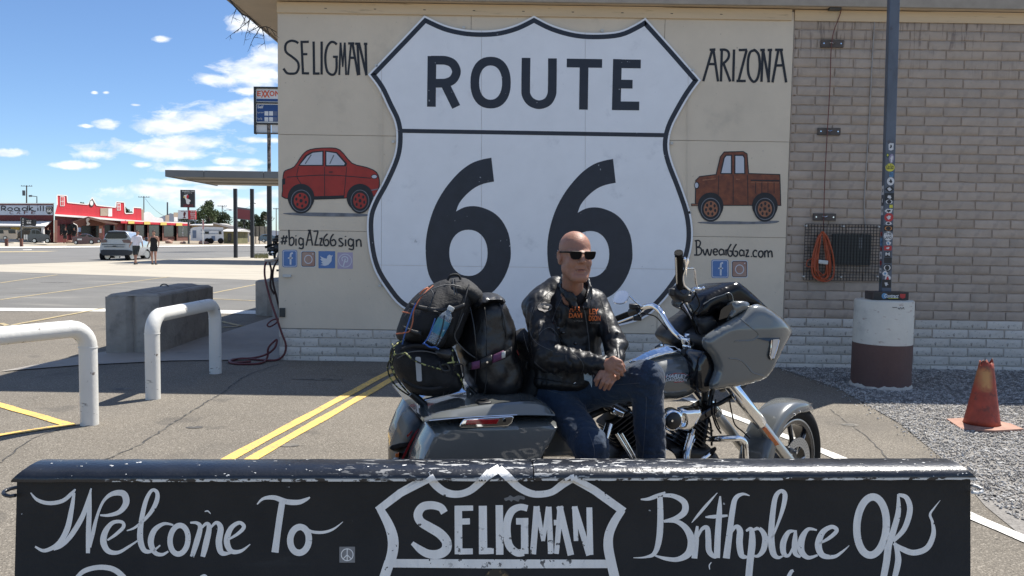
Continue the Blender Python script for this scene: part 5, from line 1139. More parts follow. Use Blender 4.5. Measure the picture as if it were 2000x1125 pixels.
# front fender: swept over the tyre
mb = MB(); Rf = .350; sec = [(-.088, -.055), (-.090, -.02), (-.082, .004), (-.055, .013), (0, .017), (.055, .013), (.082, .004), (.090, -.02), (.088, -.055)]
angs = np.linspace(R(46), R(212), 34); M_ = len(sec)
for i, a in enumerate(angs):
    e = min(i/4, 1); w = .42+.58*math.sin(min(i/7, 1)*math.pi/2); tail = max(0, (a-R(120))/R(86)); drop = 1+.5*tail
    for t, y in sec:
        r_ = Rf+y*w*(drop if y < 0 else 1)+.008*tail+.022*max(0, 1-i/7); mb.v.append(tuple(FW(r_*math.cos(a), r_*math.sin(a), t*w*(1+.12*tail))))
mb.f = [(i*M_+j, i*M_+j+1, (i+1)*M_+j+1, (i+1)*M_+j) for i in range(len(angs)-1) for j in range(M_-1)]; mb.m = [0]*len(mb.f)
o = mb.build('front_fender', m_grey, bike, smooth=60); sd = o.modifiers.new('s', 'SOLIDIFY'); sd.thickness = .004; sd.offset = -1; ss = o.modifiers.new('u', 'SUBSURF'); ss.levels = ss.render_levels = 1
for a in (R(96), R(106)): mb = MB(); mb.cyl(FW(.315*math.cos(a), .315*math.sin(a), .098), FW(.315*math.cos(a), .315*math.sin(a), .105), .006, 8); mb.build('fender_bolt', m_chr, o, smooth=50)
# forks (slider + chrome cover), near and far
rake = Vector((FC.x, FC.y, FC.z))
topn = P(1449, 757, 4.17); topf = P(1409, 765, 4.36)
for nm, a, t in (('near', topn, .142), ('far', topf, -.142)):
    b = FW(-.085, -.03, t); a = b-Bd*.545+Vector((0, 0, .612)); m1 = a+(b-a)*.50
    fk = tag(MB().tube([m1, b+(m1-b)*.12, b], [.029, .031, .026], 20).build('fork_leg', m_alu, bike, smooth=60))
    mb = MB(); mb.tube([a+(a-b)*.001, a, m1, m1+(b-m1)*.02], [.036, .0365, .0365, .033], 24); mb.build('fork_cover', m_chr, fk, smooth=50)
    mb = MB(); mb.cyl(b-hn*.03*(1 if t > 0 else -1), b+hn*.028*(1 if t > 0 else -1), .028, 16); mb.build('axle_clamp', m_alu, fk, smooth=50)
    if t > 0:
        mb = MB(); dd_ = (b-a).normalized(); q = a+(b-a)*.60; side = dd_.cross(hn).normalized(); nrm = (EYE-q); nrm = (nrm-dd_*nrm.dot(dd_)).normalized(); sd_ = dd_.cross(nrm)
        r0 = q+nrm*.0305; mb.hexa([r0-sd_*.011-dd_*.065, r0+sd_*.011-dd_*.072, r0+sd_*.011+dd_*.065, r0-sd_*.011+dd_*.072]+[x+nrm*.006 for x in (r0-sd_*.011-dd_*.065, r0+sd_*.011-dd_*.072, r0+sd_*.011+dd_*.065, r0-sd_*.011+dd_*.072)]); mb.build('amber_reflector', m_amb, fk, bevel=.002)
        cp = FW(-.12, .055, .085); mb = MB(); mb.box(cp, (.10, .055, .12), Matrix.Rotation(STEER, 3, 'Z') @ Matrix.Rotation(.4, 3, 'Y')); cal = mb.build('brake_caliper', m_bkm, fk, bevel=.012)
        for dx, dy in ((-.03, .03), (.03, .035), (-.01, -.035), (.035, -.03)): mb = MB(); c = FW(-.12+dx, .055+dy, .112); mb.cyl(c, c+hn*.014, .009, 10); mb.build('caliper_bolt', m_chr, cal, smooth=40)
mb = MB(); mb.tube([topf+(topf-FC)*.0+Vector((0,0,.03)), (topf+topn)/2+Vector((0,0,.05)), topn+Vector((0,0,.03))], .035, 12); mb.build('fork_clamp', m_bkm, bike, smooth=60)
# --- fairing
fair = [(1374,678),(1372,664),(1383,652),(1404,638),(1431,622),(1450,611),(1463,599),(1480,594),(1502,603),(1526,620),(1543,638),(1549,648),(1541,660),(1531,676),(1523,692),(1515,708),(1508,723),(1494,739),(1462,750),(1425,757),(1386,760),(1393,733),(1396,717),(1391,700),(1382,688)]
sN = bpl(1549, 648, .10)[0]
def fte(s, z): return -.17*max(0, min(1, (s-sN+.30)/.30))**2.0-.03*max(0, (z-1.15)/.2)
FT = .27
fo = pillow('fairing', fair, FT, .030, .034, m_grey, bike, back=.05, p=2.0, tedge=fte, sm=3, relax=3, step=.011)
fi_ = [bpl(x, y, FT-.02) for x, y in inset(fair, 7)]
pillow('fairing_core', fi_, .20, .02, .02, m_bkm, bike, back=.50, space='sz', sm=1, relax=1, step=.016)
pillow('far_fairing_shell', [bpl(x, y, FT-.02) for x, y in inset(fair, 12)], -.30, .02, .02, m_grey, bike, back=.05, space='sz', sm=1, relax=1, step=.016)
# crease strokes of the fairing side (raised edges)
def on_fair(px, py):
    h = bvh_f.ray_cast(EYE, ray(px, py)); return h[0] if h[0] else bw_(px, py, .14)
_o = worg(fo); bvh_f = BVHTree.FromPolygons([v.co+_o for v in fo.data.vertices], [tuple(p.vertices) for p in fo.data.polygons])
for q in ([(1446,622),(1462,636),(1478,648),(1481,656),(1470,664),(1448,666),(1434,667)], [(1424,700),(1444,703),(1458,714),(1470,728),(1490,734),(1494,738)]):
    w = [on_fair(x, y) for x, y, _ in [(a, b, 0) for a, b in [(c[0], c[1]) for c in cr(q, 5)]]]; mb = MB(); mb.tube(w, .0035, 6); mb.build('fairing_crease', m_grey, fo, smooth=60)
# headlight pocket
hl = [(1478,661),(1504,660),(1524,660),(1522,670),(1519,686),(1512,702),(1505,703),(1500,696),(1503,680),(1506,668)]
mb = MB(); hw = [on_fair(x, y) for x, y in hl]; c = sum(hw, Vector())/len(hw); nv = (EYE-c).normalized()
mb.plate([[(x, y) for x, y in hl]], lambda x, y, d: on_fair(min(x, 1531), y)+nv*d, .003, .008, 0); hb = mb.build('headlight', m_bkp, fo)
mb = MB(); mb.plate([[(1510,663),(1522,662),(1520,670),(1516,690),(1510,701),(1505,699),(1508,682)]], lambda x, y, d: on_fair(x, y)+nv*d, .010, .013, 0); mb.build('lens', m_lens, hb)
mb = MB(); mb.tube([on_fair(x, y)+nv*.013 for x, y in [(1507,664),(1506,678),(1503,694),(1506,702)]], .004, 6); mb.tube([on_fair(x, y)+nv*.012 for x, y in [(1522,664),(1517,684),(1511,700)]], .0035, 6); mb.build('chrome_edge', m_chr, hb, smooth=60)
# windshield (dark), upper cowl and dash
pillow('dash', [(1306,668),(1312,650),(1322,636),(1342,620),(1362,606),(1367,592),(1374,580),(1404,567),(1432,556),(1446,575),(1462,597),(1452,612),(1404,640),(1384,654),(1374,668),(1378,690),(1392,705),(1388,740),(1372,735),(1362,712),(1352,700),(1332,690)], -.06, .045, .04, m_bkm, bike, back=.24, sm=2)
pillow('windshield', [(1362,616),(1366,600),(1370,587),(1377,577),(1392,569),(1408,562),(1428,554),(1438,550.5),(1444,552),(1458,563),(1474,577),(1490,592),(1503,605),(1482,600),(1462,598),(1440,597),(1418,604),(1396,610),(1378,618)], .16, .03, .012, m_glass, bike, back=.36, sm=1, relax=8, smooth=60, step=.009)
mb = MB(); mb.tube([bw_(x, y, .212) for x, y in cr([(1374,594),(1392,583),(1412,576),(1424,572),(1430,578),(1432,588)], 5)], .003, 6); mb.build('cowl_seam', m_grey, bike, smooth=60)
mb = MB(); mb.plate([[(1404,625),(1408,606),(1414,600),(1430,592),(1437,590),(1434,598),(1420,620)]], lambda x, y, d: bw_(x, y, .245+d), 0, .004); mb.build('air_vent', m_bkp, bike)
pillow('vent_surround', [(1430,592),(1450,588),(1463,592),(1462,602),(1446,612),(1418,627),(1432,608)], .25, .014, .008, m_grey, bike, back=.2, sm=2)
pillow('inner_fairing', [(1368,620),(1380,615),(1392,616),(1400,628),(1406,636),(1390,648),(1376,658),(1368,650),(1362,634)], .16, .03, .02, m_bkm, bike, back=.08)
pillow('fairing_lower', [(1366,692),(1378,684),(1388,694),(1396,712),(1394,735),(1387,762),(1372,768),(1360,760),(1356,735),(1360,710)], .22, .022, .02, m_bkp, bike, back=.3)
pillow('far_fairing_edge', [(1278,680),(1290,670),(1306,664),(1322,660),(1330,672),(1322,684),(1300,682)], -.30, .03, .02, m_grey, bike)
# --- tank
tank = [(1180,742),(1198,722),(1222,708),(1246,697),(1275,687),(1308,682),(1336,687),(1354,699),(1361,716),(1359,738),(1352,757),(1340,772),(1318,781),(1280,784),(1232,779),(1196,765)]
def tkf(s, z, t, h): return t
tk = pillow('fuel_tank', tank, 0, .165, .135, m_grey, bike, p=2.0, relax=8, step=.013, sm=3)
_o = worg(tk); bvh_t = BVHTree.FromPolygons([v.co+_o for v in tk.data.vertices], [tuple(p.vertices) for p in tk.data.polygons])
def on_tank(px, py, d=.001):
    h = bvh_t.ray_cast(EYE, ray(px, py))
    if h[0] is None: return bw_(px, py, .1)
    n_ = h[1] if h[1].dot(ray(px, py)) < 0 else -h[1]; return h[0]+n_*d
con = [(1228,708),(1246,696),(1268,684),(1290,677),(1308,673),(1322,676),(1331,685),(1330,694),(1300,696),(1268,704),(1244,713)]
pillow('tank_console', con, .03, .075, .03, m_chr, bike, relax=10, step=.008)
mb = MB(); mb.lathe([(0, .0), (.028, 0), (.030, -.008)], bw_(1300, 679, 0)+Vector((0, 0, .02)), (0, 0, 1), 20); mb.build('fuel_cap', m_chr, bike, smooth=40)
m_bdw = M('badge_white', (.6,.62,.66), .3, var=.1); m_bdr = M('badge_red', (.35,.02,.02), .35)
mb = MB(); ft = lambda x, y, d: on_tank(x, y, d)
mb.plate([[(1299,741),(1303,731),(1344,727),(1347,738),(1343,743),(1302,746)]], ft, .0015, None, 1); mb.plate([[(1297,736),(1318,728.5),(1334,729),(1348,735),(1334,746),(1318,747.5)]], ft, .001, None, 2)
add_text(mb, 'HARLEY', (1300, 731, 1343, 738), ft, .0025, 0, bold=.02, shear=.3); add_text(mb, 'DAVIDSON', (1300, 738.5, 1342, 745), ft, .0025, 0, bold=.02, shear=.3)
mb.build('tank_badge', [m_bdw, m_bkp, m_bdr], tk, fixn=False)
# --- seat, frame, side cover
pillow('seat', [(905,782),(930,768),(980,760),(1040,758),(1085,764),(1120,776),(1165,778),(1200,768),(1226,752),(1236,768),(1215,788),(1150,796),(1060,792),(960,792)], .0, .17, .06, m_seat, bike, relax=3)
pillow('side_cover', [(1070,812),(1084,808),(1150,812),(1152,850),(1140,893),(1040,893)], .17, .03, .03, m_grey, bike, back=.05, sm=1)
for pts, r_, m_ in (([(1376,745,.03),(1376,790,.03),(1366,850,.04),(1356,930,.06)], .020, m_bkm), ([(1250,785,.05),(1180,800,.07),(1090,850,.09),(1040,910,.1)], .018, m_bkm), ([(1392,760,.10),(1384,800,.11),(1374,860,.12),(1362,930,.12)], .014, m_bkm), ([(1450,762,.12),(1420,780,.12),(1400,790,.10),(1378,790,.08)], .012, m_bkm)): tubeb('frame_tube', pts, r_, m_)
tubeb('brake_hose', [(1392,772,.15),(1390,800,.17),(1398,830,.17),(1408,846,.15)], .005, m_rub); tubeb('brake_hose', [(1424,777,.10),(1430,810,.12),(1436,830,.13),(1452,844,.13),(1464,856,.12)], .004, m_rub); tubeb('brake_hose', [(1398,780,.14),(1396,812,.15),(1406,838,.15)], .004, m_rub)
# --- engine
eng = thing('engine', None, None, B(1.35, 0, .35)-worg(bike)); eng.parent = bike
pillow('crankcase', [(1180,865),(1240,850),(1340,852),(1380,870),(1392,930),(1340,970),(1220,975),(1170,940)], .0, .17, .05, m_fin, eng, relax=2)
def fins(px0, px1, n_, w0, w1, t, thick=.006, nm='cylinder'):
    a, b = bw_(*px0, t), bw_(*px1, t); ax = (b-a).normalized(); side = Bd-ax*Bd.dot(ax); side.normalize(); cy = MB(); cy.tube([a, b], .055, 20); cyo_ = cy.build(nm, m_fin, eng, smooth=50)
    for k in range(n_):
        c = a+(b-a)*(k+.5)/n_; mb = MB(); f = lambda x, y, d: c+side*x+Bn*y+ax*d
        mb.plate([rrect(-w0/2, -w1/2, w0/2, w1/2, .03, 3)], f, -thick/2, thick/2); mb.build('cooling_fin', m_fin, cyo_)
    return cyo_, a, b, ax, side
c1, a, b, ax, sd_ = fins((1196, 808), (1246, 892), 12, .17, .17, .06)
fins((1362, 818), (1312, 894), 12, .17, .17, .06)
for q in ((1198, 796, 0), (1362, 806, 0)):
    c = bw_(q[0], q[1], .06); mb = MB(); mb.box(c, (.19, .15, .065), Matrix.Rotation(.33, 3, 'Z') @ Matrix.Rotation(.5 if q[0] < 1300 else -.45, 3, 'Y')); mb.build('rocker_cover', m_bkp, eng, bevel=.02)
c = bw_(1206, 806, .16); mb = MB(); mb.box(c, (.07, .03, .035), Matrix.Rotation(.33, 3, 'Z') @ Matrix.Rotation(.4, 3, 'Y')); mb.build('rocker_trim', m_chr, eng, bevel=.008)
for p0_, p1_ in (((1204,846),(1240,905)), ((1213,846),(1247,905)), ((1356,838),(1338,890))): tubeb('pushrod_tube', [(p0_[0], p0_[1], .165), (p1_[0], p1_[1], .165)], .009, m_chr, eng)
for p0_, r_, nm, m_ in (((1313,820), .062, 'air_cleaner', m_chr), ((1311,820), .048, 'air_cleaner_cover', m_bkm)):
    c = bw_(*p0_, .19); mb = MB(); mb.lathe([(0, .035 if nm[-1] == 'r' and r_ < .05 else .022), (r_*.8, .035 if r_ < .05 else .022), (r_*.96, .026 if r_ < .05 else .012), (r_, -.03)], c, Bn, 32); mb.build(nm, m_, eng, smooth=50)
c = bw_(1311, 821, .225); mb = MB(); mb.cyl(c, c+Bn*.012, .006, 8); mb.build('cover_bolt', m_chr, eng)
pillow('air_intake', [(1322,796),(1352,792),(1370,796),(1368,812),(1352,838),(1330,842),(1316,836),(1330,820)], .17, .03, .014, m_chr, eng, back=.05, sm=2)
mb = MB(); c = bw_(1290, 905, .2); mb.lathe([(0, .03), (.08, .03), (.09, .015), (.092, -.03)], c, Bn, 32); mb.build('timing_cover', m_chr, eng, smooth=50)
tubeb('exhaust_pipe', [(1190,830,.15),(1180,860,.19),(1170,900,.2),(1120,935,.22),(1000,960,.28),(880,975,.30)], [.022,.022,.024,.035,.05,.05], m_stain, bike); tubeb('exhaust_pipe', [(1350,850,.15),(1342,880,.19),(1330,915,.21),(1250,945,.22),(1120,950,.22)], .022, m_stain, bike)
tubeb('crash_bar', [(1384,858,.05),(1400,857,.24),(1432,856,.30),(1446,857,.30),(1454,864,.30),(1456,878,.30),(1456,930,.28),(1440,965,.2),(1380,972,.05)], .0165, m_chr)
tubeb('brake_pedal', [(1392,880,.26),(1384,888,.27),(1372,898,.28),(1362,912,.26)], .012, m_chr); pillow('pedal_pad', [(1388,876),(1397,872),(1400,877),(1392,890),(1386,892)], .28, .012, .008, m_rub, bike, sm=1)
mb = MB(); c = bw_(1285, 945, .30); mb.box(c, (.30, .12, .02), Matrix.Rotation(math.atan2(Bd.y, Bd.x), 3, 'Z')); mb.build('floorboard', m_bkm, bike, bevel=.008)
tubeb('shift_linkage', [(1356,858,.14),(1348,880,.18),(1344,905,.2)], .007, m_chr); tubeb('cooling_line', [(1378,800,.12),(1388,830,.13),(1390,870,.12)], .006, m_rub)
pillow('horn_cover', [(1262,800),(1285,797),(1292,812),(1288,838),(1268,842),(1258,822)], .2, .02, .012, m_chr, eng, back=.03)
# --- handlebar, mirrors, controls
tubeb('handlebar', [(1342,664,.03),(1326,656,.0),(1309,638,-.08),(1294,614,-.18),(1284,602,-.22),(1272,597,-.27),(1258,600,-.33),(1244,607,-.40)], .0165, m_chr)
tubeb('handlebar', [(1362,664,.03),(1368,656,.06),(1364,640,.12),(1354,618,.18),(1342,596,.24),(1335,584,.27),(1329,574,.30)], .0165, m_chr)
mb = MB(); c = (bw_(1342, 662, .04)+bw_(1362, 660, .04))/2
for dz, w_, h_ in ((0, .11, .045), (-.035, .09, .03), (.02, .06, .03)): mb.box(c+Vector((0, 0, dz)), (w_, .07, h_), Matrix.Rotation(.5, 3, 'Z') @ Matrix.Rotation(-.35, 3, 'Y'))
mb.build('riser_clamp', m_chr, bike, bevel=.008)
for k, q in enumerate(((1337,668,.03),(1352,664,.045),(1366,656,.05),(1358,674,.05))): c = bw_(*q); mb = MB(); mb.cyl(c-Bn*.012, c+Bn*.012, .011, 10); mb.build('clamp_bolt', m_chr, bike, smooth=50)
# near grip points up towards the camera, its switch housing seen end on
gA, gB = bw_(1328, 562, .34), bw_(1325.5, 493, .47)
mb = MB(); c = bw_(1329, 571, .32); axg = (gB-gA).normalized(); vv = Bn*.8+Vector((0, 0, .3)); vv.normalize()
mb.lathe([(0, .030), (.030, .030), (.040, .022), (.044, .006), (.045, -.03), (.034, -.042), (0, -.042)], c, vv, 24); mb.build('switch_housing', m_bkm, bike, smooth=45)
mb = MB(); mb.lathe([(0, .034), (.018, .034), (.022, .028), (.022, .02)], c, vv, 20); mb.build('housing_cap', m_bkp, bike, smooth=45)
for o_ in (Vector((.03, 0, -.03)), Vector((-.035, 0, 0))): mb = MB(); mb.box(c+o_, (.045, .05, .04)); mb.build('switch_block', m_bkm, bike, bevel=.008)
mb = MB(); mb.tube([gA-axg*.03, gA, gA+axg*.02, gB-axg*.012, gB-axg*.01, gB], [.015, .016, .0195, .0195, .021, .021], 20); g = mb.build('grip', m_rub, bike, smooth=40)
for k in range(3): mb = MB(); o_ = Vector((-.0195+.006*k, -.0175+.001*k, 0)); mb.tube([gA+axg*.03+o_, gB-axg*.03+o_], .003, 6); mb.build('grip_band', m_chr, g, smooth=60)
fgA, fgB = bw_(1240, 609, -.40), bw_(1196, 626, -.56)
mb = MB(); mb.lathe([(0, .03), (.03, .03), (.036, .0), (.034, -.035), (0, -.035)], fgA, (fgB-fgA), 18); mb.build('switch_housing', m_bkm, bike, smooth=45)
for dx, dz in ((-.012, .035), (.01, -.035)): mb = MB(); mb.box(fgA+Vector((dx, -.02, dz)), (.05, .05, .03)); mb.build('switch_block', m_bkm, bike, bevel=.006)
mb = MB(); mb.tube([fgA, fgB], .019, 18); mb.build('grip', m_rub, bike, smooth=40)
tubeb('clutch_lever', [(1258,604,-.38),(1246,614,-.36),(1232,620,-.40),(1206,630,-.48)], .006, m_chr)
mb = MB(); mc_ = bw_(1215, 581, -.42); face = (EYE-mc_).normalized(); face = (face+Vector((-.12, 0, .42))).normalized(); mx_ = Vector((0, 0, 1)).cross(face).normalized(); my_ = face.cross(mx_)
pl = cr([(-.045, .010), (-.030, .036), (0, .045), (.030, .034), (.036, .008), (.026, -.022), (.0, -.038), (-.036, -.036), (-.050, -.020)], 4, True)
fm = lambda x, y, d: mc_+mx_*(-x)*-1*1.02+my_*y*1.02+face*d
mb.plate([pl], fm, -.012, 0); mir = mb.build('mirror', m_chr, bike, bevel=.004); mb = MB(); mb.plate([inset(pl, .004)], fm, .0012, None); mb.build('mirror_glass', M('mirror_glass', (.9,.92,.95), .01, 1.0, var=0), mir, fixn=False)
tubeb('mirror_stem', [(1229,578,-.41),(1240,588,-.39),(1254,600,-.37)], .0055, m_chr)
tubeb('brake_lever', [(1346,566,.34),(1336,556,.37),(1334,540,.40),(1338,524,.43),(1337,508,.47),(1337,505,.47)], [.008,.007,.006,.006,.008,.009], m_chr)
tubeb('mirror_stem', [(1337,525,.40),(1348,524,.36),(1356,526,.33),(1358,545,.31),(1361,562,.30)], .005, m_chr); mb = MB(); c = bw_(1362, 564, .30); mb.sphere(c, (.025, .012, .010)); mb.sphere(c+Vector((.03, 0, .004)), .009); mb.sphere(c+Vector((-.02,0,-.012)), .010); mb.build('mirror_clamp', m_chr, bike, smooth=80)
mb = MB(); mb.plate([cr([(1343,520),(1346,512),(1344,503),(1340,512),(1339,530),(1341,542)], 3, True)], lambda x, y, d: bw_(x, y, .40+d), 0, .012); mb.build('mirror_back', m_chr, bike, bevel=.002)
for q in ([(1336,590,.30),(1330,600,.27),(1348,622,.2),(1360,650,.1)], [(1356,568,.3),(1366,595,.25),(1352,620,.2),(1364,650,.12)], [(1350,570,.30),(1344,590,.29),(1352,585,.3),(1360,572,.3)], [(1252,612,-.34),(1280,618,-.25),(1300,640,-.15),(1325,668,-.05)], [(1345,678,.05),(1330,690,.05),(1345,700,.08),(1362,702,.1)]): tubeb('control_cable', q, .004, m_rub, n=8)
for px, py, t, r_ in ((1318,694,.03,.02),(1336,690,.05,.025),(1350,684,.06,.03),(1362,690,.08,.03),(1374,672,.08,.03)): mb = MB(); mb.sphere(bw_(px, py, t), (r_*1.3, r_, r_)); mb.build('neck_fitting', m_bkm, bike, smooth=80)
# --- saddlebags
def bag(near=True):
    tt = .30 if near else -.30; sgn = 1 if near else -1
    body = [(834,826),(868,816),(1000,812),(1040,811),(1080,813),(1062,850),(1030,905),(1010,960),(940,985),(830,975),(798,950),(799,902),(815,860)]
    lid = [(828,826),(834,812),(848,803),(878,794),(920,785),(970,780),(1030,777),(1050,779),(1062,785),(1075,798),(1083,811),(1040,813),(1000,813),(868,819)]
    if near: b_ = pillow('saddlebag', body, tt, .13, .018, m_grey, bike, back=.13, p=2.0, sm=1, relax=1, smooth=50, step=.010, tfun=lambda s, z, t, h: t+.012*h*math.sin((z-.25)*4.5))
    else: q = [bpl(x, y, .30) for x, y in body]; b_ = pillow('saddlebag', q, tt, .12, .05, m_grey, bike, sm=1, space='sz')
    xs = [829, 848, 880, 920, 970, 1006, 1037, 1057, 1072, 1084]; top = [818, 804, 794.5, 786, 780.5, 778.5, 777.5, 782, 793, 809]; mid = [820, 811.5, 804, 797.5, 791, 787.5, 786.5, 789.5, 798.5, 810]; bot = [824.5, 819.8, 817.2, 815, 812.6, 811, 810.6, 811, 811.3, 812]
    mb = MB(); q2 = cr(list(zip(xs, top, mid, bot)), 4); rows = []
    for x, yt, ym, yb in q2:
        e = .30; A_s, A_z = bpl(x, yt, .30); M_s, M_z = bpl(x, ym, .405); B_s, B_z = bpl(x, yb, .436); e = (x-829)/255
        pr = [(A_s, .02, A_z-.012), (A_s, .12, A_z), (A_s, .26, A_z+.004), (A_s, .315, A_z-.001), (M_s, .395, M_z+.004), (M_s, .410, M_z-.004), (B_s, .434, B_z+.006), (B_s, .437, B_z), (B_s, .425, B_z-.004), (B_s, .05, B_z-.004)]
        if not near: pr = [(a_, .33-t_ if t_ > .3 else -.0-(t_), z_) if False else (a_, -t_, z_) for a_, t_, z_ in pr]
        rows.append([B(*p) for p in pr])
    n = len(rows[0]); mb.v = [tuple(p) for r_ in rows for p in r_]; mb.f = [(i*n+j, i*n+(j+1) % n, (i+1)*n+(j+1) % n, (i+1)*n+j) for i in range(len(rows)-1) for j in range(n)]+[tuple(range(n)), tuple((len(rows)-1)*n+j for j in range(n))]; mb.m = [0]*len(mb.f)
    l_ = mb.build('saddlebag_lid', m_grey, b_, smooth=28)
    return b_, l_
sb, lid_ = bag(); bag(False)
allv = []; allf = []
for o in (sb, lid_):
    o_ = worg(o); k = len(allv); allv += [v.co+o_ for v in o.data.vertices]; allf += [tuple(k+i for i in p.vertices) for p in o.data.polygons]
bvh_s = BVHTree.FromPolygons(allv, allf)
def on_bag(px, py, d=.001):
    h = bvh_s.ray_cast(EYE, ray(px, py))
    if h[0] is None: return bw_(px, py, .43)
    return h[0]+Bn*d
fl_ = lambda x, y, d: bw_(x, y, .43+d)
mb = MB(); mb.plate([[(897,833.5),(899,826.5),(906,818),(950,815),(1001,812),(1004,815),(1000,826),(992,832.5),(950,835),(901,836)]], fl_, .0, .024); lt = mb.build('latch', m_chr, sb, bevel=.009, seg=3)
mb = MB(); mb.plate([[(909,829.5),(912,821.5),(976,818),(970,828)]], fl_, .022, .028); mb.build('red_reflector', m_redl, lt, bevel=.002)
mb = MB(); c = fl_(985, 821, .026); mb.cyl(c-Bn*.005, c+Bn*.004, .008, 12); mb.build('lock', m_bkp, lt)
mb = MB(); mb.tube([fl_(x, y, .006) for x, y in [(838,821.5),(900,816),(960,812.5),(1010,810.3)]], .0028, 6); mb.build('trim_line', m_chr, sb, smooth=60)
c = bw_(944, 786, .34); mb = MB(); mb.box(c, (.06, .08, .016), Matrix.Rotation(.3, 3, 'Z') @ Matrix.Rotation(-.08, 3, 'Y')); mb.build('lid_latch', m_bkm, lid_, bevel=.005)
# saddlebag support, rear fender, lamps
pillow('rear_fender', [(792,850),(800,822),(822,808),(870,798),(960,788),(1060,800),(1080,850),(1050,900),(1000,880),(900,850),(830,880),(800,940),(776,940),(782,890)], 0.0, .10, .05, m_bkp, bike, relax=2, sm=2)
pillow('tail_fascia', [(841,806),(822,808),(810,813),(797,827),(788,850),(780,872),(767,905),(768,945),(800,945),(800,900),(816,858),(832,824)], .12, .06, .02, m_bkm, bike, back=.30, sm=1)
mb = MB(); mb.plate([[(812,842),(819,836),(802,868),(786,902),(779,915),(783,898),(797,868)]], lambda x, y, d: bw_(x, y, .188+d), 0, .01); mb.build('tail_light', m_redl, bike)
mb = MB(); mb.plate([[(794,850),(806,840),(803,847),(796,855)]], lambda x, y, d: bw_(x, y, .186+d), 0, .008); mb.build('tail_light', m_redl, bike)
mb = MB(); mb.plate([[(760,876),(764,870),(780,865.5),(800,863),(800,870),(782,874),(766,880)]], lambda x, y, d: bw_(x, y, .06+d), -.12, .12); mb.build('plate_bracket', m_bkm, bike, bevel=.003)
mb = MB(); mb.plate([[(772,886),(780,883),(779,893),(772,893)]], lambda x, y, d: bw_(x, y, .10+d), -.02, .09); mb.build('turn_signal', m_amb, bike, bevel=.003)
mb = MB(); mb.plate([[(769,894),(779,894),(775,905),(766,905)]], lambda x, y, d: bw_(x, y, .10+d), -.02, .09); mb.build('turn_signal', m_lens, bike, bevel=.003)
mb = MB(); mb.plate([[(1030,903),(1046,868),(1056,858),(1062,876),(1060,905)]], lambda x, y, d: bw_(x, y, .18+d), 0, .02); gb = mb.build('guard_bracket', m_bkm, bike); mb = MB(); c = bw_(1050, 889, .205); mb.lathe([(0, .008), (.008, .008), (.010, 0)], c, Bn, 12); mb.build('bolt', m_chr, gb, smooth=40)
# luggage rack of polished steel with black struts
tubeb('rack_strut', [(803,768,.12),(826,788,.12),(846,808,.12)], .018, m_bkm, sm=False); tubeb('rack_strut', [(803,768,-.14),(826,788,-.14),(846,808,-.14)], .018, m_bkm, sm=False)
tubeb('rack_strut', [(913,756,.12),(930,772,.12),(952,788,.12)], .012, m_bkm, sm=False)
mb = MB(); mb.hexa([bw_(828,777,.10), bw_(912,758,.10), bw_(936,790,.10), bw_(853,805,.10)]+[p_-Bn*.01 for p_ in (bw_(828,777,.10), bw_(912,758,.10), bw_(936,790,.10), bw_(853,805,.10))])
m_pol = M('polished_steel', (.75,.77,.8), .10, 1.0, var=.02)
rp_ = MB(); r4 = [bw_(828,776,.12), bw_(914,757,.12), bw_(934,786,.12), bw_(853,806,.12)]; up_ = [p_-Bn*.22-Vector((0, 0, .03)) for p_ in r4]
rp_.add([r4[0], r4[1], r4[2], r4[3], up_[0], up_[1]], [(3, 2, 5, 4)]); rk = rp_.build('rack_plate', m_pol, bike); sd = rk.modifiers.new('s', 'SOLIDIFY'); sd.thickness = .006
for q in ([(872,785,.13),(866,796,.13),(900,782,.13),(914,778,.13)], [(914,760,.13),(915,790,.13)]): tubeb('rack_bar', q, .009, m_bkm)
# ================================================================ RIDER
m_skin = M('skin', (.335,.168,.112), .52, var=.12, vs=16, bump=.35, bs=75, spec=.4); layer(m_skin, (.40,.15,.10), .5, .75, 13, fac=.4); layer(m_skin, (.27,.13,.09), .55, .72, 9, fac=.3, off=2)
m_skin.node_tree.nodes['Principled BSDF'].inputs['Subsurface Weight'].default_value = .08; m_skin.node_tree.nodes['Principled BSDF'].inputs['Subsurface Scale'].default_value = .01
m_leath = M('jacket_leather', (.009,.009,.010), .46, var=.25, vs=9, bump=.35, bs=60, spec=.42, rvar=.10)
m_den = M('denim', (.021,.034,.058), .85, var=.25, vs=8, bump=.7, bs=90, spec=.2, sheen=.15); layer(m_den, (.045,.075,.12), .42, .80, 4, fac=.7, stretch=(1,1,.5)); layer(m_den, (.025,.045,.085), .48, .6, 120, fac=.5, det=2)
m_boot = M('boot_leather', (.012,.011,.011), .5, bump=.3); m_tee = M('black_shirt', (.012,.012,.014), .9, bump=.3, bs=80)
m_pipe2 = M('piping_grey', (.085,.085,.085), .5); m_orl = M('letter_orange', (.55,.13,.03), .6, var=.15, vs=60); m_pat = M('patch_grey', (.22,.20,.18), .7, var=.4, vs=50); m_sun = M('sunglass_lens', (.004,.004,.005), .28, spec=.10); m_fr = M('sunglass_frame', (.005,.004,.004), .55, spec=.2)
rider = thing('person', 'bald man in black leather jacket, jeans and sunglasses sitting sideways on the motorcycle', 'person', G(1158, 1090)*1.0)
rider.location.z = 0
HC = P(1124, 499, 3.70); ya = R(14); pt_ = R(4)
hf = Vector((math.sin(ya)*math.cos(pt_), -math.cos(ya)*math.cos(pt_), -math.sin(pt_))); hr = Vector((math.cos(ya), math.sin(ya), 0)); roll_ = R(2); hu = hr.cross(hf)*1
if hu.z < 0: hu = -hu
HRm = Matrix((hr, hf, hu)).transposed()
def H(x, y, z): return HC+hr*x+hf*y+hu*z
def he(c, r): return el(H(*c), r, HRm)
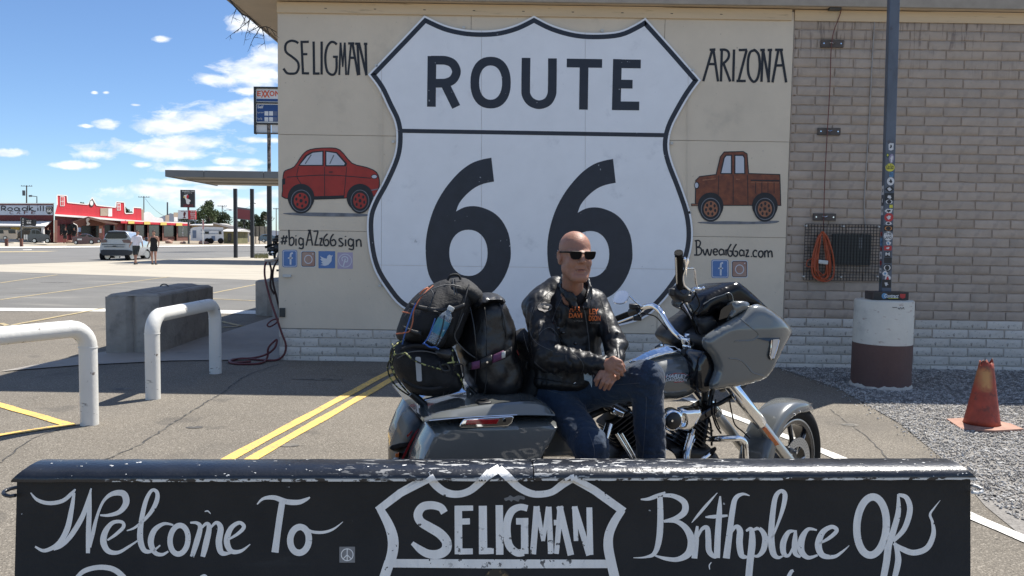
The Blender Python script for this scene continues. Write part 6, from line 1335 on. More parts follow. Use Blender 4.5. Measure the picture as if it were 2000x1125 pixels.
SHR, ELR, WRR = P(1054, 604, 3.84), P(1068, 697, 3.66), P(1184, 713, 3.52)
SHL, ELL, WRL = P(1166, 596, 3.93), P(1202, 672, 3.76), P(1196, 724, 3.58)
NB = P(1118, 575, 3.82)
body = [he((0,-.018,.036), (.074,.096,.080)), he((0,.012,-.030), (.066,.080,.080)), (rc(H(-.043,.016,-.066), H(-.020,.068,-.096), .027,.023), .025), (rc(H(.043,.016,-.066), H(.020,.068,-.096), .027,.023), .025), (rc(H(-.012,.082,-.098), H(.012,.082,-.098), .020,.020), .02), (rc(H(-.036,.056,-.070), H(-.032,.062,-.084), .013,.012), .016), (rc(H(.036,.056,-.070), H(.032,.062,-.084), .013,.012), .016),
  (he((-.036,.062,-.030), (.024,.022,.026)), .02), (he((.036,.062,-.030), (.024,.022,.026)), .02), (rc(H(-.042,.070,.018), H(-.008,.086,.014), .010,.010), .018), (rc(H(.042,.070,.018), H(.008,.086,.014), .010,.010), .018),
  (rc(H(0,.088,.014), H(0,.114,-.016), .008,.0120), .012), (rc(H(-.013,.097,-.022), H(.013,.097,-.022), .0085,.0085), .006), (rc(H(-.021,.086,-.052), H(.021,.086,-.052), .0045,.0045), .008), (rc(H(-.016,.086,-.064), H(.016,.086,-.064), .0055,.0055), .006),
  (he((-.030,.058,-.062), (.018,.018,.024)), .015), (he((.030,.058,-.062), (.018,.018,.024)), .015),
  (he((-.077,-.010,-.012), (.008,.019,.031)), .008), (he((.077,-.010,-.012), (.008,.019,.031)), .008), (rc(H(-.080,-.022,.010), H(-.083,-.004,.018), .006,.006), .006), (rc(H(-.080,-.022,.010), H(-.082,-.026,-.014), .006,.005), .006), (rc(H(-.074,-.004,-.038), H(-.076,-.012,-.026), .007,.006), .006),
  (rc(H(0,-.030,-.070), NB, .050,.054), .03), (rc(H(-.01,.030,-.090), NB+Vector((0,-.04,.02)), .020,.018), .03),
  (rc(SHR, SHL, .05,.05), .05), (el(P(1112, 650, 3.90), (.15,.10,.22)), .06), (el(P(1095, 752, 3.92), (.14,.11,.11)), .06),
  (rc(SHR, ELR, .048,.04), .03), (rc(ELR, WRR, .040,.026), .02), (rc(SHL, ELL, .046,.04), .03), (rc(ELL, WRL, .038,.026), .02)]
def hand(w, roots, mids, tips, thumb, palm_r=.017):
    out = [(rc(w, sum(roots, Vector())/4*.5+w*.5, .025,.024), .012)]
    for r_, m_, t_ in zip(roots, mids, tips):
        out += [(rc(w+(r_-w)*.25, r_, palm_r, .0125), .014), (rc(r_, m_, .0110,.0100), .0015), (rc(m_, t_, .0100,.0082), .001)]
    a, b, c = thumb; out += [(rc(a, b, .014,.0115), .010), (rc(b, c, .0112,.009), .002)]
    return out
body += hand(WRR, [P(1198,700,3.475), P(1201,707.5,3.468), P(1200,715.5,3.468), P(1196,723,3.475)], [P(1211,706,3.462), P(1213.5,714,3.458), P(1212,722.5,3.458), P(1206.5,730,3.465)], [P(1218.5,715,3.487), P(1219,724,3.485), P(1215,732,3.485), P(1208,738,3.488)], (P(1190,720,3.49), P(1194,731,3.482), P(1199,741,3.49)))
body += hand(P(1198, 728, 3.57), [P(1175,728.5,3.50), P(1183,734,3.490), P(1191.5,737.5,3.490), P(1200,738,3.50)], [P(1168.5,740,3.480), P(1177,745.5,3.472), P(1185.5,748.5,3.472), P(1193.5,748.5,3.482)], [P(1165,751,3.500), P(1172.5,757,3.496), P(1180.5,760,3.496), P(1188.5,759,3.50)], (P(1178,726,3.51), P(1170,733,3.50), P(1163,743,3.505)))
HIPR, KNR, ANR = P(1082, 778, 3.88), P(1155, 872, 3.52), P(1160, 1050, 3.60)
HIPL, KNL, ANL = P(1136, 768, 3.92), P(1263, 738, 3.64), P(1274, 930, 3.70)
ANR.z = max(ANR.z, .10)
body += [(rc(HIPR, KNR, .07,.05), .03), (rc(KNR, ANR, .05,.04), .02), (rc(HIPL, KNL, .07,.05), .03), (rc(KNL, ANL, .05,.04), .02)]
subs = [(rc(H(-.020,.097,-.0575), H(.020,.097,-.0575), .0046,.0046), .002), (rc(H(-.020,.096,-.0575), H(-.029,.088,-.067), .004,.0035), .002), (rc(H(.020,.096,-.0575), H(.029,.088,-.067), .004,.0035), .002), (he((-.031,.092,.010), (.018,.018,.013)), .010), (he((.031,.092,.010), (.017,.016,.010)), .010), (rc(H(-.022,.098,-.026), H(-.037,.083,-.056), .0044,.0044), .003), (rc(H(.022,.098,-.026), H(.037,.083,-.056), .0044,.0044), .003), (rc(H(-.03,.093,.048), H(.03,.093,.048), .002,.002), .005), (rc(H(-.03,.088,.060), H(.03,.088,.060), .002,.002), .005), (he((-.088,-.006,-.008), (.006,.009,.016)), .004), (rc(H(-.014,.097,-.077), H(.014,.097,-.077), .005,.005), .006)]
def skd(Q): return .0011*(vnoise(Q, 55)-.5)
bo = sdf_mesh('body', body, .0034, .03, m_skin, rider, disp=skd, subs=subs)
# jeans
def jd(Q):
    Q = np.asarray(Q); a = vnoise(Q*[1, 1, 1.6], 17, 2); b = vnoise(Q*[1, 1, 1.8], 34, 5); return -.009*(np.abs(2*a-1)-.3)-.005*(np.abs(2*b-1)-.3)
jeans = [(el(P(1098, 760, 3.92), (.185,.14,.115)), .05), (rc(HIPR, KNR, .102,.079), .05), (rc(KNR, ANR, .077,.066), .03), (rc(HIPL, KNL, .100,.081), .05), (rc(KNL, ANL, .080,.068), .03)]
je = sdf_mesh('jeans', jeans, .0062, .05, m_den, rider, disp=jd)
# boots
for an, nm, ang_ in ((ANR, 'boot', R(-75)), (ANL, 'boot', R(-60))):
    f_ = Vector((math.cos(ang_), math.sin(ang_), 0)); base = an-Vector((0, 0, .09)) if an is ANR else an-Vector((0, 0, .10))
    sdf_mesh('boot', [rc(an+Vector((0, 0, .10)), an-Vector((0, 0, .02)), .05,.052), (rc(base+f_*-.04+Vector((0,0,.045)), base+f_*.17+Vector((0,0,.035)), .045,.040), .03)], .008, .03, m_boot, rider)
# jacket
def jk(Q):
    Q = np.asarray(Q); a = vnoise(Q*[1, 1, 1.25], 13, 1); b = vnoise(Q*[1.7, 1, .9], 25, 4); c = vnoise(Q, 55, 6)
    arm = np.clip((3.86-Q[..., 1])/.22, 0, 1); return -(.005+.008*arm)*(np.abs(2*a-1)-.32)-(.003+.009*arm)*(np.abs(2*b-1)-.32)-.0012*(c-.5)
WRRc, WRLc = P(1178, 713, 3.535), P(1200, 712, 3.62)
jac = [(el(P(1108, 640, 3.92), (.185,.130,.235)), .06), (el(P(1100, 712, 3.90), (.200,.155,.13)), .06), (el(P(1098, 742, 3.90), (.198,.160,.060)), .04), (rc(P(1062, 590, 3.88), P(1158, 588, 3.95), .070,.062), .06),
  (rc(SHR, ELR, .080,.072), .045), (rc(ELR, WRRc, .063,.046), .03), (rc(SHL, ELL, .060,.053), .035), (rc(ELL, WRLc, .052,.044), .03), (el(P(1128, 600, 3.83), (.085,.07,.09)), .05), (rc(P(1084, 556, 3.92), P(1040, 600, 3.90), .045,.05), .05)]
# standing collar as a ring round the neck
NC = H(0, -.026, -.118); ring_ = []
for k in range(14):
    a = 2*math.pi*k/14; fr = max(0, -math.sin(a)*1.0)      # lower and open at the front
    c0_ = Vector((math.cos(a)*.072, math.sin(a)*.074, 0)); ring_.append(NC+c0_+Vector((.004, 0, -.028*fr-.012)))
colp = [P(1127, 592, 3.72), P(1112, 571, 3.735), P(1099, 553, 3.78), P(1097, 544, 3.85), P(1112, 539, 3.92), P(1134, 541, 3.93), P(1149, 551, 3.88), P(1152, 566, 3.80), P(1144, 588, 3.74)]
for p, q in zip(colp[:-1], colp[1:]):
    for dz, r_ in ((.012, .0085), (-.008, .011), (-.030, .015)): jac.append((rc(p+Vector((0, 0, dz)), q+Vector((0, 0, dz)), r_, r_), .008))
jsub = [(rc(H(0,-.030,-.080), P(1121, 585, 3.80), .060,.050), .008), (rc(P(1130, 574, 3.68), P(1139, 606, 3.72), .034,.010), .01), (rc(WRRc+(WRRc-ELR).normalized()*.03, WRRc+(WRRc-ELR).normalized()*.12, .036,.036), .004)]
ja = sdf_mesh('jacket', jac, .0055, .05, m_leath, rider, disp=jk, subs=jsub)
tee = sdf_mesh('shirt', [rc(P(1126, 580, 3.815), P(1130, 606, 3.84), .058,.05)], .007, .02, m_tee, rider)
mb = MB(); mb.add([P(1140, 727, 3.70), P(1152, 724, 3.69), P(1157, 738, 3.685), P(1156, 757, 3.69), P(1150, 745, 3.685), P(1141, 742, 3.70)], [(0, 1, 2, 4, 5), (2, 3, 4)]); st_ = mb.build('shirt_tail', M('shirt_blue', (.36,.45,.52), .8, var=.25, vs=90), rider); sd = st_.modifiers.new('s', 'SOLIDIFY'); sd.thickness = .004
_o = worg(ja); bvh_j = BVHTree.FromPolygons([v.co+_o for v in ja.data.vertices], [tuple(p.vertices) for p in ja.data.polygons])
_o = worg(je); bvh_d = BVHTree.FromPolygons([v.co+_o for v in je.data.vertices], [tuple(p.vertices) for p in je.data.polygons])
def on_(bvh, px, py, d, fb=3.7):
    h = bvh.ray_cast(EYE, ray(px, py))
    if h[0] is None: return P(px, py, fb)
    return h[0]-ray(px, py)*d
jf = lambda x, y, d: on_(bvh_j, x, y, d)
def seam(name, q, w, mat_, par, bvh=bvh_j, d=.002, n=8, r=True):
    pts = [on_(bvh, x, y, d) for x, y in cr(q, n)]
    pts = [p for i, p in enumerate(pts) if i == 0 or (p-pts[i-1]).length < .06]
    if len(pts) > 1: mb = MB(); mb.tube(pts, w, 5); return mb.build(name, mat_, par, smooth=60)
for q in ([(1078,566),(1062,580),(1046,600),(1036,625)], [(1101,566),(1096,585),(1086,605),(1078,628)], [(1052,655),(1062,644),(1076,640),(1090,655),(1098,668)], [(1118,690),(1132,700),(1140,715),(1136,730)], [(1172,580),(1180,604),(1186,630),(1190,650)], [(1022,650),(1034,690),(1058,720),(1100,738)], [(1040,600),(1034,640),(1046,668),(1080,686)]): seam('piping', q, .0012, m_pipe2, ja, d=.0006)
seam('zipper', [(1139,598),(1143,615),(1147,640),(1150,665),(1152,690)], .0028, m_pipe2, ja); seam('seam', [(1030,735),(1070,742),(1110,748),(1140,752)], .0025, m_leath, ja)
mb = MB()
for i, (tx, bx_) in enumerate((('HAR', (1112, 598, 1134, 609)), ('DAVI', (1111, 611, 1137, 621)), ('LEY', (1151, 603, 1169, 614)), ('DSON', (1150, 616, 1173, 627)))): mb = MB(); add_text(mb, tx, bx_, jf, .009, 0, bold=.035); mb.build('chest_lettering', m_orl, ja, fixn=False)
mb = MB()
for i, bx_ in enumerate(((1121, 625, 1139, 628), (1152, 630, 1172, 632.5))): add_text(mb, 'CYCLES', bx_, jf, .005, 0)
mb.build('small_lettering', m_pat, ja, fixn=False)
mb = MB(); mb.plate([cr([(1050,597),(1054,593),(1059,592),(1064,588.5),(1069,592),(1074,593),(1078,597),(1078,602),(1074,606),(1069,607),(1064,610),(1059,607),(1054,606),(1050,602)], 2, True)], jf, .008, None, 0); mb.plate([[(1049.5,597.2),(1079,597.2),(1079,602),(1049.5,602)]], jf, .0092, None, 1); add_text(mb, 'HARLEY-DAVIDSON', (1050.5, 597.8, 1078, 601.2), jf, .0102, 0, bold=.02); mb.build('sleeve_patch', [m_pat, m_leath], ja, fixn=False)
for q, y in (((1090, 641), .012), ((1124, 671), .010), ((1100, 650), .009), ((1205, 650), .010)): c = on_(bvh_j, *q, .004); mb = MB(); mb.sphere(c, (.009, .004, .008)); mb.build('snap_flap', m_bkp, ja, smooth=80)
mb = MB(); mb.lathe([(.0035, 0), (.006, .002), (.0035, .004)], on_(bvh_j, 1123, 749, .002), (0, -1, 0), 10); mb.build('zip_pull', m_chr, ja, smooth=60)
# jeans seams
for q in ([(1036,752),(1044,768),(1058,790)], [(1058,750),(1070,762),(1100,770)], [(1255,900),(1259,850),(1262,800),(1262,775)], [(1160,755),(1200,752),(1250,748)], [(1157,905),(1161,880),(1150,845)]): seam('stitching', q, .0012, M('stitch', (.09,.10,.12), .7) if 'stitch' not in bpy.data.materials else bpy.data.materials['stitch'], je, bvh_d, .001)
_o = worg(bo); bvh_h = BVHTree.FromPolygons([v.co+_o for v in bo.data.vertices], [tuple(p.vertices) for p in bo.data.polygons])
def facept(x, z, d=0): h = bvh_h.ray_cast(H(x, .3, z), -hf); return (h[0] if h[0] else H(x, .09, z))+hf*d
m_lip = M('lip', (.24,.085,.065), .5, var=.1); m_mth = M('mouth_shadow', (.09,.03,.025), .7)
mb = MB(); mb.tube([facept(x, -.0575-.35*abs(x)**1.5*3, -.0006) for x in np.linspace(-.026, .026, 11)], [.0008,.0014,.0017,.0018,.0018,.0018,.0018,.0018,.0017,.0014,.0008], 6); mb.build('mouth', m_mth, rider, smooth=60)
mb = MB(); mb.tube([facept(x, -.0625-.25*abs(x)**1.5*3, -.0022) for x in np.linspace(-.019, .019, 9)], [.001,.0028,.0035,.0038,.004,.0038,.0035,.0028,.001], 8); mb.build('lower_lip', m_lip, rider, smooth=60)
# sunglasses
gl = thing('sunglasses', None, None, HC-worg(rider)); gl.parent = rider
def lens(sx):
    pl = cr([(sx*.008, .014), (sx*.028, .016), (sx*.054, .016), (sx*.056, .006), (sx*.049, -.012), (sx*.032, -.016), (sx*.016, -.013), (sx*.009, -.002)], 4, True)
    f = lambda x, y, d: H(x*1.10, .108-.16*x*x*4+d, y*1.12+.010)
    mb = MB(); mb.plate([pl], f, 0, -.004); mb.build('lens', m_sun, gl)
    mb = MB(); mb.tube([f(x, y, .0005) for x, y in pl], .0019, 6, closed=True); mb.build('frame', m_fr, gl, smooth=60)
lens(-1); lens(1)
mb = MB(); mb.tube([H(-.010, .109, .020), H(0, .111, .022), H(.010, .109, .020)], .003, 6); mb.build('bridge', m_fr, gl, smooth=60)
for sx in (-1, 1): mb = MB(); mb.tube([H(sx*.061, .098, .024), H(sx*.070, .080, .023), H(sx*.078, .03, .018), H(sx*.081, -.012, .014)], .0030, 6, flat=1.5); mb.build('temple', m_fr, gl, smooth=60)
# ================================================================ LUGGAGE
m_nyl = M('black_nylon', (.011,.011,.012), .75, var=.25, vs=12, bump=.6, bs=70, spec=.45); m_vin = M('black_vinyl', (.010,.010,.011), .38, var=.2, vs=5, bump=.3, bs=14, spec=.6)
bp = thing('backpack', 'bulging black backpack with bottle pocket strapped behind the rider', 'backpack', B(.25, .1, .8))
pillow('main_bag', [(773,655),(780,628),(790,604),(806,582),(826,565),(848,553),(868,546),(886,545),(904,543),(915,550),(922,562),(925,585),(916,612),(906,640),(892,672),(860,684),(820,676),(786,668)], .06, .17, .10, m_nyl, bp, relax=3, sm=2, fold=.034, fsc=10, seed=1, p=1.6)
pillow('top_lid', [(858,556),(872,546),(890,542),(908,543),(924,552),(940,572),(930,592),(915,600),(895,590),(868,576)], .04, .16, .05, m_nyl, bp, relax=2, sm=2, fold=.02, fsc=18, seed=4)
pillow('side_pocket', [(824,606),(840,606),(866,612),(880,618),(884,628),(876,650),(866,676),(846,684),(828,672),(832,650),(830,625)], .195, .045, .04, m_nyl, bp, back=.06, relax=2, sm=2, fold=.010, fsc=20, seed=2)
tubeb('zip_line', [(884,545,.20),(886,560,.22),(888,576,.235)], .003, m_pipe2, bp); tubeb('zip_line', [(888,546,.20),(890,562,.22),(893,576,.235)], .003, m_vin, bp); tubeb('pocket_trim', [(828,608,.235),(846,608,.25),(868,614,.25),(884,622,.24)], .004, m_bkm, bp)
tubeb('edge_piping', [(905,612,.20),(896,636,.22),(888,655,.22),(896,672,.21),(915,690,.2),(934,702,.2)], .003, m_pipe2, bp)
bt = thing('water_bottle', 'clear plastic water bottle with blue green label in the backpack pocket', 'bottle', bw_(841, 674, .28))
b0_, b1_ = bw_(843, 670, .275), bw_(882, 600, .275); bx_ = (b1_-b0_).normalized(); L_ = (b1_-b0_).length
m_pet = M('clear_plastic', (.55,.65,.75), .08, trans=.75, coat=.5, ior=1.3, var=.03); m_lab = M('bottle_label', (.02,.13,.33), .35, var=.5, vs=22, col2=(.10,.30,.22)); layer(m_lab, (.6,.68,.7), .6, .66, 40, fac=.8)
mb = MB(); mb.lathe([(0, 0), (.026, 0), (.031, .008), (.031, L_*.24), (.0305, L_*.26)], b0_, bx_, 20); mb.lathe([(.0305, L_*.62), (.031, L_*.66), (.026, L_*.76), (.013, L_*.88), (.0125, L_*.93)], b0_, bx_, 20); mb.build('plastic', m_pet, bt, smooth=50)
mb = MB(); mb.lathe([(.0315, L_*.25), (.0318, L_*.30), (.0318, L_*.60), (.0315, L_*.63)], b0_, bx_, 24); mb.build('label', m_lab, bt, smooth=50)
mb = MB(); mb.lathe([(.0145, L_*.90), (.0155, L_*.91), (.0155, L_*1.0), (.013, L_*1.02), (0, L_*1.02)], b0_, bx_, 18); mb.build('cap', m_cpl, bt, smooth=40)
tubeb('pocket_net', [(826,672,.29),(836,660,.30),(844,640,.30),(850,622,.30)], .003, M('blue_cord', (.03,.10,.35), .5), bp); tubeb('pocket_net', [(828,670,.30),(840,678,.31),(850,678,.31),(856,682,.30)], .0035, bpy.data.materials['blue_cord'], bp); tubeb('pocket_net', [(868,616,.30),(864,640,.31),(856,664,.31),(848,680,.30)], .003, m_bkm, bp)
rb = thing('roll_bag', 'round black duffel lashed low at the tail of the motorcycle', 'duffel bag', B(.15, .1, .8))
pillow('bag', [(762,700),(762,684),(772,670),(792,662),(830,668),(862,676),(884,678),(894,700),(902,726),(904,748),(896,764),(872,770),(846,774),(822,772),(800,766),(782,744),(768,722)], .10, .15, .10, m_nyl, rb, relax=3, sm=2, p=1.7, fold=.028, fsc=10, seed=6)
pillow('shiny_flap', [(850,686),(870,682),(884,684),(884,700),(874,706),(858,698)], .245, .02, .02, m_vin, rb, back=.01, relax=1, sm=2, fold=.01, fsc=30)
mb = MB(); mb.plate([rrect(811, 697, 821.5, 745, 3)], lambda x, y, d: bw_(x+(y-697)*.06, y, .262+d), 0, .003); mb.build('reflective_tag', M('tag_grey', (.36,.37,.38), .4, var=.1), rb, bevel=.001)
tubeb('seam', [(858,706,.235),(862,730,.25),(868,772,.20)], .005, m_vin, rb); tubeb('buckle', [(858,714,.26),(866,724,.265),(878,722,.26),(872,712,.26),(858,714,.26)], .006, m_bkm, rb)
db_ = thing('dry_bag', 'tall shiny black vinyl dry bag with purple strap behind the rider', 'dry bag', B(.45, .1, .8))
pillow('bag', [(912,594),(926,577),(948,571),(970,574),(984,588),(994,610),(1003,634),(1005,660),(1008,684),(1015,710),(1013,744),(998,770),(962,782),(926,762),(908,744),(900,710),(890,676),(902,640)], .05, .19, .11, m_vin, db_, relax=3, sm=2, fold=.045, fsc=6.5, seed=9)
pillow('rolled_top', [(915,590),(930,575),(950,571),(972,574),(984,586),(976,596),(955,592),(935,598),(922,606)], .12, .12, .035, m_vin, db_, relax=1, sm=2, fold=.03, fsc=22, seed=3)
m_purp = M('strap_purple', (.11,.03,.085), .7, var=.2, vs=30, bump=.3)
def strap(name, q, w, t, mat_, par, th=.004):
    mb = MB(); pts = [bw_(x, y, t+.012*math.sin(math.pi*i/(len(q)*4))) for i, (x, y) in enumerate(cr(q, 4))]; up = Vector((0, 0, 1)); n = len(pts)
    mb.v = [tuple(p+up*w/2) for p in pts]+[tuple(p-up*w/2) for p in pts]; mb.f = [(i, i+1, n+i+1, n+i) for i in range(n-1)]; mb.m = [0]*(n-1); o = mb.build(name, mat_, par, smooth=60); s_ = o.modifiers.new('s', 'SOLIDIFY'); s_.thickness = th; return o
strap('strap', [(915,716),(935,712),(958,704),(985,694),(1000,684)], .034, .262, m_nyl, db_); strap('strap', [(921,715),(937,711.5)], .036, .268, m_purp, db_); strap('strap', [(961,702),(984,692)], .038, .275, m_purp, db_)
strap('buckle', [(937,711),(950,707),(961,702.5)], .045, .272, m_bkm, db_, .012); c = bw_(951, 707, .29); mb = MB(); mb.cyl(c, c+Bn*.006, .005, 8); mb.build('rivet', m_chr, db_)
strap('reflective_tab', [(979,694),(987,692)], .030, .284, m_cpl, db_)
sp_ = thing('black_pouch', 'small black pouch squeezed between the dry bag and the rider', 'pouch', B(.62, .05, .8))
pillow('bag', [(1000,664),(1010,648),(1024,640),(1034,660),(1040,700),(1046,756),(1030,778),(980,786),(952,782),(990,765),(1008,740),(1012,700)], .0, .16, .06, m_nyl, sp_, relax=2, sm=2, fold=.02, fsc=14, seed=11)
tubeb('red_trim', [(1009,684,.17),(1012,692,.17),(1011,704,.17)], .003, m_redl, sp_)
# cords
m_bung = M('bungee_yellow_black', (.010,.012,.008), .6, col2=(.34,.34,.12), thr=(.52,.56), vs=60, det=1); m_orc = M('cord_orange', (.42,.12,.05), .5); m_blc = M('cord_blue', (.02,.07,.28), .5, col2=(.05,.16,.45), vs=80)
bc = thing('bungee_cord', 'yellow and black bungee cord net wrapped round the low duffel', 'bungee cord', bw_(800, 770, .2))
for q in ([(790,664,.14),(770,676,.20),(762,700,.17),(768,728,.17),(784,752,.18),(800,770,.16)], [(766,690,.18),(780,692,.235),(792,690,.265),(806,702,.28),(828,712,.285),(852,719,.28),(864,722,.26)], [(762,702,.14),(757,716,.12),(762,738,.12),(778,758,.13),(798,772,.12)], [(766,672,.16),(770,690,.2),(766,712,.19),(774,738,.19),(792,762,.18)], [(864,712,.27),(880,708,.27),(893,707,.25)], [(884,680,.24),(884,700,.265),(888,716,.26)], [(889,726,.25),(898,736,.24),(903,748,.22),(906,760,.18)]):
    tubeb('cord', q, .0040, m_bung, bc, seg=8)
for q, nm in (([(874,770,.18),(890,752,.2),(900,744,.22)], 'hook_wire'), ([(886,722,.27),(890,712,.28),(902,712,.27),(905,724,.26)], 'hook_wire'), ([(904,724,.24),(906,732,.24),(904,740,.23)], 'hook_wire')): tubeb(nm, q, .0035, m_chr if 'k' == q else m_bkm, bc)
oc = tubeb('elastic_cord', [(774,652,.20),(790,650,.24),(800,646,.25),(806,628,.25),(808,608,.25),(816,590,.24),(830,572,.22),(846,558,.19)], .0030, m_orc, bp); tubeb('elastic_cord', [(786,609,.19),(802,612,.24)], .003, m_orc, bp); tubeb('elastic_cord', [(820,575,.2),(828,566,.2),(836,562,.19),(830,574,.21)], .0035, m_orc, bp)
tubeb('elastic_cord', [(786,672,.2),(790,655,.235),(796,636,.25),(804,612,.25),(812,592,.24)], .0035, m_blc, bp)

# straps, zips and panels that give the bags their structure
for q, w in (([(858,552,.20),(846,580,.245),(838,606,.255)], .0), ([(916,556,.19),(908,585,.235),(900,615,.235),(888,650,.23)], .0)): tubeb('strap_edge', q, .0035, m_bkm, bp)
strap('compression_strap', [(800,596),(826,602),(856,606),(884,604),(908,596)], .022, .238, m_bkm, bp); strap('compression_strap', [(786,640),(806,648),(824,652)], .020, .225, m_bkm, bp)
tubeb('zip_line', [(790,618,.19),(812,588,.225),(842,566,.235),(874,556,.225),(900,560,.225)], .0028, m_pipe2, bp); tubeb('zip_pull', [(842,566,.24),(846,574,.25),(846,580,.25)], .003, m_pipe2, bp)
tubeb('haul_loop', [(874,548,.12),(880,538,.12),(894,537,.12),(900,546,.12)], .006, m_nyl, bp)
for q in ([(918,600),(926,640),(930,690),(928,750)], [(972,580),(984,620),(990,660)]): tubeb('welded_seam', [(x, y, .235 if 600 < y < 740 else .19) for x, y in q], .0035, m_vin, db_)
strap('side_strap', [(946,604),(950,640),(951,690)], .020, .252, m_nyl, db_); strap('side_strap', [(951,718),(950,745),(946,768)], .020, .245, m_nyl, db_)
strap('carry_strap', [(782,684),(806,676),(836,678),(862,686)], .018, .225, m_nyl, rb); tubeb('zip_line', [(776,700,.20),(800,688,.245),(830,686,.255),(856,692,.245)], .0028, m_pipe2, rb); strap('lower_strap', [(786,742),(812,756),(846,760),(880,752)], .018, .235, m_nyl, rb)
# ================================================================ GAS STATION CANOPY, SIGNS, STREET BEHIND
m_can = M('canopy_grey', (.13,.14,.15), .6, var=.08, vs=.5); m_cans = M('canopy_underside', (.26,.235,.20), .8, var=.06, vs=.5); m_cold = M('dark_column', (.018,.018,.022), .5)
YN, YF = 43.5, 51.0
cl = P(322, 345, YN); zu = cl.z; XLc = cl.x; 
can = thing('station_canopy', 'flat grey filling station canopy on thin dark columns across the lot', 'canopy', (XLc+8, 48, 0))
for a, b in ((XLc, P(398, 344, YN).x), (P(398.3, 344, YN).x, P(515, 344, YN).x), (P(515.3, 344, YN).x, XLc+24)):
    mb = MB(); mb.bx(a+.01, b-.01, YN, YN+.12, zu, zu+.38); mb.build('fascia_panel', m_can, can, bevel=.01)
mb = MB(); mb.bx(XLc, XLc+24, YN+.125, YF, zu+.05, zu+.36); mb.build('slab', m_cans, can)
mb = MB(); mb.bx(XLc, XLc+.1, YN+.125, YF, zu, zu+.37); mb.build('side_fascia', m_can, can)
for y in (45.6, 48.4): mb = MB(); mb.bx(XLc+.3, XLc+24, y, y+.12, zu-.02, zu+.045); mb.build('beam', m_cans, can)
for px, yb in ((460.5, 504), (493, 504.5)):
    g = GG(px, yb); mb = MB(); mb.bx(g.x-.115, g.x+.115, g.y-.11, g.y+.11, 0, zu+.04); mb.build('column', m_cold, can, bevel=.01)
# price sign
YS = 70.0
def ps(x, y, d=0): return P(x, y, YS-d)
m_sblk = M('sign_frame', (.022,.022,.024), .5); m_sw2 = M('sign_panel_white', (.66,.66,.66), .4, var=.05, vs=.8); m_sblue = M('sign_blue', (.012,.055,.20), .4, var=.05); m_sred = M('sign_red', (.62,.10,.03), .4, var=.03); m_dig = M('digit_grey', (.10,.13,.22), .5)
ex = thing('fuel_price_sign', 'tall black framed fuel price sign showing red EXXON lettering above a blue board', 'sign', (ps(526, 400).x, YS, gz(YS)))
q = [(497,170),(556,171),(556,262),(498,262)]
mb = MB()
for a, b, c, d in ((497,170,500.3,262),(553,170,556.3,262),(500.3,170,553,173.6),(500.3,200.3,553,202.6),(500.3,240,553,243.8),(500.3,259.6,553,262)): A_, B__ = ps(a, b), ps(c, d); mb = MB(); mb.bx(A_.x, B__.x, YS-.25, YS+.25, B__.z, A_.z); mb.build('frame_bar', m_sblk, ex)
for nm, a, b, c, d, m_ in (('logo_panel',500.5,174,552.8,200,m_sw2),('blue_stripe',501.5,193,552.5,198.6,m_sblue),('price_board',500.5,203,552.8,239.6,m_sw2),('blue_board',502,204.5,551.5,238,m_sblue),('blank_panel',500.5,244,522.2,259.4,m_sw2),('blank_panel',530.5,244,552.8,259.4,m_sw2)):
    A_, B__ = ps(a, b), ps(c, d); e = .02 if 'blue' in nm else 0; mb = MB(); mb.bx(A_.x, B__.x, YS-.05-e, YS+.05, B__.z, A_.z); mb.build(nm, m_, ex)
f = lambda x, y, d: ps(x, y, .06+d)
mb = MB()
for t, x0, x1 in (('E',502.2,509.2),('X',509.6,519),('X',515.8,527),('O',526.2,536.3),('N',537.4,546.6)): add_text(mb, t, (x0, 177.5 if t != 'X' else 176.5, x1, 188 if t != 'X' else 190.5), f, .004+(x0 % 3)*.004, 0, bold=.03)
add_text(mb, 'Self', (503, 206, 514.5, 211.5), lambda x, y, d: ps(x, y, .08+d), .004, 1, bold=.02)
add_text(mb, 'Regular Unleaded', (503, 218, 515, 222), lambda x, y, d: ps(x, y, .08+d), .004, 1); add_text(mb, 'Power Plus', (503, 229.5, 512, 234), lambda x, y, d: ps(x, y, .08+d), .004, 1)
mb.build('sign_lettering', [m_sred, m_sw2], ex, fixn=False)
for j, y in enumerate((217.5, 229)):
    for i, x in enumerate((517.2, 526.2, 534.5, 543)):
        A_, B__ = ps(x, y), ps(x+7.5, y+8.6); mb = MB(); mb.bx(A_.x, B__.x, YS-.085, YS-.072, B__.z, A_.z); d_ = mb.build('price_digit_card', m_sw2 if i < 2 else m_dig, ex)
m_rustp = M('flaking_pole', (.05,.045,.042), .8, var=.6, vs=2.2, col2=(.24,.20,.18), thr=(.45,.55)); m_polek = M('pole_black', (.02,.02,.022), .6)
zb_ = ps(526, 345).z; mb = MB(); mb.tube([(ps(526, 400).x, YS, zb_), (ps(526, 400).x, YS, ps(526, 262).z), (ps(526, 400).x, YS, ps(526, 241).z)], .165, 14); mb.build('pole', m_rustp, ex, smooth=60)
mb = MB(); mb.tube([(ps(526, 400).x, YS, gz(YS)-.1), (ps(526, 400).x, YS, zb_-.002)], .22, 14); mb.build('pole_sleeve', m_polek, ex, smooth=60)
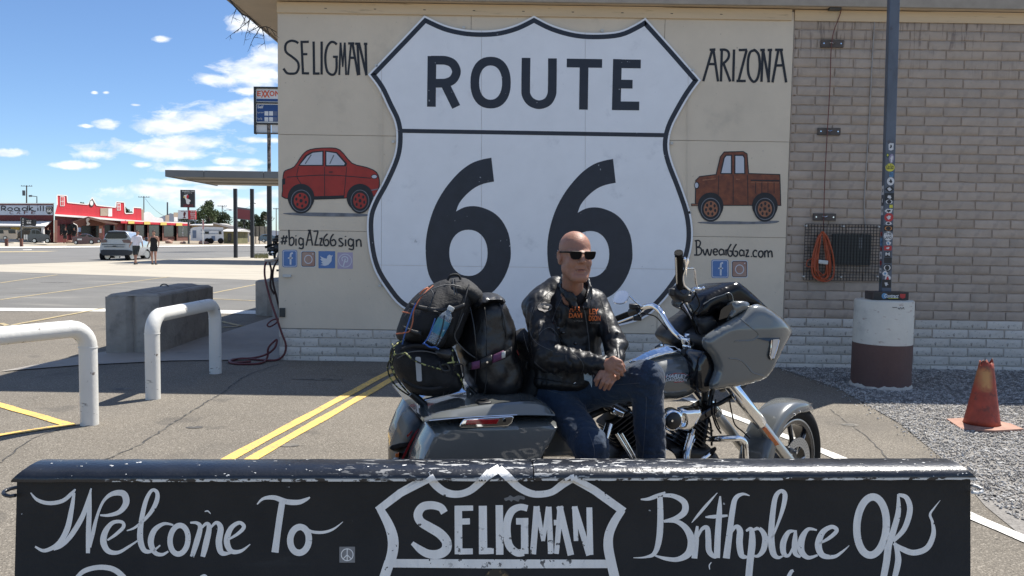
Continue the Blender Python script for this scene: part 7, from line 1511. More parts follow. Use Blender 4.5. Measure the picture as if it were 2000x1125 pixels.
# ---- generic far builders
def facade(A_, B_):   # returns f(px, py, out) on the vertical plane through ground points A_, B_
    return lambda x, y, d=0: onpl(x, y, A_, B_, d)
def fpoly(name, pts, f, d0, d1, mat_, parent): mb = MB(); mb.plate([pts], f, d0, d1); return mb.build(name, mat_, parent)
m_red = M('cafe_red', (.48,.018,.028), .7, var=.12, vs=.6, stretch=(6,6,.2)); m_dred = M('cafe_dark_red', (.11,.018,.018), .7, var=.15, vs=.8); m_wt = M('trim_white', (.72,.70,.66), .6, var=.06, vs=.5); m_brn = M('porch_brown', (.15,.062,.045), .8, var=.2, vs=1.5); m_porch = M('porch_shingle', (.30,.175,.125), .85, var=.12, vs=1.2)
m_win = M('far_window', (.012,.014,.016), .15, var=.3, vs=.5); m_sgy = M('cafe_sign_face', (.50,.55,.62), .6, var=.05, vs=.6); m_tan = M('far_tan', (.34,.27,.20), .8, var=.1, vs=.5); m_yel2 = M('yellow_panel', (.66,.50,.12), .6, var=.1, vs=2); m_awr = M('awning_red', (.50,.02,.03), .7, var=.15, vs=2)
SA, SB = Vector((P(-60, 470, 93).x, 93, 0)), Vector((P(104, 470, 93).x, 93, 0))
f1_ = facade(SA, SB)
cafe = thing('cafe_building', 'white signed cafe front with Roadkill lettering beside the red building', 'building', (P(50, 470, 93).x, 93, gz(93)))
f_box = lambda name, x0, y0, x1, y1, d0, d1, m_, par, f=f1_: fpoly(name, [(x0, y0), (x1, y0), (x1, y1), (x0, y1)], f, d0, d1, m_, par)
f_box('wall', -70, 399, 105, 473, -6, 0, m_wt, cafe); f_box('sign_board', -70, 398, 104.5, 431, .02, .35, m_dred, cafe); sb_ = f_box('sign_face', -68, 401, 103, 420, .36, .40, m_sgy, cafe); f_box('parapet_cap', -70, 396.6, 106, 398.4, -.3, .42, m_wt, cafe)
mb = MB()
ft_ = lambda x, y, d: f1_(x, y, .41+d)
def st(mb, q, w, f, m_=0, sm=True): add_stroke(mb, [(x, y, w) for x, y in q], f, .004, m_, sm, n=4, across=1)
for q in ([(3,402.5),(3,411.5)], [(3,402.5),(9,403),(11,405.5),(8,407.5),(3,408)], [(6,408),(12,411.5)]): st(mb, q, 2.1, ft_)
for cx, w_ in ((19.5, 4.6), (32.5, 4.4), (48, 4.8)): add_stroke(mb, ring_stroke(cx, 408.6, w_, 2.9, 1.8, 14), ft_, .006, 0, True, 2, 1)
for q in ([(37.5,406),(38,411.8),(40,412)], [(53.5,402),(53.5,411.8)], [(57,401.5),(57,411.8)], [(64,405),(58,408.5),(67,412.5),(70,412)], [(74,405.5),(74,411.8)], [(79,402),(79,412)], [(84.5,402),(84.5,412.5)], [(73.8,402.5),(74.2,403)]): st(mb, q, 2.1, ft_, 0)
mb.build('sign_lettering', m_sblk, sb_, fixn=False)
mb = MB()
for t, x0 in (('C', 18.5), ('A', 32), ('F', 46.5), ('E', 61)): add_text(mb, t, (x0, 412.8, x0+8, 418.2), ft_, .012, 0, bold=-.005)
mb.build('cafe_lettering', m_dred, sb_, fixn=False)
def mini_shield(cx, cy, w, h, f, par, d=.42):
    pts = [(-.5,-.28),(-.36,-.46),(-.18,-.40),(0,-.46),(.18,-.40),(.36,-.46),(.5,-.28),(.42,-.10),(.46,.12),(.30,.36),(0,.5),(-.30,.36),(-.46,.12),(-.42,-.10)]
    mb = MB(); mb.plate([[(cx+x*w, cy+y*h) for x, y in pts]], lambda x, y, e: f(x, y, d+e), .0, .02, 0); g = lambda x, y, e: f(x, y, d+.03+e)
    add_text(mb, '66', (cx-w*.34, cy-h*.14, cx+w*.34, cy+h*.26), g, .01, 1, bold=.03); add_text(mb, 'ROUTE', (cx-w*.36, cy-h*.34, cx+w*.36, cy-h*.20), g, .01, 1, bold=.02)
    return mb.build('shield_emblem', [m_sblk, m_wt], par, fixn=False)
mini_shield(96, 410.5, 14, 17, f1_, cafe)
# cafe awning
def slab(name, pts_a, pts_b, th, mat_, par):   # sloping board between two edges of world points
    a0, a1, b0, b1 = *pts_a, *pts_b; mb = MB(); v = Vector((0, 0, th)); mb.hexa([a0, a1, b1, b0]+[p+v for p in (a0, a1, b1, b0)]); return mb.build(name, mat_, par)
slab('awning_roof', (f1_(-70, 433, .1), f1_(101, 433, .1)), (f1_(-70, 441, 2.2), f1_(88, 443, 2.2)), .12, m_wt, cafe)
for x in (84.5,): a_ = f1_(x, 473, 2.0); mb = MB(); mb.bx(a_.x-.12, a_.x+.12, a_.y-.12, a_.y+.12, gz(91), f1_(x, 444, 2.0).z); mb.build('awning_post', m_wt, cafe)
f_box('banner', 21, 444, 38, 449, .05, .1, m_yel2, cafe); f_box('lower_wall_red', 85, 421, 105, 474, .001, .02, m_dred, cafe); f_box('window', -20, 444, 20, 462, .02, .06, m_win, cafe); f_box('window', 45, 446, 80, 460, .02, .06, m_win, cafe)
# red building with stepped parapet
RA, RB = Vector((P(106, 470, 93).x, 93, 0)), Vector((P(372, 470, 138).x, 138, 0))
f2_ = facade(RA, RB)
redb = thing('red_building', 'bright red western false front building with white trimmed stepped parapet', 'building', ((RA.x+RB.x)/2, 112, gz(112)))
par = [(107,419),(112,400),(111.5,383),(112,381),(131,382),(132,395.5),(172,399.5),(180,385.5),(189,401),(226,405),(227,394),(243,395),(244.5,415),(246,417),(260,416.5),(260.5,405),(276,406),(276.5,431),(250,429.5),(200,425.5),(150,421.5)]
fpoly('parapet', par, f2_, -.4, 0, m_red, redb)
tr = par[1:-4]
mb = MB()
for a, b in zip(tr[:-1], tr[1:]): add_stroke(mb, [(a[0], a[1], 1.9), (b[0], b[1], 1.9)], lambda x, y, d: f2_(x, y, .06+d), .0, 0, False, 2, 1)
mb.build('white_trim', m_wt, redb, fixn=False)
fpoly('eave_board', [(107,418.2),(160,421.6),(246,428.8),(276,431),(276,434.5),(246,432.5),(160,425.5),(107,421.6)], f2_, 0, .5, m_wt, redb)
fpoly('wall', [(107,421),(170,424.5),(246,432),(270,434),(270,471),(107,474)], f2_, -.4, -.02, m_dred, redb)
for x0, y0, x1, y1 in ((117.5,383.5,126,402.5),(228.5,396.5,235.5,411)):
    w_ = f_box('window', x0, y0, x1, y1, .01, .05, m_wt, redb, f2_); xm, ym = (x0+x1)/2, (y0+y1)/2
    for a, b, c, d in ((x0+1.3,y0+1.3,xm-.5,ym-.6),(xm+.5,y0+1.3,x1-1.3,ym-.6),(x0+1.3,ym+.6,xm-.5,y1-1.3),(xm+.5,ym+.6,x1-1.3,y1-1.3)): f_box('pane', a, b, c, d, .055, .07, m_red, w_, f2_)
fpoly('emblem_board', ell(179, 397, 4.9, 7, 16), f2_, .01, .06, m_sblk, redb); fpoly('emblem', ell(179, 396.6, 3.2, 5, 14), f2_, .065, .09, m_wt, redb)
f_box('brown_window', 196, 406.5, 211, 421.5, .01, .06, m_tan, redb, f2_); f_box('upper_door', 211.5, 407, 219, 422.5, .01, .06, m_wt, redb, f2_)
for x0, x1 in ((118,128),(131,150),(210,225)): f_box('window', x0, 438 if x0 < 200 else 441, x1, 458, .0, .04, m_win, redb, f2_)
f_box('brick_pier', 106, 430, 112, 473, .0, .3, m_brn, redb, f2_)
pg = thing('entrance_porch', 'brown gabled entrance porch projecting from the red building', 'porch', (P(185, 470, 101).x, 101, gz(101)))
f3_ = facade(Vector((P(140, 470, 97).x, 97, 0)), Vector((P(230, 470, 101).x, 101, 0)))
fpoly('roof', [(173,423),(232,437),(226,438.5),(206,436),(176,428)], f3_, -.3, 2.2, m_porch, pg); fpoly('gable', [(141,434),(173,423),(206,435.5),(204,441),(150,441)], f3_, .0, .4, m_brn, pg)
mb = MB()
for a, b in (((140,434.5),(172,423.5)), ((172,423.5),(206,436))): add_stroke(mb, [(*a, 1.2), (*b, 1.2)], lambda x, y, d: f3_(x, y, .45+d), 0, 0, False, 2, 1)
mb.build('bargeboard', m_porch, pg, fixn=False)
for x0, x1 in ((152,159),(193,201),(224,229),(244,248)): f_box('pillar', x0, 437, x1, 474, .0, .35, m_brn if x0 != 193 else M('pillar_tan', (.36,.17,.12), .8), pg, f3_)
f_box('door_opening', 159, 439, 193, 473, -1.5, -1.2, m_win, pg, f3_); f_box('window', 204, 439, 222, 463, -.6, -.5, m_win, pg, f3_); f_box('notice_board', 152.5, 444.5, 158, 453, .36, .4, M('notice_blue', (.25,.36,.55), .6), pg, f3_); f_box('notice_board', 194, 446.5, 198.5, 455, .36, .4, m_wt, pg, f3_)
bird = tag(MB().plate([cr([(170,437),(168,430),(170,426),(174,425),(175,429),(172,433),(176,437),(173,440),(168,440)], 3, True)], f3_, .5, .7).build('pigeon_sculpture', m_wt, None, loc=f3_(172, 440, .5)), 'white bird figure mounted on the gable of the entrance porch', 'sculpture')
mb = MB(); mb.tube([f3_(143,436,.5), f3_(150,440,.5), f3_(151.5,446,.5), f3_(151.5,472,.5)], .06, 6); mb.build('downpipe', m_wt, pg, smooth=60)
# long low building with dark windows
lowb = thing('low_diner_building', 'long low diner with dark windows, red awning band and yellow name boards', 'building', (P(320, 470, 125).x, 125, gz(125)))
fpoly('wall', [(246,432),(370,438),(370,472),(246,473)], f2_, -5, -.05, m_brn, lowb)
fpoly('roof_edge', [(246,428.9),(276,431.2),(371,434.6),(371,437.2),(246,433.5)], f2_, .02, .8, m_wt, lowb)
fpoly('awning_band', [(236,431.6),(371,437),(371,441),(236,436)], f2_, .15, .9, m_awr, lowb)
for x0 in (250.5, 281.5, 313.5, 344): f_box('name_board', x0, 431.5+(x0-250)*.042, x0+12, 437+(x0-250)*.042, .95, 1.0, m_yel2, lowb, f2_)
xs__ = [246.5, 263, 289, 318, 346, 369]
for a, b in zip(xs__[:-1], xs__[1:]): f_box('window', a+2.2, 440, b-1.2, 462, .0, .03, m_win, lowb, f2_)
for x in xs__[:-1]: f_box('pillar', x-1, 437.5, x+1.6, 472, .04, .3, m_brn, lowb, f2_)
fpoly('curved_parapet', cr([(276,431),(276.5,420),(284,414),(292,414),(298,419),(303,424),(316,426),(319,430),(319,433)], 3), f2_, -3.0, -2.6, m_wt, lowb)
f_box('tan_gable', 263, 409, 281, 431, -2.5, -2.2, m_tan, lowb, f2_); f_box('chimney', 323, 420, 330.5, 433, -4, -3, m_tan, lowb, f2_); f_box('vent_stack', 339, 415, 349, 424, -4, -3.2, m_tan, lowb, f2_); f_box('vent_stack', 340, 424, 347, 433, -4, -3.2, m_wt, lowb, f2_)
mb = MB()
for i, c in enumerate('OPEN'): add_text(mb, c, (355.5, 443+i*5, 358.5, 446.5+i*5), lambda x, y, d: f2_(x, y, .05+d), .004)
mb.build('open_lettering', m_wt, lowb, fixn=False)
for x, w_, h_ in ((330, 6, 5.5), (357.5, 5, 4.5), (394, 5, 5.5), (404, 5, 4.5)):
    Yb = 100.0; c = P(x, 474, Yb); c.z = gz(Yb)+h_*.5*Yb/1500*.8
    rk_ = sdf_mesh('boulder', [el(c, (w_*Yb/1500, .5, h_*Yb/1500*.8))], .06, .05, bpy.data.materials.get('boulder_rock') or M('boulder_rock', (.33,.20,.15), .9, var=.3, vs=2, bump=.5, bs=6), None, disp=lambda Q: .25*(vnoise(Q, 2.2, 4)-.5))
    tag(rk_, {330: 'low reddish boulder in front of the diner windows', 357.5: 'round pink boulder beside the black sign pole', 394: 'tilted pale boulder by the white flagpole', 404: 'small pale boulder near the trailer hitch'}[x], 'boulder', 'boulders along the far kerb')
# roadside sign pole
YP = 92.0; f4 = lambda x, y, d=0: P(x, y, YP-d)
rs = thing('roadside_sign', 'black roadside sign with cartoon cow figure above white and red boards', 'sign', (f4(368.5, 470).x, YP, gz(YP)))
def f4b(name, x0, y0, x1, y1, m_, d=.0, th=.3, par=None): A_, B__ = f4(x0, y0), f4(x1, y1); mb = MB(); mb.bx(A_.x, B__.x, YP-d-th/2, YP-d+th/2, B__.z, A_.z); return mb.build(name, m_, par or rs)
f4b('pole', 367, 405, 369.6, 476, m_polek); b1_ = f4b('black_board', 354.5, 371, 382, 405.5, m_sblk, .2); b2_ = f4b('white_board', 350, 410.5, 369.3, 427.5, m_sw2, .2); b3_ = f4b('red_board', 369.8, 411, 384, 428.5, M('board_red', (.42,.02,.03), .6), .2)
g4 = lambda x, y, d: f4(x, y, .37+d); mb = MB()
mb.plate([cr([(359,382),(362,380.5),(367,380),(368,384),(367,388),(372,391),(371,396),(368,399),(364,397),(363,391),(361,387)], 3, True)], g4, .0, None, 0); mb.plate([[(364.5,382),(367.5,380),(369,384),(366.5,389),(364,386)]], g4, .02, None, 1); mb.plate([ell(360, 385, 2.2, 1.6, 10)], g4, .02, None, 2); mb.plate([ell(371.5, 396, 1.6, 2.2, 10)], g4, .02, None, 3)
add_text(mb, 'ROADKILL CAFE', (356, 372.5, 379.5, 374.8), g4, .01, 0, bold=.02); add_text(mb, 'SELIGMAN AZ', (360, 376, 375, 377.6), g4, .01, 0); add_text(mb, 'YOU KILL IT', (358, 399.5, 377, 401.2), g4, .01, 1); add_text(mb, 'WE GRILL IT', (358, 402.3, 377, 404), g4, .01, 1)
mb.build('board_print', [m_wt, m_awr, m_yel2, m_sblk], b1_, fixn=False)
mb = MB(); mb.plate([cr([(358,419),(359,415),(361.5,414),(363,417),(362,420),(361,424),(364,426),(356,426),(359,424)], 3, True)], g4, 0, None, 0); add_text(mb, 'TRADING POST', (353, 412, 367, 414), g4, .01, 0); mb.build('board_print', m_dred, b2_, fixn=False)
mb = MB(); 
for i, t in enumerate(('GIFT SHOP', 'BEER', 'WINE', 'ANTIQUES')): add_text(mb, t, (372, 412.6+i*4, 382, 414.8+i*4), g4, .01, 0, bold=.02)
mb.build('board_print', m_wt, b3_, fixn=False)
# ---- utility poles and wires
m_wp = M('pole_wood', (.11,.085,.07), .9, var=.2, vs=2)
def upole(x, yt, yb, Y, w, arms, label, tr=False, lamp=False):
    b = P(x, yb, Y); t_ = P(x, yt, Y); k = Y/1500; o = thing('utility_pole', label, 'utility pole', (b.x, Y, gz(Y)), 'utility poles along the street')
    mb = MB(); mb.tube([(b.x, Y, gz(Y)-.2), (t_.x, Y, t_.z)], [w*k*.55, w*k*.4], 8); mb.build('pole', m_wp, o, smooth=60)
    for ya_, hw in arms: c = P(x, ya_, Y); mb = MB(); mb.box(c, (hw*2*k, .12, 1.0*k)); mb.build('crossarm', m_wp, o)
    for ya_, hw in arms:
        for s_ in (-.9, -.45, .5, .9): c = P(x+hw*s_, ya_-1, Y); mb = MB(); mb.cyl(c-Vector((0,0,.6*k)), c+Vector((0,0,.8*k)), .4*k, 6); mb.build('insulator', m_wp, o)
    if tr: c = P(x-5.5, 377, Y); mb = MB(); mb.cyl(c-Vector((0,0,5*k)), c+Vector((0,0,5*k)), 2.6*k, 12); mb.build('transformer', m_gmet, o, smooth=40)
    if lamp: mb = MB(); mb.tube(cr([P(x, yt+18, Y), P(x+3, yt+12, Y), P(x+9, yt+9, Y), P(x+15, yt+9, Y)], 4), .5*k, 6); mb.tube([P(x+13, yt+9, Y), P(x+18, yt+9.4, Y)], 1.0*k, 6); mb.build('street_lamp_arm', m_can, o, smooth=60)
    return o
upole(52, 362, 470, 150, 2.6, [(363.5, 11)], 'utility pole with grey transformer rising behind the cafe sign', tr=True)
upole(281, 383, 470, 170, 2.2, [(385, 11)], 'utility pole with one crossarm behind the diner roof')
upole(434, 401, 472, 165, 2.0, [(402.5, 9)], 'utility pole with curved street lamp behind the trees', lamp=True)
upole(539.5, 406, 472, 190, 1.8, [(408, 6)], 'thin utility pole against the sky beside the shop corner')
upole(494, 394, 472, 205, 1.6, [(397.5, 6)], 'distant utility pole nearly hidden by the canopy column')
mast = tag(MB().tube([P(327, 432, 140), P(327, 395, 140)], .13, 8).build('antenna_mast', m_gmet, None, loc=P(327, 432, 140)), 'thin bare mast standing on the diner roof', 'mast')
lb = thing('bracket_lamp', 'grey roof lamp arm on the cafe parapet beside the transformer', 'lamp', f1_(72, 397, -.5)); mb = MB(); mb.tube([f1_(72, 397, -.5), f1_(72, 384, -.5), f1_(58, 382.5, -.5)], .06, 6); mb.build('arm', m_gmet, lb); mb = MB(); mb.tube([f1_(62, 382.5, -.5), f1_(57, 383, -.5)], .12, 8); mb.build('lamp_head', m_gmet, lb)
def wire(a, b, sag, r, label):
    pts = [Vector(a).lerp(Vector(b), i/14)-Vector((0, 0, sag*4*(i/14)*(1-i/14))) for i in range(15)]; mb = MB(); mb.tube(pts, r, 4); tag(mb.build('overhead_wire', m_blk, None, loc=Vector(a)), label, 'wire', 'overhead wires')
wire(P(284, 388, 170), P(326, 424, 150), .6, .035, 'thin wire running down from the pole to the diner mast'); wire(P(434, 404, 165), P(465, 426, 150), .8, .03, 'thin wire dropping right from the lamp pole'); wire(P(434, 403, 165), P(494, 398, 205), 1.2, .03, 'thin wire between the lamp pole and the distant pole')
# ---- trees, hill
m_fol = M('foliage', (.045,.065,.022), .8, var=.5, vs=2.5, col2=(.09,.12,.045), rand=0); m_fol2 = M('foliage_dark', (.03,.045,.02), .8, var=.4, vs=2.5, col2=(.06,.08,.035)); m_bark = M('bark', (.09,.07,.055), .9, var=.3, vs=8)
def tree(x, yt, yb, wpx, Y, label, mat_, seed, n=2600, blobs=None, dens=1.0):
    rr = random.Random(seed); k = Y/1500; b = P(x, yb, Y); b.z = gz(Y); top = P(x, yt, Y).z; H_ = top-b.z; Wd = wpx*k/2
    t = thing('leafy_tree', label, 'tree', b, 'trees behind the street')
    mb = MB(); mb.tube([b-Vector((0,0,.2)), b+Vector((.1*H_*.2, 0, H_*.35)), b+Vector((0, 0, H_*.75))], [H_*.035, H_*.025, H_*.008], 8)
    cl = []
    for i in range(11 if not blobs else blobs):
        a = rr.uniform(0, 6.28); rad = Wd*rr.uniform(.15, .82); z = H_*rr.uniform(.30, .90); sh = math.sqrt(max(.1, 1-((z/H_-.5)/.55)**2)); c = b+Vector((rad*math.cos(a)*sh, rad*math.sin(a)*sh*.7, z)); cl.append((c, Wd*rr.uniform(.22, .42)))
        mb.tube([b+Vector((0, 0, H_*.3)), (b+c)/2+Vector((0, 0, H_*.12)), c], [H_*.014, H_*.009, H_*.003], 5)
    mb.build('trunk', m_bark, t, smooth=60); lf = MB()
    for _ in range(n):
        c, r_ = cl[rr.randrange(len(cl))]; d = Vector((rr.gauss(0, 1), rr.gauss(0, 1), rr.gauss(0, .8))).normalized()*r_*rr.random()**.45; p = c+d; s_ = k*rr.uniform(.9, 2.0)
        if p.z > top: p.z = top-rr.random()*.5
        u = Vector((rr.gauss(0, 1), rr.gauss(0, 1), rr.gauss(0, .6))).normalized(); v = u.orthogonal().normalized(); w = u.cross(v)
        lf.add([p-v*s_, p+w*s_*.8, p+v*s_, p-w*s_*.8+u*s_*.4], [(0, 1, 2), (0, 2, 3)])
    tag(lf.build('crown', mat_, t, fixn=False), kind='stuff'); return t
tree(408, 391, 470, 62, 150, 'tall rounded green tree behind the trailer', m_fol, 3, 3800)
tree(430, 414, 470, 60, 160, 'low dark green tree beside the lamp pole', m_fol2, 5, 2600)
tree(375, 418, 470, 64, 175, 'wide low tree behind the roadside sign', m_fol2, 8, 2200)
tree(506, 410, 470, 58, 170, 'dark round tree seen between the canopy columns', m_fol2, 9, 2600)
tree(478, 422, 470, 48, 165, 'small dark tree under the red backed billboard', m_fol2, 12, 1800)
tree(160, 386, 470, 26, 180, 'treetop showing above the red parapet by its gable', m_fol2, 15, 1400)
tree(252, 400, 470, 26, 190, 'treetop showing between the two red parapets', m_fol2, 17, 1400)
bt_ = thing('bare_tree', 'leafless pale tree beside the sign sleeve', 'tree', P(520, 470, 160)); bt_.location.z = gz(160)
mb = MB(); rr = random.Random(5)
def branch(p, d, L_, r_, n_):
    q = p+d*L_; mb.tube([p, (p+q)/2+Vector((rr.uniform(-.1, .1), 0, 0))*L_*.3, q], [r_, r_*.8, r_*.6], 4, cap=False)
    if n_: 
        for _ in range(3): branch(q, (d+Vector((rr.uniform(-.8, .8), rr.uniform(-.4, .4), rr.uniform(-.1, .5)))).normalized(), L_*.72, r_*.6, n_-1)
branch(Vector(bt_.location), Vector((0, 0, 1)), 1.9, .12, 4); mb.build('trunk', M('pale_bark', (.25,.22,.19), .9), bt_)
m_hill = M('hill_scrub', (.085,.10,.13), .95, var=.15, vs=.004); mb = MB(); n = 60; rr = random.Random(2)
for i in range(n+1):
    x = -1500+i*60; h = 10+64*math.exp(-((x+1200)/105)**2)+10*math.exp(-((x+900)/120)**2)+3*math.sin(i*1.3)+2*math.sin(i*2.9); mb.v += [(x, 2600, -2), (x, 2700, h), (x, 3400, -2)]
mb.f = [(i*3+j, (i+1)*3+j, (i+1)*3+j+1, i*3+j+1) for i in range(n) for j in range(2)]; mb.m = [0]*len(mb.f); tag(mb.build('hills', m_hill, smooth=80), kind='structure')
# ---- far houses, trailer
def simple_house(name, label, x0, x1, ye, yr, Y, mw, mr, roof_in=0, wins=(), yb=472, dep=8):
    A_ = P(x0, yb, Y); B__ = P(x1, yb, Y); o = thing(name, label, 'building', ((A_.x+B__.x)/2, Y, gz(Y))); zE = P((x0+x1)/2, ye, Y).z; zR = P((x0+x1)/2, yr, Y+dep/2).z
    mb = MB(); mb.bx(A_.x, B__.x, Y, Y+dep, gz(Y)-.2, zE); mb.build('wall', mw, o)
    a, b = A_.x-.4, B__.x+.4; r_ = roof_in; mb = MB()
    mb.v = [(a, Y-.5, zE), (b, Y-.5, zE), (b, Y+dep+.5, zE), (a, Y+dep+.5, zE), (a+r_, Y+dep/2, zR), (b-r_, Y+dep/2, zR)]; mb.f = [(0, 1, 5, 4), (2, 3, 4, 5), (1, 2, 5), (3, 0, 4), (3, 2, 1, 0)]; mb.m = [0]*5; mb.build('roof', mr, o)
    for wx0, wy0, wx1, wy1, mw_ in wins: a_, b_ = P(wx0, wy0, Y), P(wx1, wy1, Y); mb = MB(); mb.bx(a_.x, b_.x, Y-.06, Y+.02, b_.z, a_.z); mb.build('window' if mw_ is m_win else 'door', mw_, o)
    return o
m_rw = M('roof_white', (.62,.60,.56), .5, var=.05, vs=.3); m_cream = M('far_cream', (.36,.32,.25), .85, var=.08, vs=.6); m_olive = M('far_olive', (.17,.16,.08), .9, var=.35, vs=1.5)
hs = thing('warehouse', 'low cream building with long sloping white metal roof behind the columns', 'building', (P(460, 470, 118).x, 118, gz(118)))
f5 = lambda x, y, d=0: P(x, y, 118-d)
fpoly('roof', [(416,434),(489,449),(489,454.5),(478,452.5),(416,436.5)], f5, -8, .8, m_rw, hs); fpoly('wall', [(416,436.5),(484,453),(484,473),(440,473),(416,460)], f5, -7.9, 0, m_cream, hs); fpoly('post', [(484,452),(487,452.5),(487,473),(484,473)], f5, .2, .5, m_rw, hs)
for a, b, c, d in ((470,455,473,459),(476,457,479,460.5)): fpoly('window', [(a,b),(c,b),(c,d),(a,d)], f5, .02, .06, m_win, hs)
simple_house('shed', 'small white roofed shed with olive doors right of the trailer', 437, 460, 452, 447, 108, m_olive, m_rw, 0, [(445, 456, 452, 472, m_win)], 473, 5)
simple_house('flat_store', 'flat pale roofed store between the diner and the trailer', 372, 420, 440, 436, 145, m_cream, m_rw, 0, [(375, 442, 387, 445, m_yel2), (378, 447, 392, 466, m_win)], 472, 10)
fence_ = thing('board_fence', 'grey upright board fence between the canopy column and sign sleeve', 'fence', P(510, 472, 112)*1.0); fence_.location.z = gz(112)
for i in range(14): x = 497+i*2.4; a_, b_ = P(x, 442, 112), P(x+2.2, 462, 112); mb = MB(); mb.bx(a_.x, b_.x, 112, 112.05, b_.z, a_.z); mb.build('board', m_cream, fence_)
for x in (499, 506, 517, 530): a_, b_ = P(x, 442, 111.9), P(x+1.2, 472, 111.9); mb = MB(); mb.bx(a_.x, b_.x, 111.8, 111.95, gz(112), a_.z); mb.build('post', m_polek, fence_)
rv = thing('travel_trailer', 'long white travel trailer with small window and blue stripe parked by the street', 'trailer', P(405, 474, 100)*1.0); rv.location.z = gz(100)
f6 = lambda x, y, d=0: P(x, y, 100-d); m_rvw = M('trailer_white', (.62,.64,.66), .4, var=.05, vs=.8, coat=.3); m_rvb = M('trailer_blue', (.12,.17,.26), .4)
fpoly('body', [(372,447),(378,443.5),(392,442.5),(436,444),(437,470),(418,471),(372,470)], f6, -2.4, 0, m_rvw, rv)
for nm, a, b, c, d, m_ in (('window',427,451.5,432.5,457.5,m_win),('window',376,450,383,465,m_rvb),('stripe',392,449,436,450.2,m_rvb),('stripe',392,456,426,456.8,m_rvb),('window',400,452,408,457,m_win),('panel',413,461,420,470,m_rvb)): fpoly(nm, [(a,b),(c,b),(c,d),(a,d)], f6, .01, .05, m_, rv)
for x in (405, 412, 431): c = f6(x, 470.5, .05); mb = MB(); mb.lathe([(0, .1), (.28, .1), (.36, .05), (.36, -.1)], c, (0, -1, 0), 16); mb.build('wheel', m_rub, rv, smooth=50)
bb_ = thing('billboard_back', 'dark red billboard panel between the canopy columns', 'sign', P(478, 472, 130)*1.0); bb_.location.z = gz(130)
f7 = lambda x, y, d=0: P(x, y, 130-d); fpoly('panel', [(463,404),(492,408),(492,431),(463,428)], f7, -.2, 0, m_can, bb_); fpoly('face', [(464,407.5),(491,411),(491,429.5),(464,426.5)], f7, .02, .05, M('faded_red', (.20,.05,.055), .7, var=.1), bb_); fpoly('post', [(476,428),(478,428),(478,473),(476,473)], f7, -.15, -.05, m_polek, bb_)
fl = thing('flagpole', 'white flagpole with small furled striped flag by the boulders', 'flagpole', P(396.5, 478, 97)*1.0); fl.location.z = gz(97)
mb = MB(); mb.tube([fl.location, P(395.5, 428, 97)], .055, 6); mb.build('pole', m_wt, fl)
mb = MB(); q = [(394.5,429),(397.5,431),(399,440),(397.5,449),(395,447),(395,436)]; mb.plate([q], lambda x, y, d: P(x, y, 97-d), -.03, .05); mb.build('flag', M('flag_stripes', (.45,.07,.07), .8, var=.1, col2=(.55,.5,.5), vs=5, stretch=(.2,1,1)), fl)
br = thing('street_banner', 'black banner printed with a white 66 shield on a thin pole', 'banner', P(42, 481, 82)*1.0); br.location.z = gz(82)
f8 = lambda x, y, d=0: P(x, y, 82-d); mb = MB(); mb.tube([br.location, f8(41, 424)], .05, 6); mb.build('pole', m_gmet, br)
fpoly('cloth', cr([(41,425),(50,425.5),(60,429),(70,429),(70,441),(60,440.5),(50,441),(42,441.5)], 3, True), f8, -.04, .0, m_sblk, br); mini_shield(56.5, 434, 13, 11, f8, br, .03)
for i in range(4): c = f8(45, 428+i*4, .02); mb = MB(); mb.box(c, (.12, .02, .10)); mb.build('print_mark', m_wt, br)
ms = thing('menu_stand', 'small white double sandwich board at the kerb before the pickup', 'sign', P(49, 481, 83)*1.0); ms.location.z = gz(83)
for x in (46.5, 50.5): fpoly('board', [(x,458),(x+3.2,458.5),(x+3.2,468),(x,467.5)], lambda x, y, d: P(x, y, 83-d), -.05, .05, m_wt, ms)
bo_ = thing('barrel', 'pinkish low planter rock beside the porch visitors', 'planter', P(136, 474, 96)*1.0); sd_o = sdf_mesh('stone', [el(P(136, 473, 96), (.42, .3, .22))], .05, .03, bpy.data.materials['boulder_rock'], bo_, disp=lambda Q: .12*(vnoise(Q, 3, 4)-.5))
hr_ = thing('hitching_rail', 'rough wooden hitching rail in front of the parked jeep', 'rail', P(15, 484, 78)*1.0); hr_.location.z = gz(78)
f9 = lambda x, y, d=0: P(x, y, 78-d)
for x in (13, 42, -8): a_ = f9(x, 480); mb = MB(); mb.bx(a_.x-.12, a_.x+.12, 77.9, 78.1, gz(78)-.05, f9(x, 466).z); mb.build('post', m_brn, hr_)
a_, b_ = f9(-20, 468.6), f9(42, 469.4); mb = MB(); mb.bx(a_.x, b_.x, 77.92, 78.08, b_.z, a_.z+.02); mb.build('rail', m_brn, hr_)
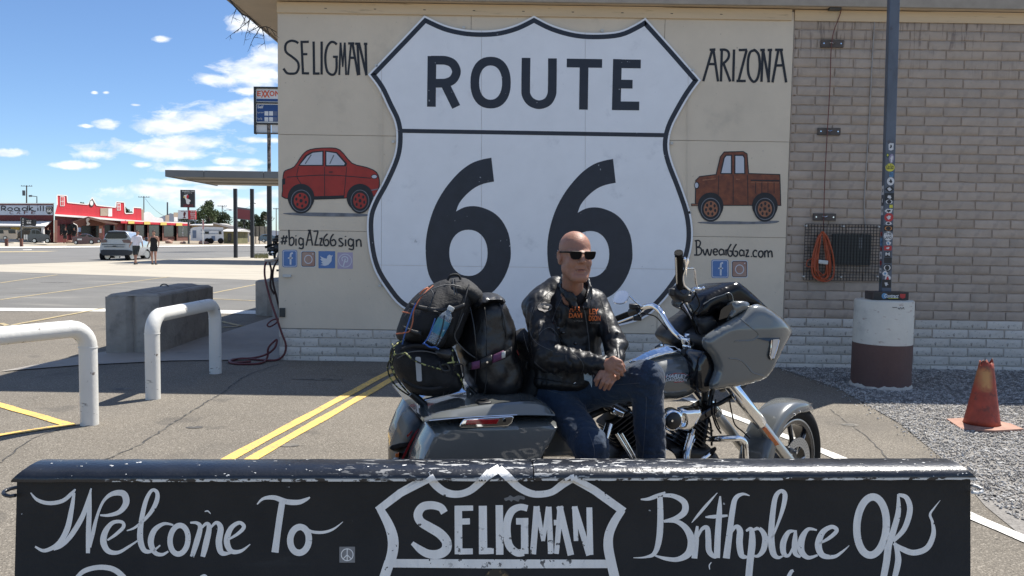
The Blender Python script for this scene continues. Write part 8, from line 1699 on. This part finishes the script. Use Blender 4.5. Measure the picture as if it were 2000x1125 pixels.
# ---- vehicles
def car(name, label, cat, path, Y, yb, wheels, mbody, win, ex=(), depth=1.8, wr=None, lift=0):
    """side profile read on the plane Y, real width behind it"""
    f = lambda x, y, d=0: P(x, y, Y-d); c = P(sum(p[0] for p in path)/len(path), yb, Y); o = thing(name, label, cat, (c.x, Y+depth/2, gz(Y)))
    mb = MB(); pp = cr(path, 3, True); ins = .12*1500/Y*.4
    cx, cy = sum(p[0] for p in pp)/len(pp), sum(p[1] for p in pp)/len(pp); sm_in = [(cx+(x-cx)*.985, cy+(y-cy)*.96) for x, y in pp]; n = len(pp)
    V_ = [f(x, y, 0) for x, y in sm_in]+[f(x, y, -.10) for x, y in pp]+[f(x, y, -depth+.10) for x, y in pp]+[f(x, y, -depth) for x, y in sm_in]
    mb.v = [tuple(v) for v in V_]; base = tessellate_polygon([[Vector((x, y, 0)) for x, y in sm_in]])
    mb.f = [tuple(t) for t in base]+[tuple(3*n+i for i in t[::-1]) for t in base]+[(l*n+i, l*n+(i+1) % n, (l+1)*n+(i+1) % n, (l+1)*n+i) for l in range(3) for i in range(n)]; mb.m = [0]*len(mb.f)
    mb.build('body', mbody, o, smooth=40)
    for w_ in win: fpoly('window', w_, f, .004, .02, m_win, o)
    for nm, q, m_ in ex: fpoly(nm, q, f, .01, .04, m_, o)
    for x, y, r_ in wheels:
        for d in (.02, -depth+.2): c = f(x, y, d); rr_ = r_*Y/1500; mb = MB(); mb.lathe([(0, .02), (rr_*.6, .02), (rr_*.62, .0)], c, (0, -1, 0), 16, m=1); mb.lathe([(rr_*.6, .01), (rr_*.9, .01), (rr_, -.04), (rr_, -.2), (rr_*.6, -.2)], c, (0, -1, 0), 18, m=0); mb.build('wheel', [m_rub, m_alu], o, smooth=50)
    return o
m_cg = M('car_slate', (.035,.045,.06), .3, coat=1, var=.05); m_cm = M('car_maroon', (.07,.012,.022), .25, coat=1, var=.05); m_cs = M('car_silver', (.42,.44,.46), .3, .3, coat=1, var=.03); m_cb = M('car_sand', (.45,.37,.28), .4, coat=.6, var=.05); m_ck = M('car_black', (.012,.012,.014), .3, coat=1)
car('jeep', 'sand and black open top jeep parked under the cafe awning', 'car', [(-14,457),(-6,449),(10,447),(30,448),(33,452),(34,462),(30,466),(4,467),(-12,466)], 86, 470, [(10,465,4.6),(-10,465,4.6)], m_cb, [[(-6,450),(6,449),(7,456),(-6,456)],[(16,449.5),(29,450),(31,456),(17,456)]], [('soft_top', [(-8,446.5),(12,446),(31,448),(31,450),(-8,449.5)], m_ck)])
car('parked_car', 'black car half hidden between the jeep and the grey pickup', 'car', [(32,462),(36,453),(42,450),(58,449),(60,455),(60,468),(33,468)], 90, 472, [(38,467,3.4)], m_ck, [])
car('pickup_truck', 'slate grey pickup truck parked in front of the cafe wall', 'truck', [(54,470),(54,459),(58,457),(60,449),(67,447.5),(76,449),(83,456),(92,458),(96,462),(96,470),(75,471.5)], 86, 473, [(67,470,5),(92.5,470,5)], m_cg, [[(61.5,456),(63,450),(68,449.5),(68.5,456.5)],[(70,449.8),(75,450.5),(80,456.5),(70,457)]])
car('sports_car', 'maroon sports coupe parked before the entrance porch', 'car', [(141,468),(142,462.5),(152,461),(158,457.5),(168,456.5),(176,458.5),(184,463),(194,465),(197,470),(196,474),(180,476),(160,477),(145,476)], 82, 478, [(148,473.5,4),(178.5,472.5,4.6),(193,471,3.4)], m_cm, [[(153,461.5),(159,458.2),(169,457.5),(166,462)],[(171,458.5),(177,460),(183,463.5),(173,463)]], [('licence_plate', [(151,466),(160,466),(160,469),(151,469)], m_wt)], 1.7)
car('parked_car', 'blue car parked far right of the canopy column beside the fence', 'car', [(507,468),(508,461),(514,458),(524,457),(534,460),(545,463),(545,470),(510,471)], 104, 474, [(515,470,3.5),(538,470,3.5)], M('car_blue', (.03,.08,.14), .3, coat=1), [[(512,461),(516,458.6),(524,458),(524,462)],[(526,458),(533,461),(527,462)]])
# silver suv, seen from the rear quarter
sv = GG(240, 509); suv = thing('suv', 'silver suv parked at the kerb with two people walking beside it', 'car', sv); Ys = sv.y
fs_ = lambda x, y, d=0: P(x, y, Ys-d)
def lerp_path(a, b, t): return [(x0+(x1-x0)*t, y0+(y1-y0)*t) for (x0, y0), (x1, y1) in zip(a, b)]
rear = [(197,499),(194.5,493),(194.5,482),(198,471),(203,465),(206,457),(211,451.5),(226,450),(243,451),(249,455),(254,463),(259,470),(262,482),(261,493),(258,498.5),(228,500)]
front = [(262,498),(260,492),(261,484),(263,474),(266,467),(268,459),(271,454.5),(276,454),(282,456),(285,460),(288,466),(291,472),(292.5,482),(292.5,492),(291,500),(275,502)]
mb = MB(); K = 8; n = len(rear)
fr3 = [fs_(x, y) for x, y in rear]; ff3 = [P(x, y, Ys+4.3) for x, y in front]
for i in range(K):
    t = i/(K-1); bul = math.sin(math.pi*t)*.03
    for (a, b), (rx_, ry_) in zip(zip(fr3, ff3), rear):
        p = a.lerp(b, t); hood = max(0, (t-.62)/.38); 
        if p.z > 1.15+gz(Ys): p.z -= (p.z-1.12-gz(Ys))*min(1, hood*1.5)
        mb.v.append(tuple(p))
mb.f = [(i*n+j, i*n+(j+1) % n, (i+1)*n+(j+1) % n, (i+1)*n+j) for i in range(K-1) for j in range(n)]+[tuple(range(n)), tuple((K-1)*n+j for j in range(n))]; mb.m = [0]*len(mb.f)
mb.build('body', m_cs, suv, smooth=42, bevel=.03)
m_tl = M('tail_lamp', (.10,.03,.035), .2, coat=1); m_bump = M('bumper_grey', (.035,.037,.04), .6)
for nm, q, m_ in (('rear_window', [(204,464.5),(210,455),(243,455),(248,463),(244,466),(208,466)], m_win), ('tail_lamp', [(197,468),(206,467.5),(208,473),(198,474)], m_tl), ('tail_lamp', [(238,468.5),(250,467.5),(257,471),(256,475),(241,474)], m_tl), ('lower_bumper', [(196,489),(202,487.5),(246,488),(258,490),(258,495),(254,498.5),(200,498.5),(196.5,494)], m_bump), ('hatch_groove', [(199,477),(244,477.6),(244,478.6),(199,478.2)], m_bump), ('plate_recess', [(203,481),(242,481.5),(242,483),(203,482.5)], m_gmet), ('badge', [(220,480),(226,480),(226,481.5),(220,481.5)], m_ck), ('spoiler', [(209,452),(245,452),(247,455.5),(207,455.5)], m_bump)): fpoly(nm, q, fs_, .03, .07, m_, suv)
sf_ = facade(fs_(260, 490), P(291, 490, Ys+4.3))
for q in ([(262,470),(262,459),(268,459.5),(269,469)], [(271,469),(271,460),(278,462),(281,468.5)]): fpoly('side_window', q, sf_, .06, .10, m_win, suv)
for c, r_ in ((fs_(209, 499, -.3), .37), (fs_(258, 499, -.3), .37), (P(287, 497, Ys+3.4), .37), (P(228, 499, Ys+3.6), .37)): mb = MB(); mb.lathe([(0, .02), (r_*.6, .02), (r_*.62, .0)], c, (1, -.22, 0), 16, m=1); mb.lathe([(r_*.6, .01), (r_*.9, .01), (r_, -.04), (r_, -.22), (r_*.6, -.22)], c, (1, -.22, 0), 20, m=0); mb.build('wheel', [m_rub, m_alu], suv, smooth=50)
mb = MB(); mb.sphere(P(285.5, 466.5, Ys+2.6), (.12, .08, .09)); mb.build('wing_mirror', m_ck, suv)
# ---- pedestrians
m_tw = M('tee_white', (.68,.66,.72), .9, bump=.2); m_sh = M('shorts_dark', (.03,.035,.035), .9); m_tk = M('tank_top_black', (.012,.012,.014), .9); m_hair = M('hair_dark', (.02,.014,.012), .7); m_sk2 = M('skin_tan', (.36,.19,.13), .6, var=.08); m_shoe = M('shoe_black', (.015,.015,.016), .7)
def walker(label, px, yt, yb, Y=None, top=m_tw, bot=m_sh, hair=m_hair, long=False, stride=.12, h=.03, tank=False, lean=0.0, arms=((-.30,.05),(.30,.05)), legs=None, hs=1.0, headf=0.0):
    b = GG(px, yb) if Y is None else P(px, yb, Y)
    if Y is not None: b.z = gz(Y)
    H_ = P(px, yt, b.y).z-b.z; o = thing('person', label, 'person', b); u = H_/1.75
    V_ = lambda x, y, z: b+Vector((x*u, y*u, z*u))
    hip = .92; sh_ = 1.43; s_ = stride
    lg = legs or ((-.10, -s_), (.10, s_))
    pr = [el(V_(lean, headf, 1.64), (.078*u*hs, .095*u*hs, .115*u)), (rc(V_(lean, headf*.5, 1.55), V_(lean*.8, 0, 1.44), .05*u, .055*u), .03*u), (rc(V_(-.15+lean*.8, 0, sh_-.02), V_(.15+lean*.8, 0, sh_-.02), .06*u, .06*u), .05*u), (el(V_(lean*.5, 0, 1.22), (.165*u, .105*u, .24*u)), .06*u), (el(V_(0, 0, .96), (.165*u, .12*u, .13*u)), .06*u)]
    for (dx, dy), sx in zip(arms, (-1, 1)):
        s0, e0, w0 = V_(sx*.19+lean*.8, 0, sh_-.03), V_(sx*.25+lean*.5, dy*.2, 1.16), V_(dx, dy-.12, .96); pr += [(rc(s0, e0, .046*u, .038*u), .03*u), (rc(e0, w0, .037*u, .027*u), .01*u), (rc(w0, w0+Vector((0, -.02, -.09))*u, .03*u, .02*u), .01*u)]
    shoes = []
    for (fx, fy), sx in zip(lg, (-1, 1)):
        k_ = V_(sx*.10+(fx-sx*.1)*.4, fy*.35-.05, .50); a_ = V_(fx, fy, .09); pr += [(rc(V_(sx*.09, 0, .90), k_, .085*u, .058*u), .04*u), (rc(k_, a_, .056*u, .035*u), .01*u)]; shoes.append((a_, fx, fy))
    sdf_mesh('body', pr, h*u, .04*u, m_sk2, o)
    tp = [el(V_(lean*.5, 0, 1.22), (.18*u, .12*u, .25*u)), (el(V_(0, 0, 1.0), (.175*u, .13*u, .12*u)), .06*u)]
    if not tank:
        tp += [(rc(V_(-.16+lean*.8, 0, sh_-.02), V_(.16+lean*.8, 0, sh_-.02), .072*u, .072*u), .06*u)]
        for (dx, dy), sx in zip(arms, (-1, 1)): tp.append((rc(V_(sx*.19+lean*.8, 0, sh_-.03), V_(sx*.245+lean*.5, dy*.2, 1.20), .065*u, .066*u), .04*u))
    else: tp += [(rc(V_(sx*.09+lean*.8, 0, 1.38), V_(sx*.08+lean*.7, 0, 1.46), .05*u, .04*u), .04*u) for sx in (-1, 1)]
    sdf_mesh('shirt', tp, h*u, .05*u, top, o)
    bp2 = [el(V_(0, 0, .93), (.18*u, .135*u, .12*u))]
    for (fx, fy), sx in zip(lg, (-1, 1)):
        k_ = V_(sx*.10+(fx-sx*.1)*.4, fy*.35-.05, .50); hp_ = V_(sx*.09, 0, .88); e_ = hp_.lerp(k_, .88 if not long else 1.0); bp2.append((rc(hp_, e_, .10*u, (.082 if not tank else .09)*u), .04*u))
        if tank: bp2[-1] = (rc(hp_, hp_.lerp(k_, .35), .10*u, .10*u), .04*u)
        if long: bp2.append((rc(k_, V_(fx, fy, .12), .068*u, .06*u), .02*u))
    sdf_mesh('shorts' if not long else 'trousers', bp2, h*u, .04*u, bot, o)
    sdf_mesh('hair', [el(V_(lean, headf+.02, 1.68), (.085*u*hs, .10*u*hs, .10*u))], h*u*.8, .02*u, hair, o)
    for a_, fx, fy in shoes: sdf_mesh('shoe', [rc(a_+Vector((0, -.02, -.045))*u, a_+Vector((0, .12, -.055))*u, .048*u, .036*u)], h*u*.8, .02*u, m_shoe, o)
    return o
walker('person in white t-shirt and dark shorts walking beside the silver suv', 266.5, 450, 516.5, None, m_tw, m_sh, lean=.05, stride=.2, arms=((-.33,.1),(.30,.2)), headf=.08, legs=((-.06,.1),(.02,-.22)))
walker('person in black tank top and shorts with bare legs walking to the street', 301, 450.5, 517, None, m_tk, m_tk, tank=True, arms=((-.30,.05),(.24,.12)), legs=((-.11,.05),(.14,-.12)))
walker('person with dark top and light backpack standing at the pickup truck', 94, 444, 468, 92, m_tk, m_sh, h=.045, long=True)
walker('person in black shirt and shorts leaning forward near the porch', 127.5, 445, 474, 93, m_tk, m_sh, h=.045, lean=.05, arms=((-.2,-.3),(.35,-.3)))
walker('person in dark clothes standing under the porch eave by the downpipe', 145, 445, 470, 95, m_tk, m_sh, h=.045, long=True)
# ---- parked black motorcycle peeping from behind the shop corner
mo = thing('parked_motorcycle', 'black motorcycle peeping out from behind the left corner of the shop', 'motorcycle', G(541, 514)*1.0); Ym = mo.location.y
fm_ = lambda x, y, d=0: P(x, y, Ym-d)
wc = fm_(542, 500); mb = MB(); mb.lathe([(.22, -.06), (.30, -.07), (.335, -.03), (.335, .03), (.30, .07), (.22, .06)], wc, (1, -.4, 0), 28); mb.build('front_wheel', m_rub, mo, smooth=60)
mb = MB(); mb.tube([fm_(538, 497), fm_(535, 478), fm_(533, 466)], .05, 8); mb.build('fork', m_bkm, mo, smooth=60)
mb = MB(); mb.tube(cr([fm_(518, 483.5), fm_(524, 480.5), fm_(532, 478), fm_(542, 476)], 4), .07, 8); mb.build('handlebar_grip', m_rub, mo, smooth=60)
for x, y, r_ in ((533,487,(.22,.18,.17)),(538,470,(.20,.15,.14)),(530,495,(.18,.15,.14)),(543,465,(.22,.2,.18)),(546,484,(.35,.3,.3)),(526,489,(.10,.1,.08))): mb = MB(); mb.sphere(fm_(x, y), r_); mb.build('fairing_part', m_bkm, mo, smooth=80)
mb = MB(); mb.sphere(fm_(532, 493, .15), (.09, .05, .09)); mb.sphere(fm_(533, 497.5, .1), (.06, .05, .05)); mb.build('lamp', m_chr, mo, smooth=80)
# grass tuft patch by the columns
m_grs = M('dry_grass', (.16,.17,.07), .9, var=.4, vs=4, col2=(.26,.24,.12)); mb = MB(); rr = random.Random(8)
for _ in range(900):
    g = GG(rr.uniform(497, 524), rr.uniform(497, 506)); h_ = rr.uniform(.06, .2); d = Vector((rr.uniform(-.06, .06), rr.uniform(-.06, .06), h_)); mb.add([g, g+Vector((.03, 0, 0)), g+d], [(0, 1, 2)])
tag(mb.build('grass', m_grs, fixn=False), 'patch of dry grass beside the canopy column and sign sleeve', 'grass', kind='stuff')
# ---- bare vine twigs hanging from the roof corner
m_twig = M('twig_bark', (.05,.045,.04), .9); tw = thing('hanging_branch', 'bare twisted branch with twigs hanging beneath the roof corner', 'branch', P(470, 10, 9.6)*1.0)
mb = MB(); rr = random.Random(21)
main = cr([(440,-20),(452,4),(464,18),(474,28),(488,34),(500,46),(508,54),(520,52),(535,60),(545,66)], 6)
mb.tube([P(x, y, 9.5+.01*i) for i, (x, y) in enumerate(main)], [.012-.00015*i for i in range(len(main))], 5)
def twig(x, y, dx, dy, n, r):
    pts = [(x, y)]
    for _ in range(n): dx += rr.uniform(-2.2, 2.2); dy += rr.uniform(-1.2, 1.6); x += dx; y += dy; pts.append((x, y))
    mb.tube([P(a, b, 9.6+rr.uniform(-.02, .02)) for a, b in pts], [r*(1-i/(n+2)) for i in range(n+1)], 4, cap=False)
    if r > .003:
        for a, b in pts[1:-1:2]: twig(a, b, rr.uniform(-4, 4), rr.uniform(-1, 4), 3, r*.6)
for x, y, dx, dy, n in ((462,16,-1,5,5),(470,25,3,5,4),(480,31,-3,6,4),(488,34,-2,6,6),(496,42,3,3,4),(508,54,-2,6,7),(512,53,1,6,7),(520,52,3,4,4),(530,57,2,4,4),(490,36,-5,5,6),(506,52,-6,3,4)): twig(x, y, dx, dy, n, .006)
mb.build('twigs', m_twig, tw, fixn=False)
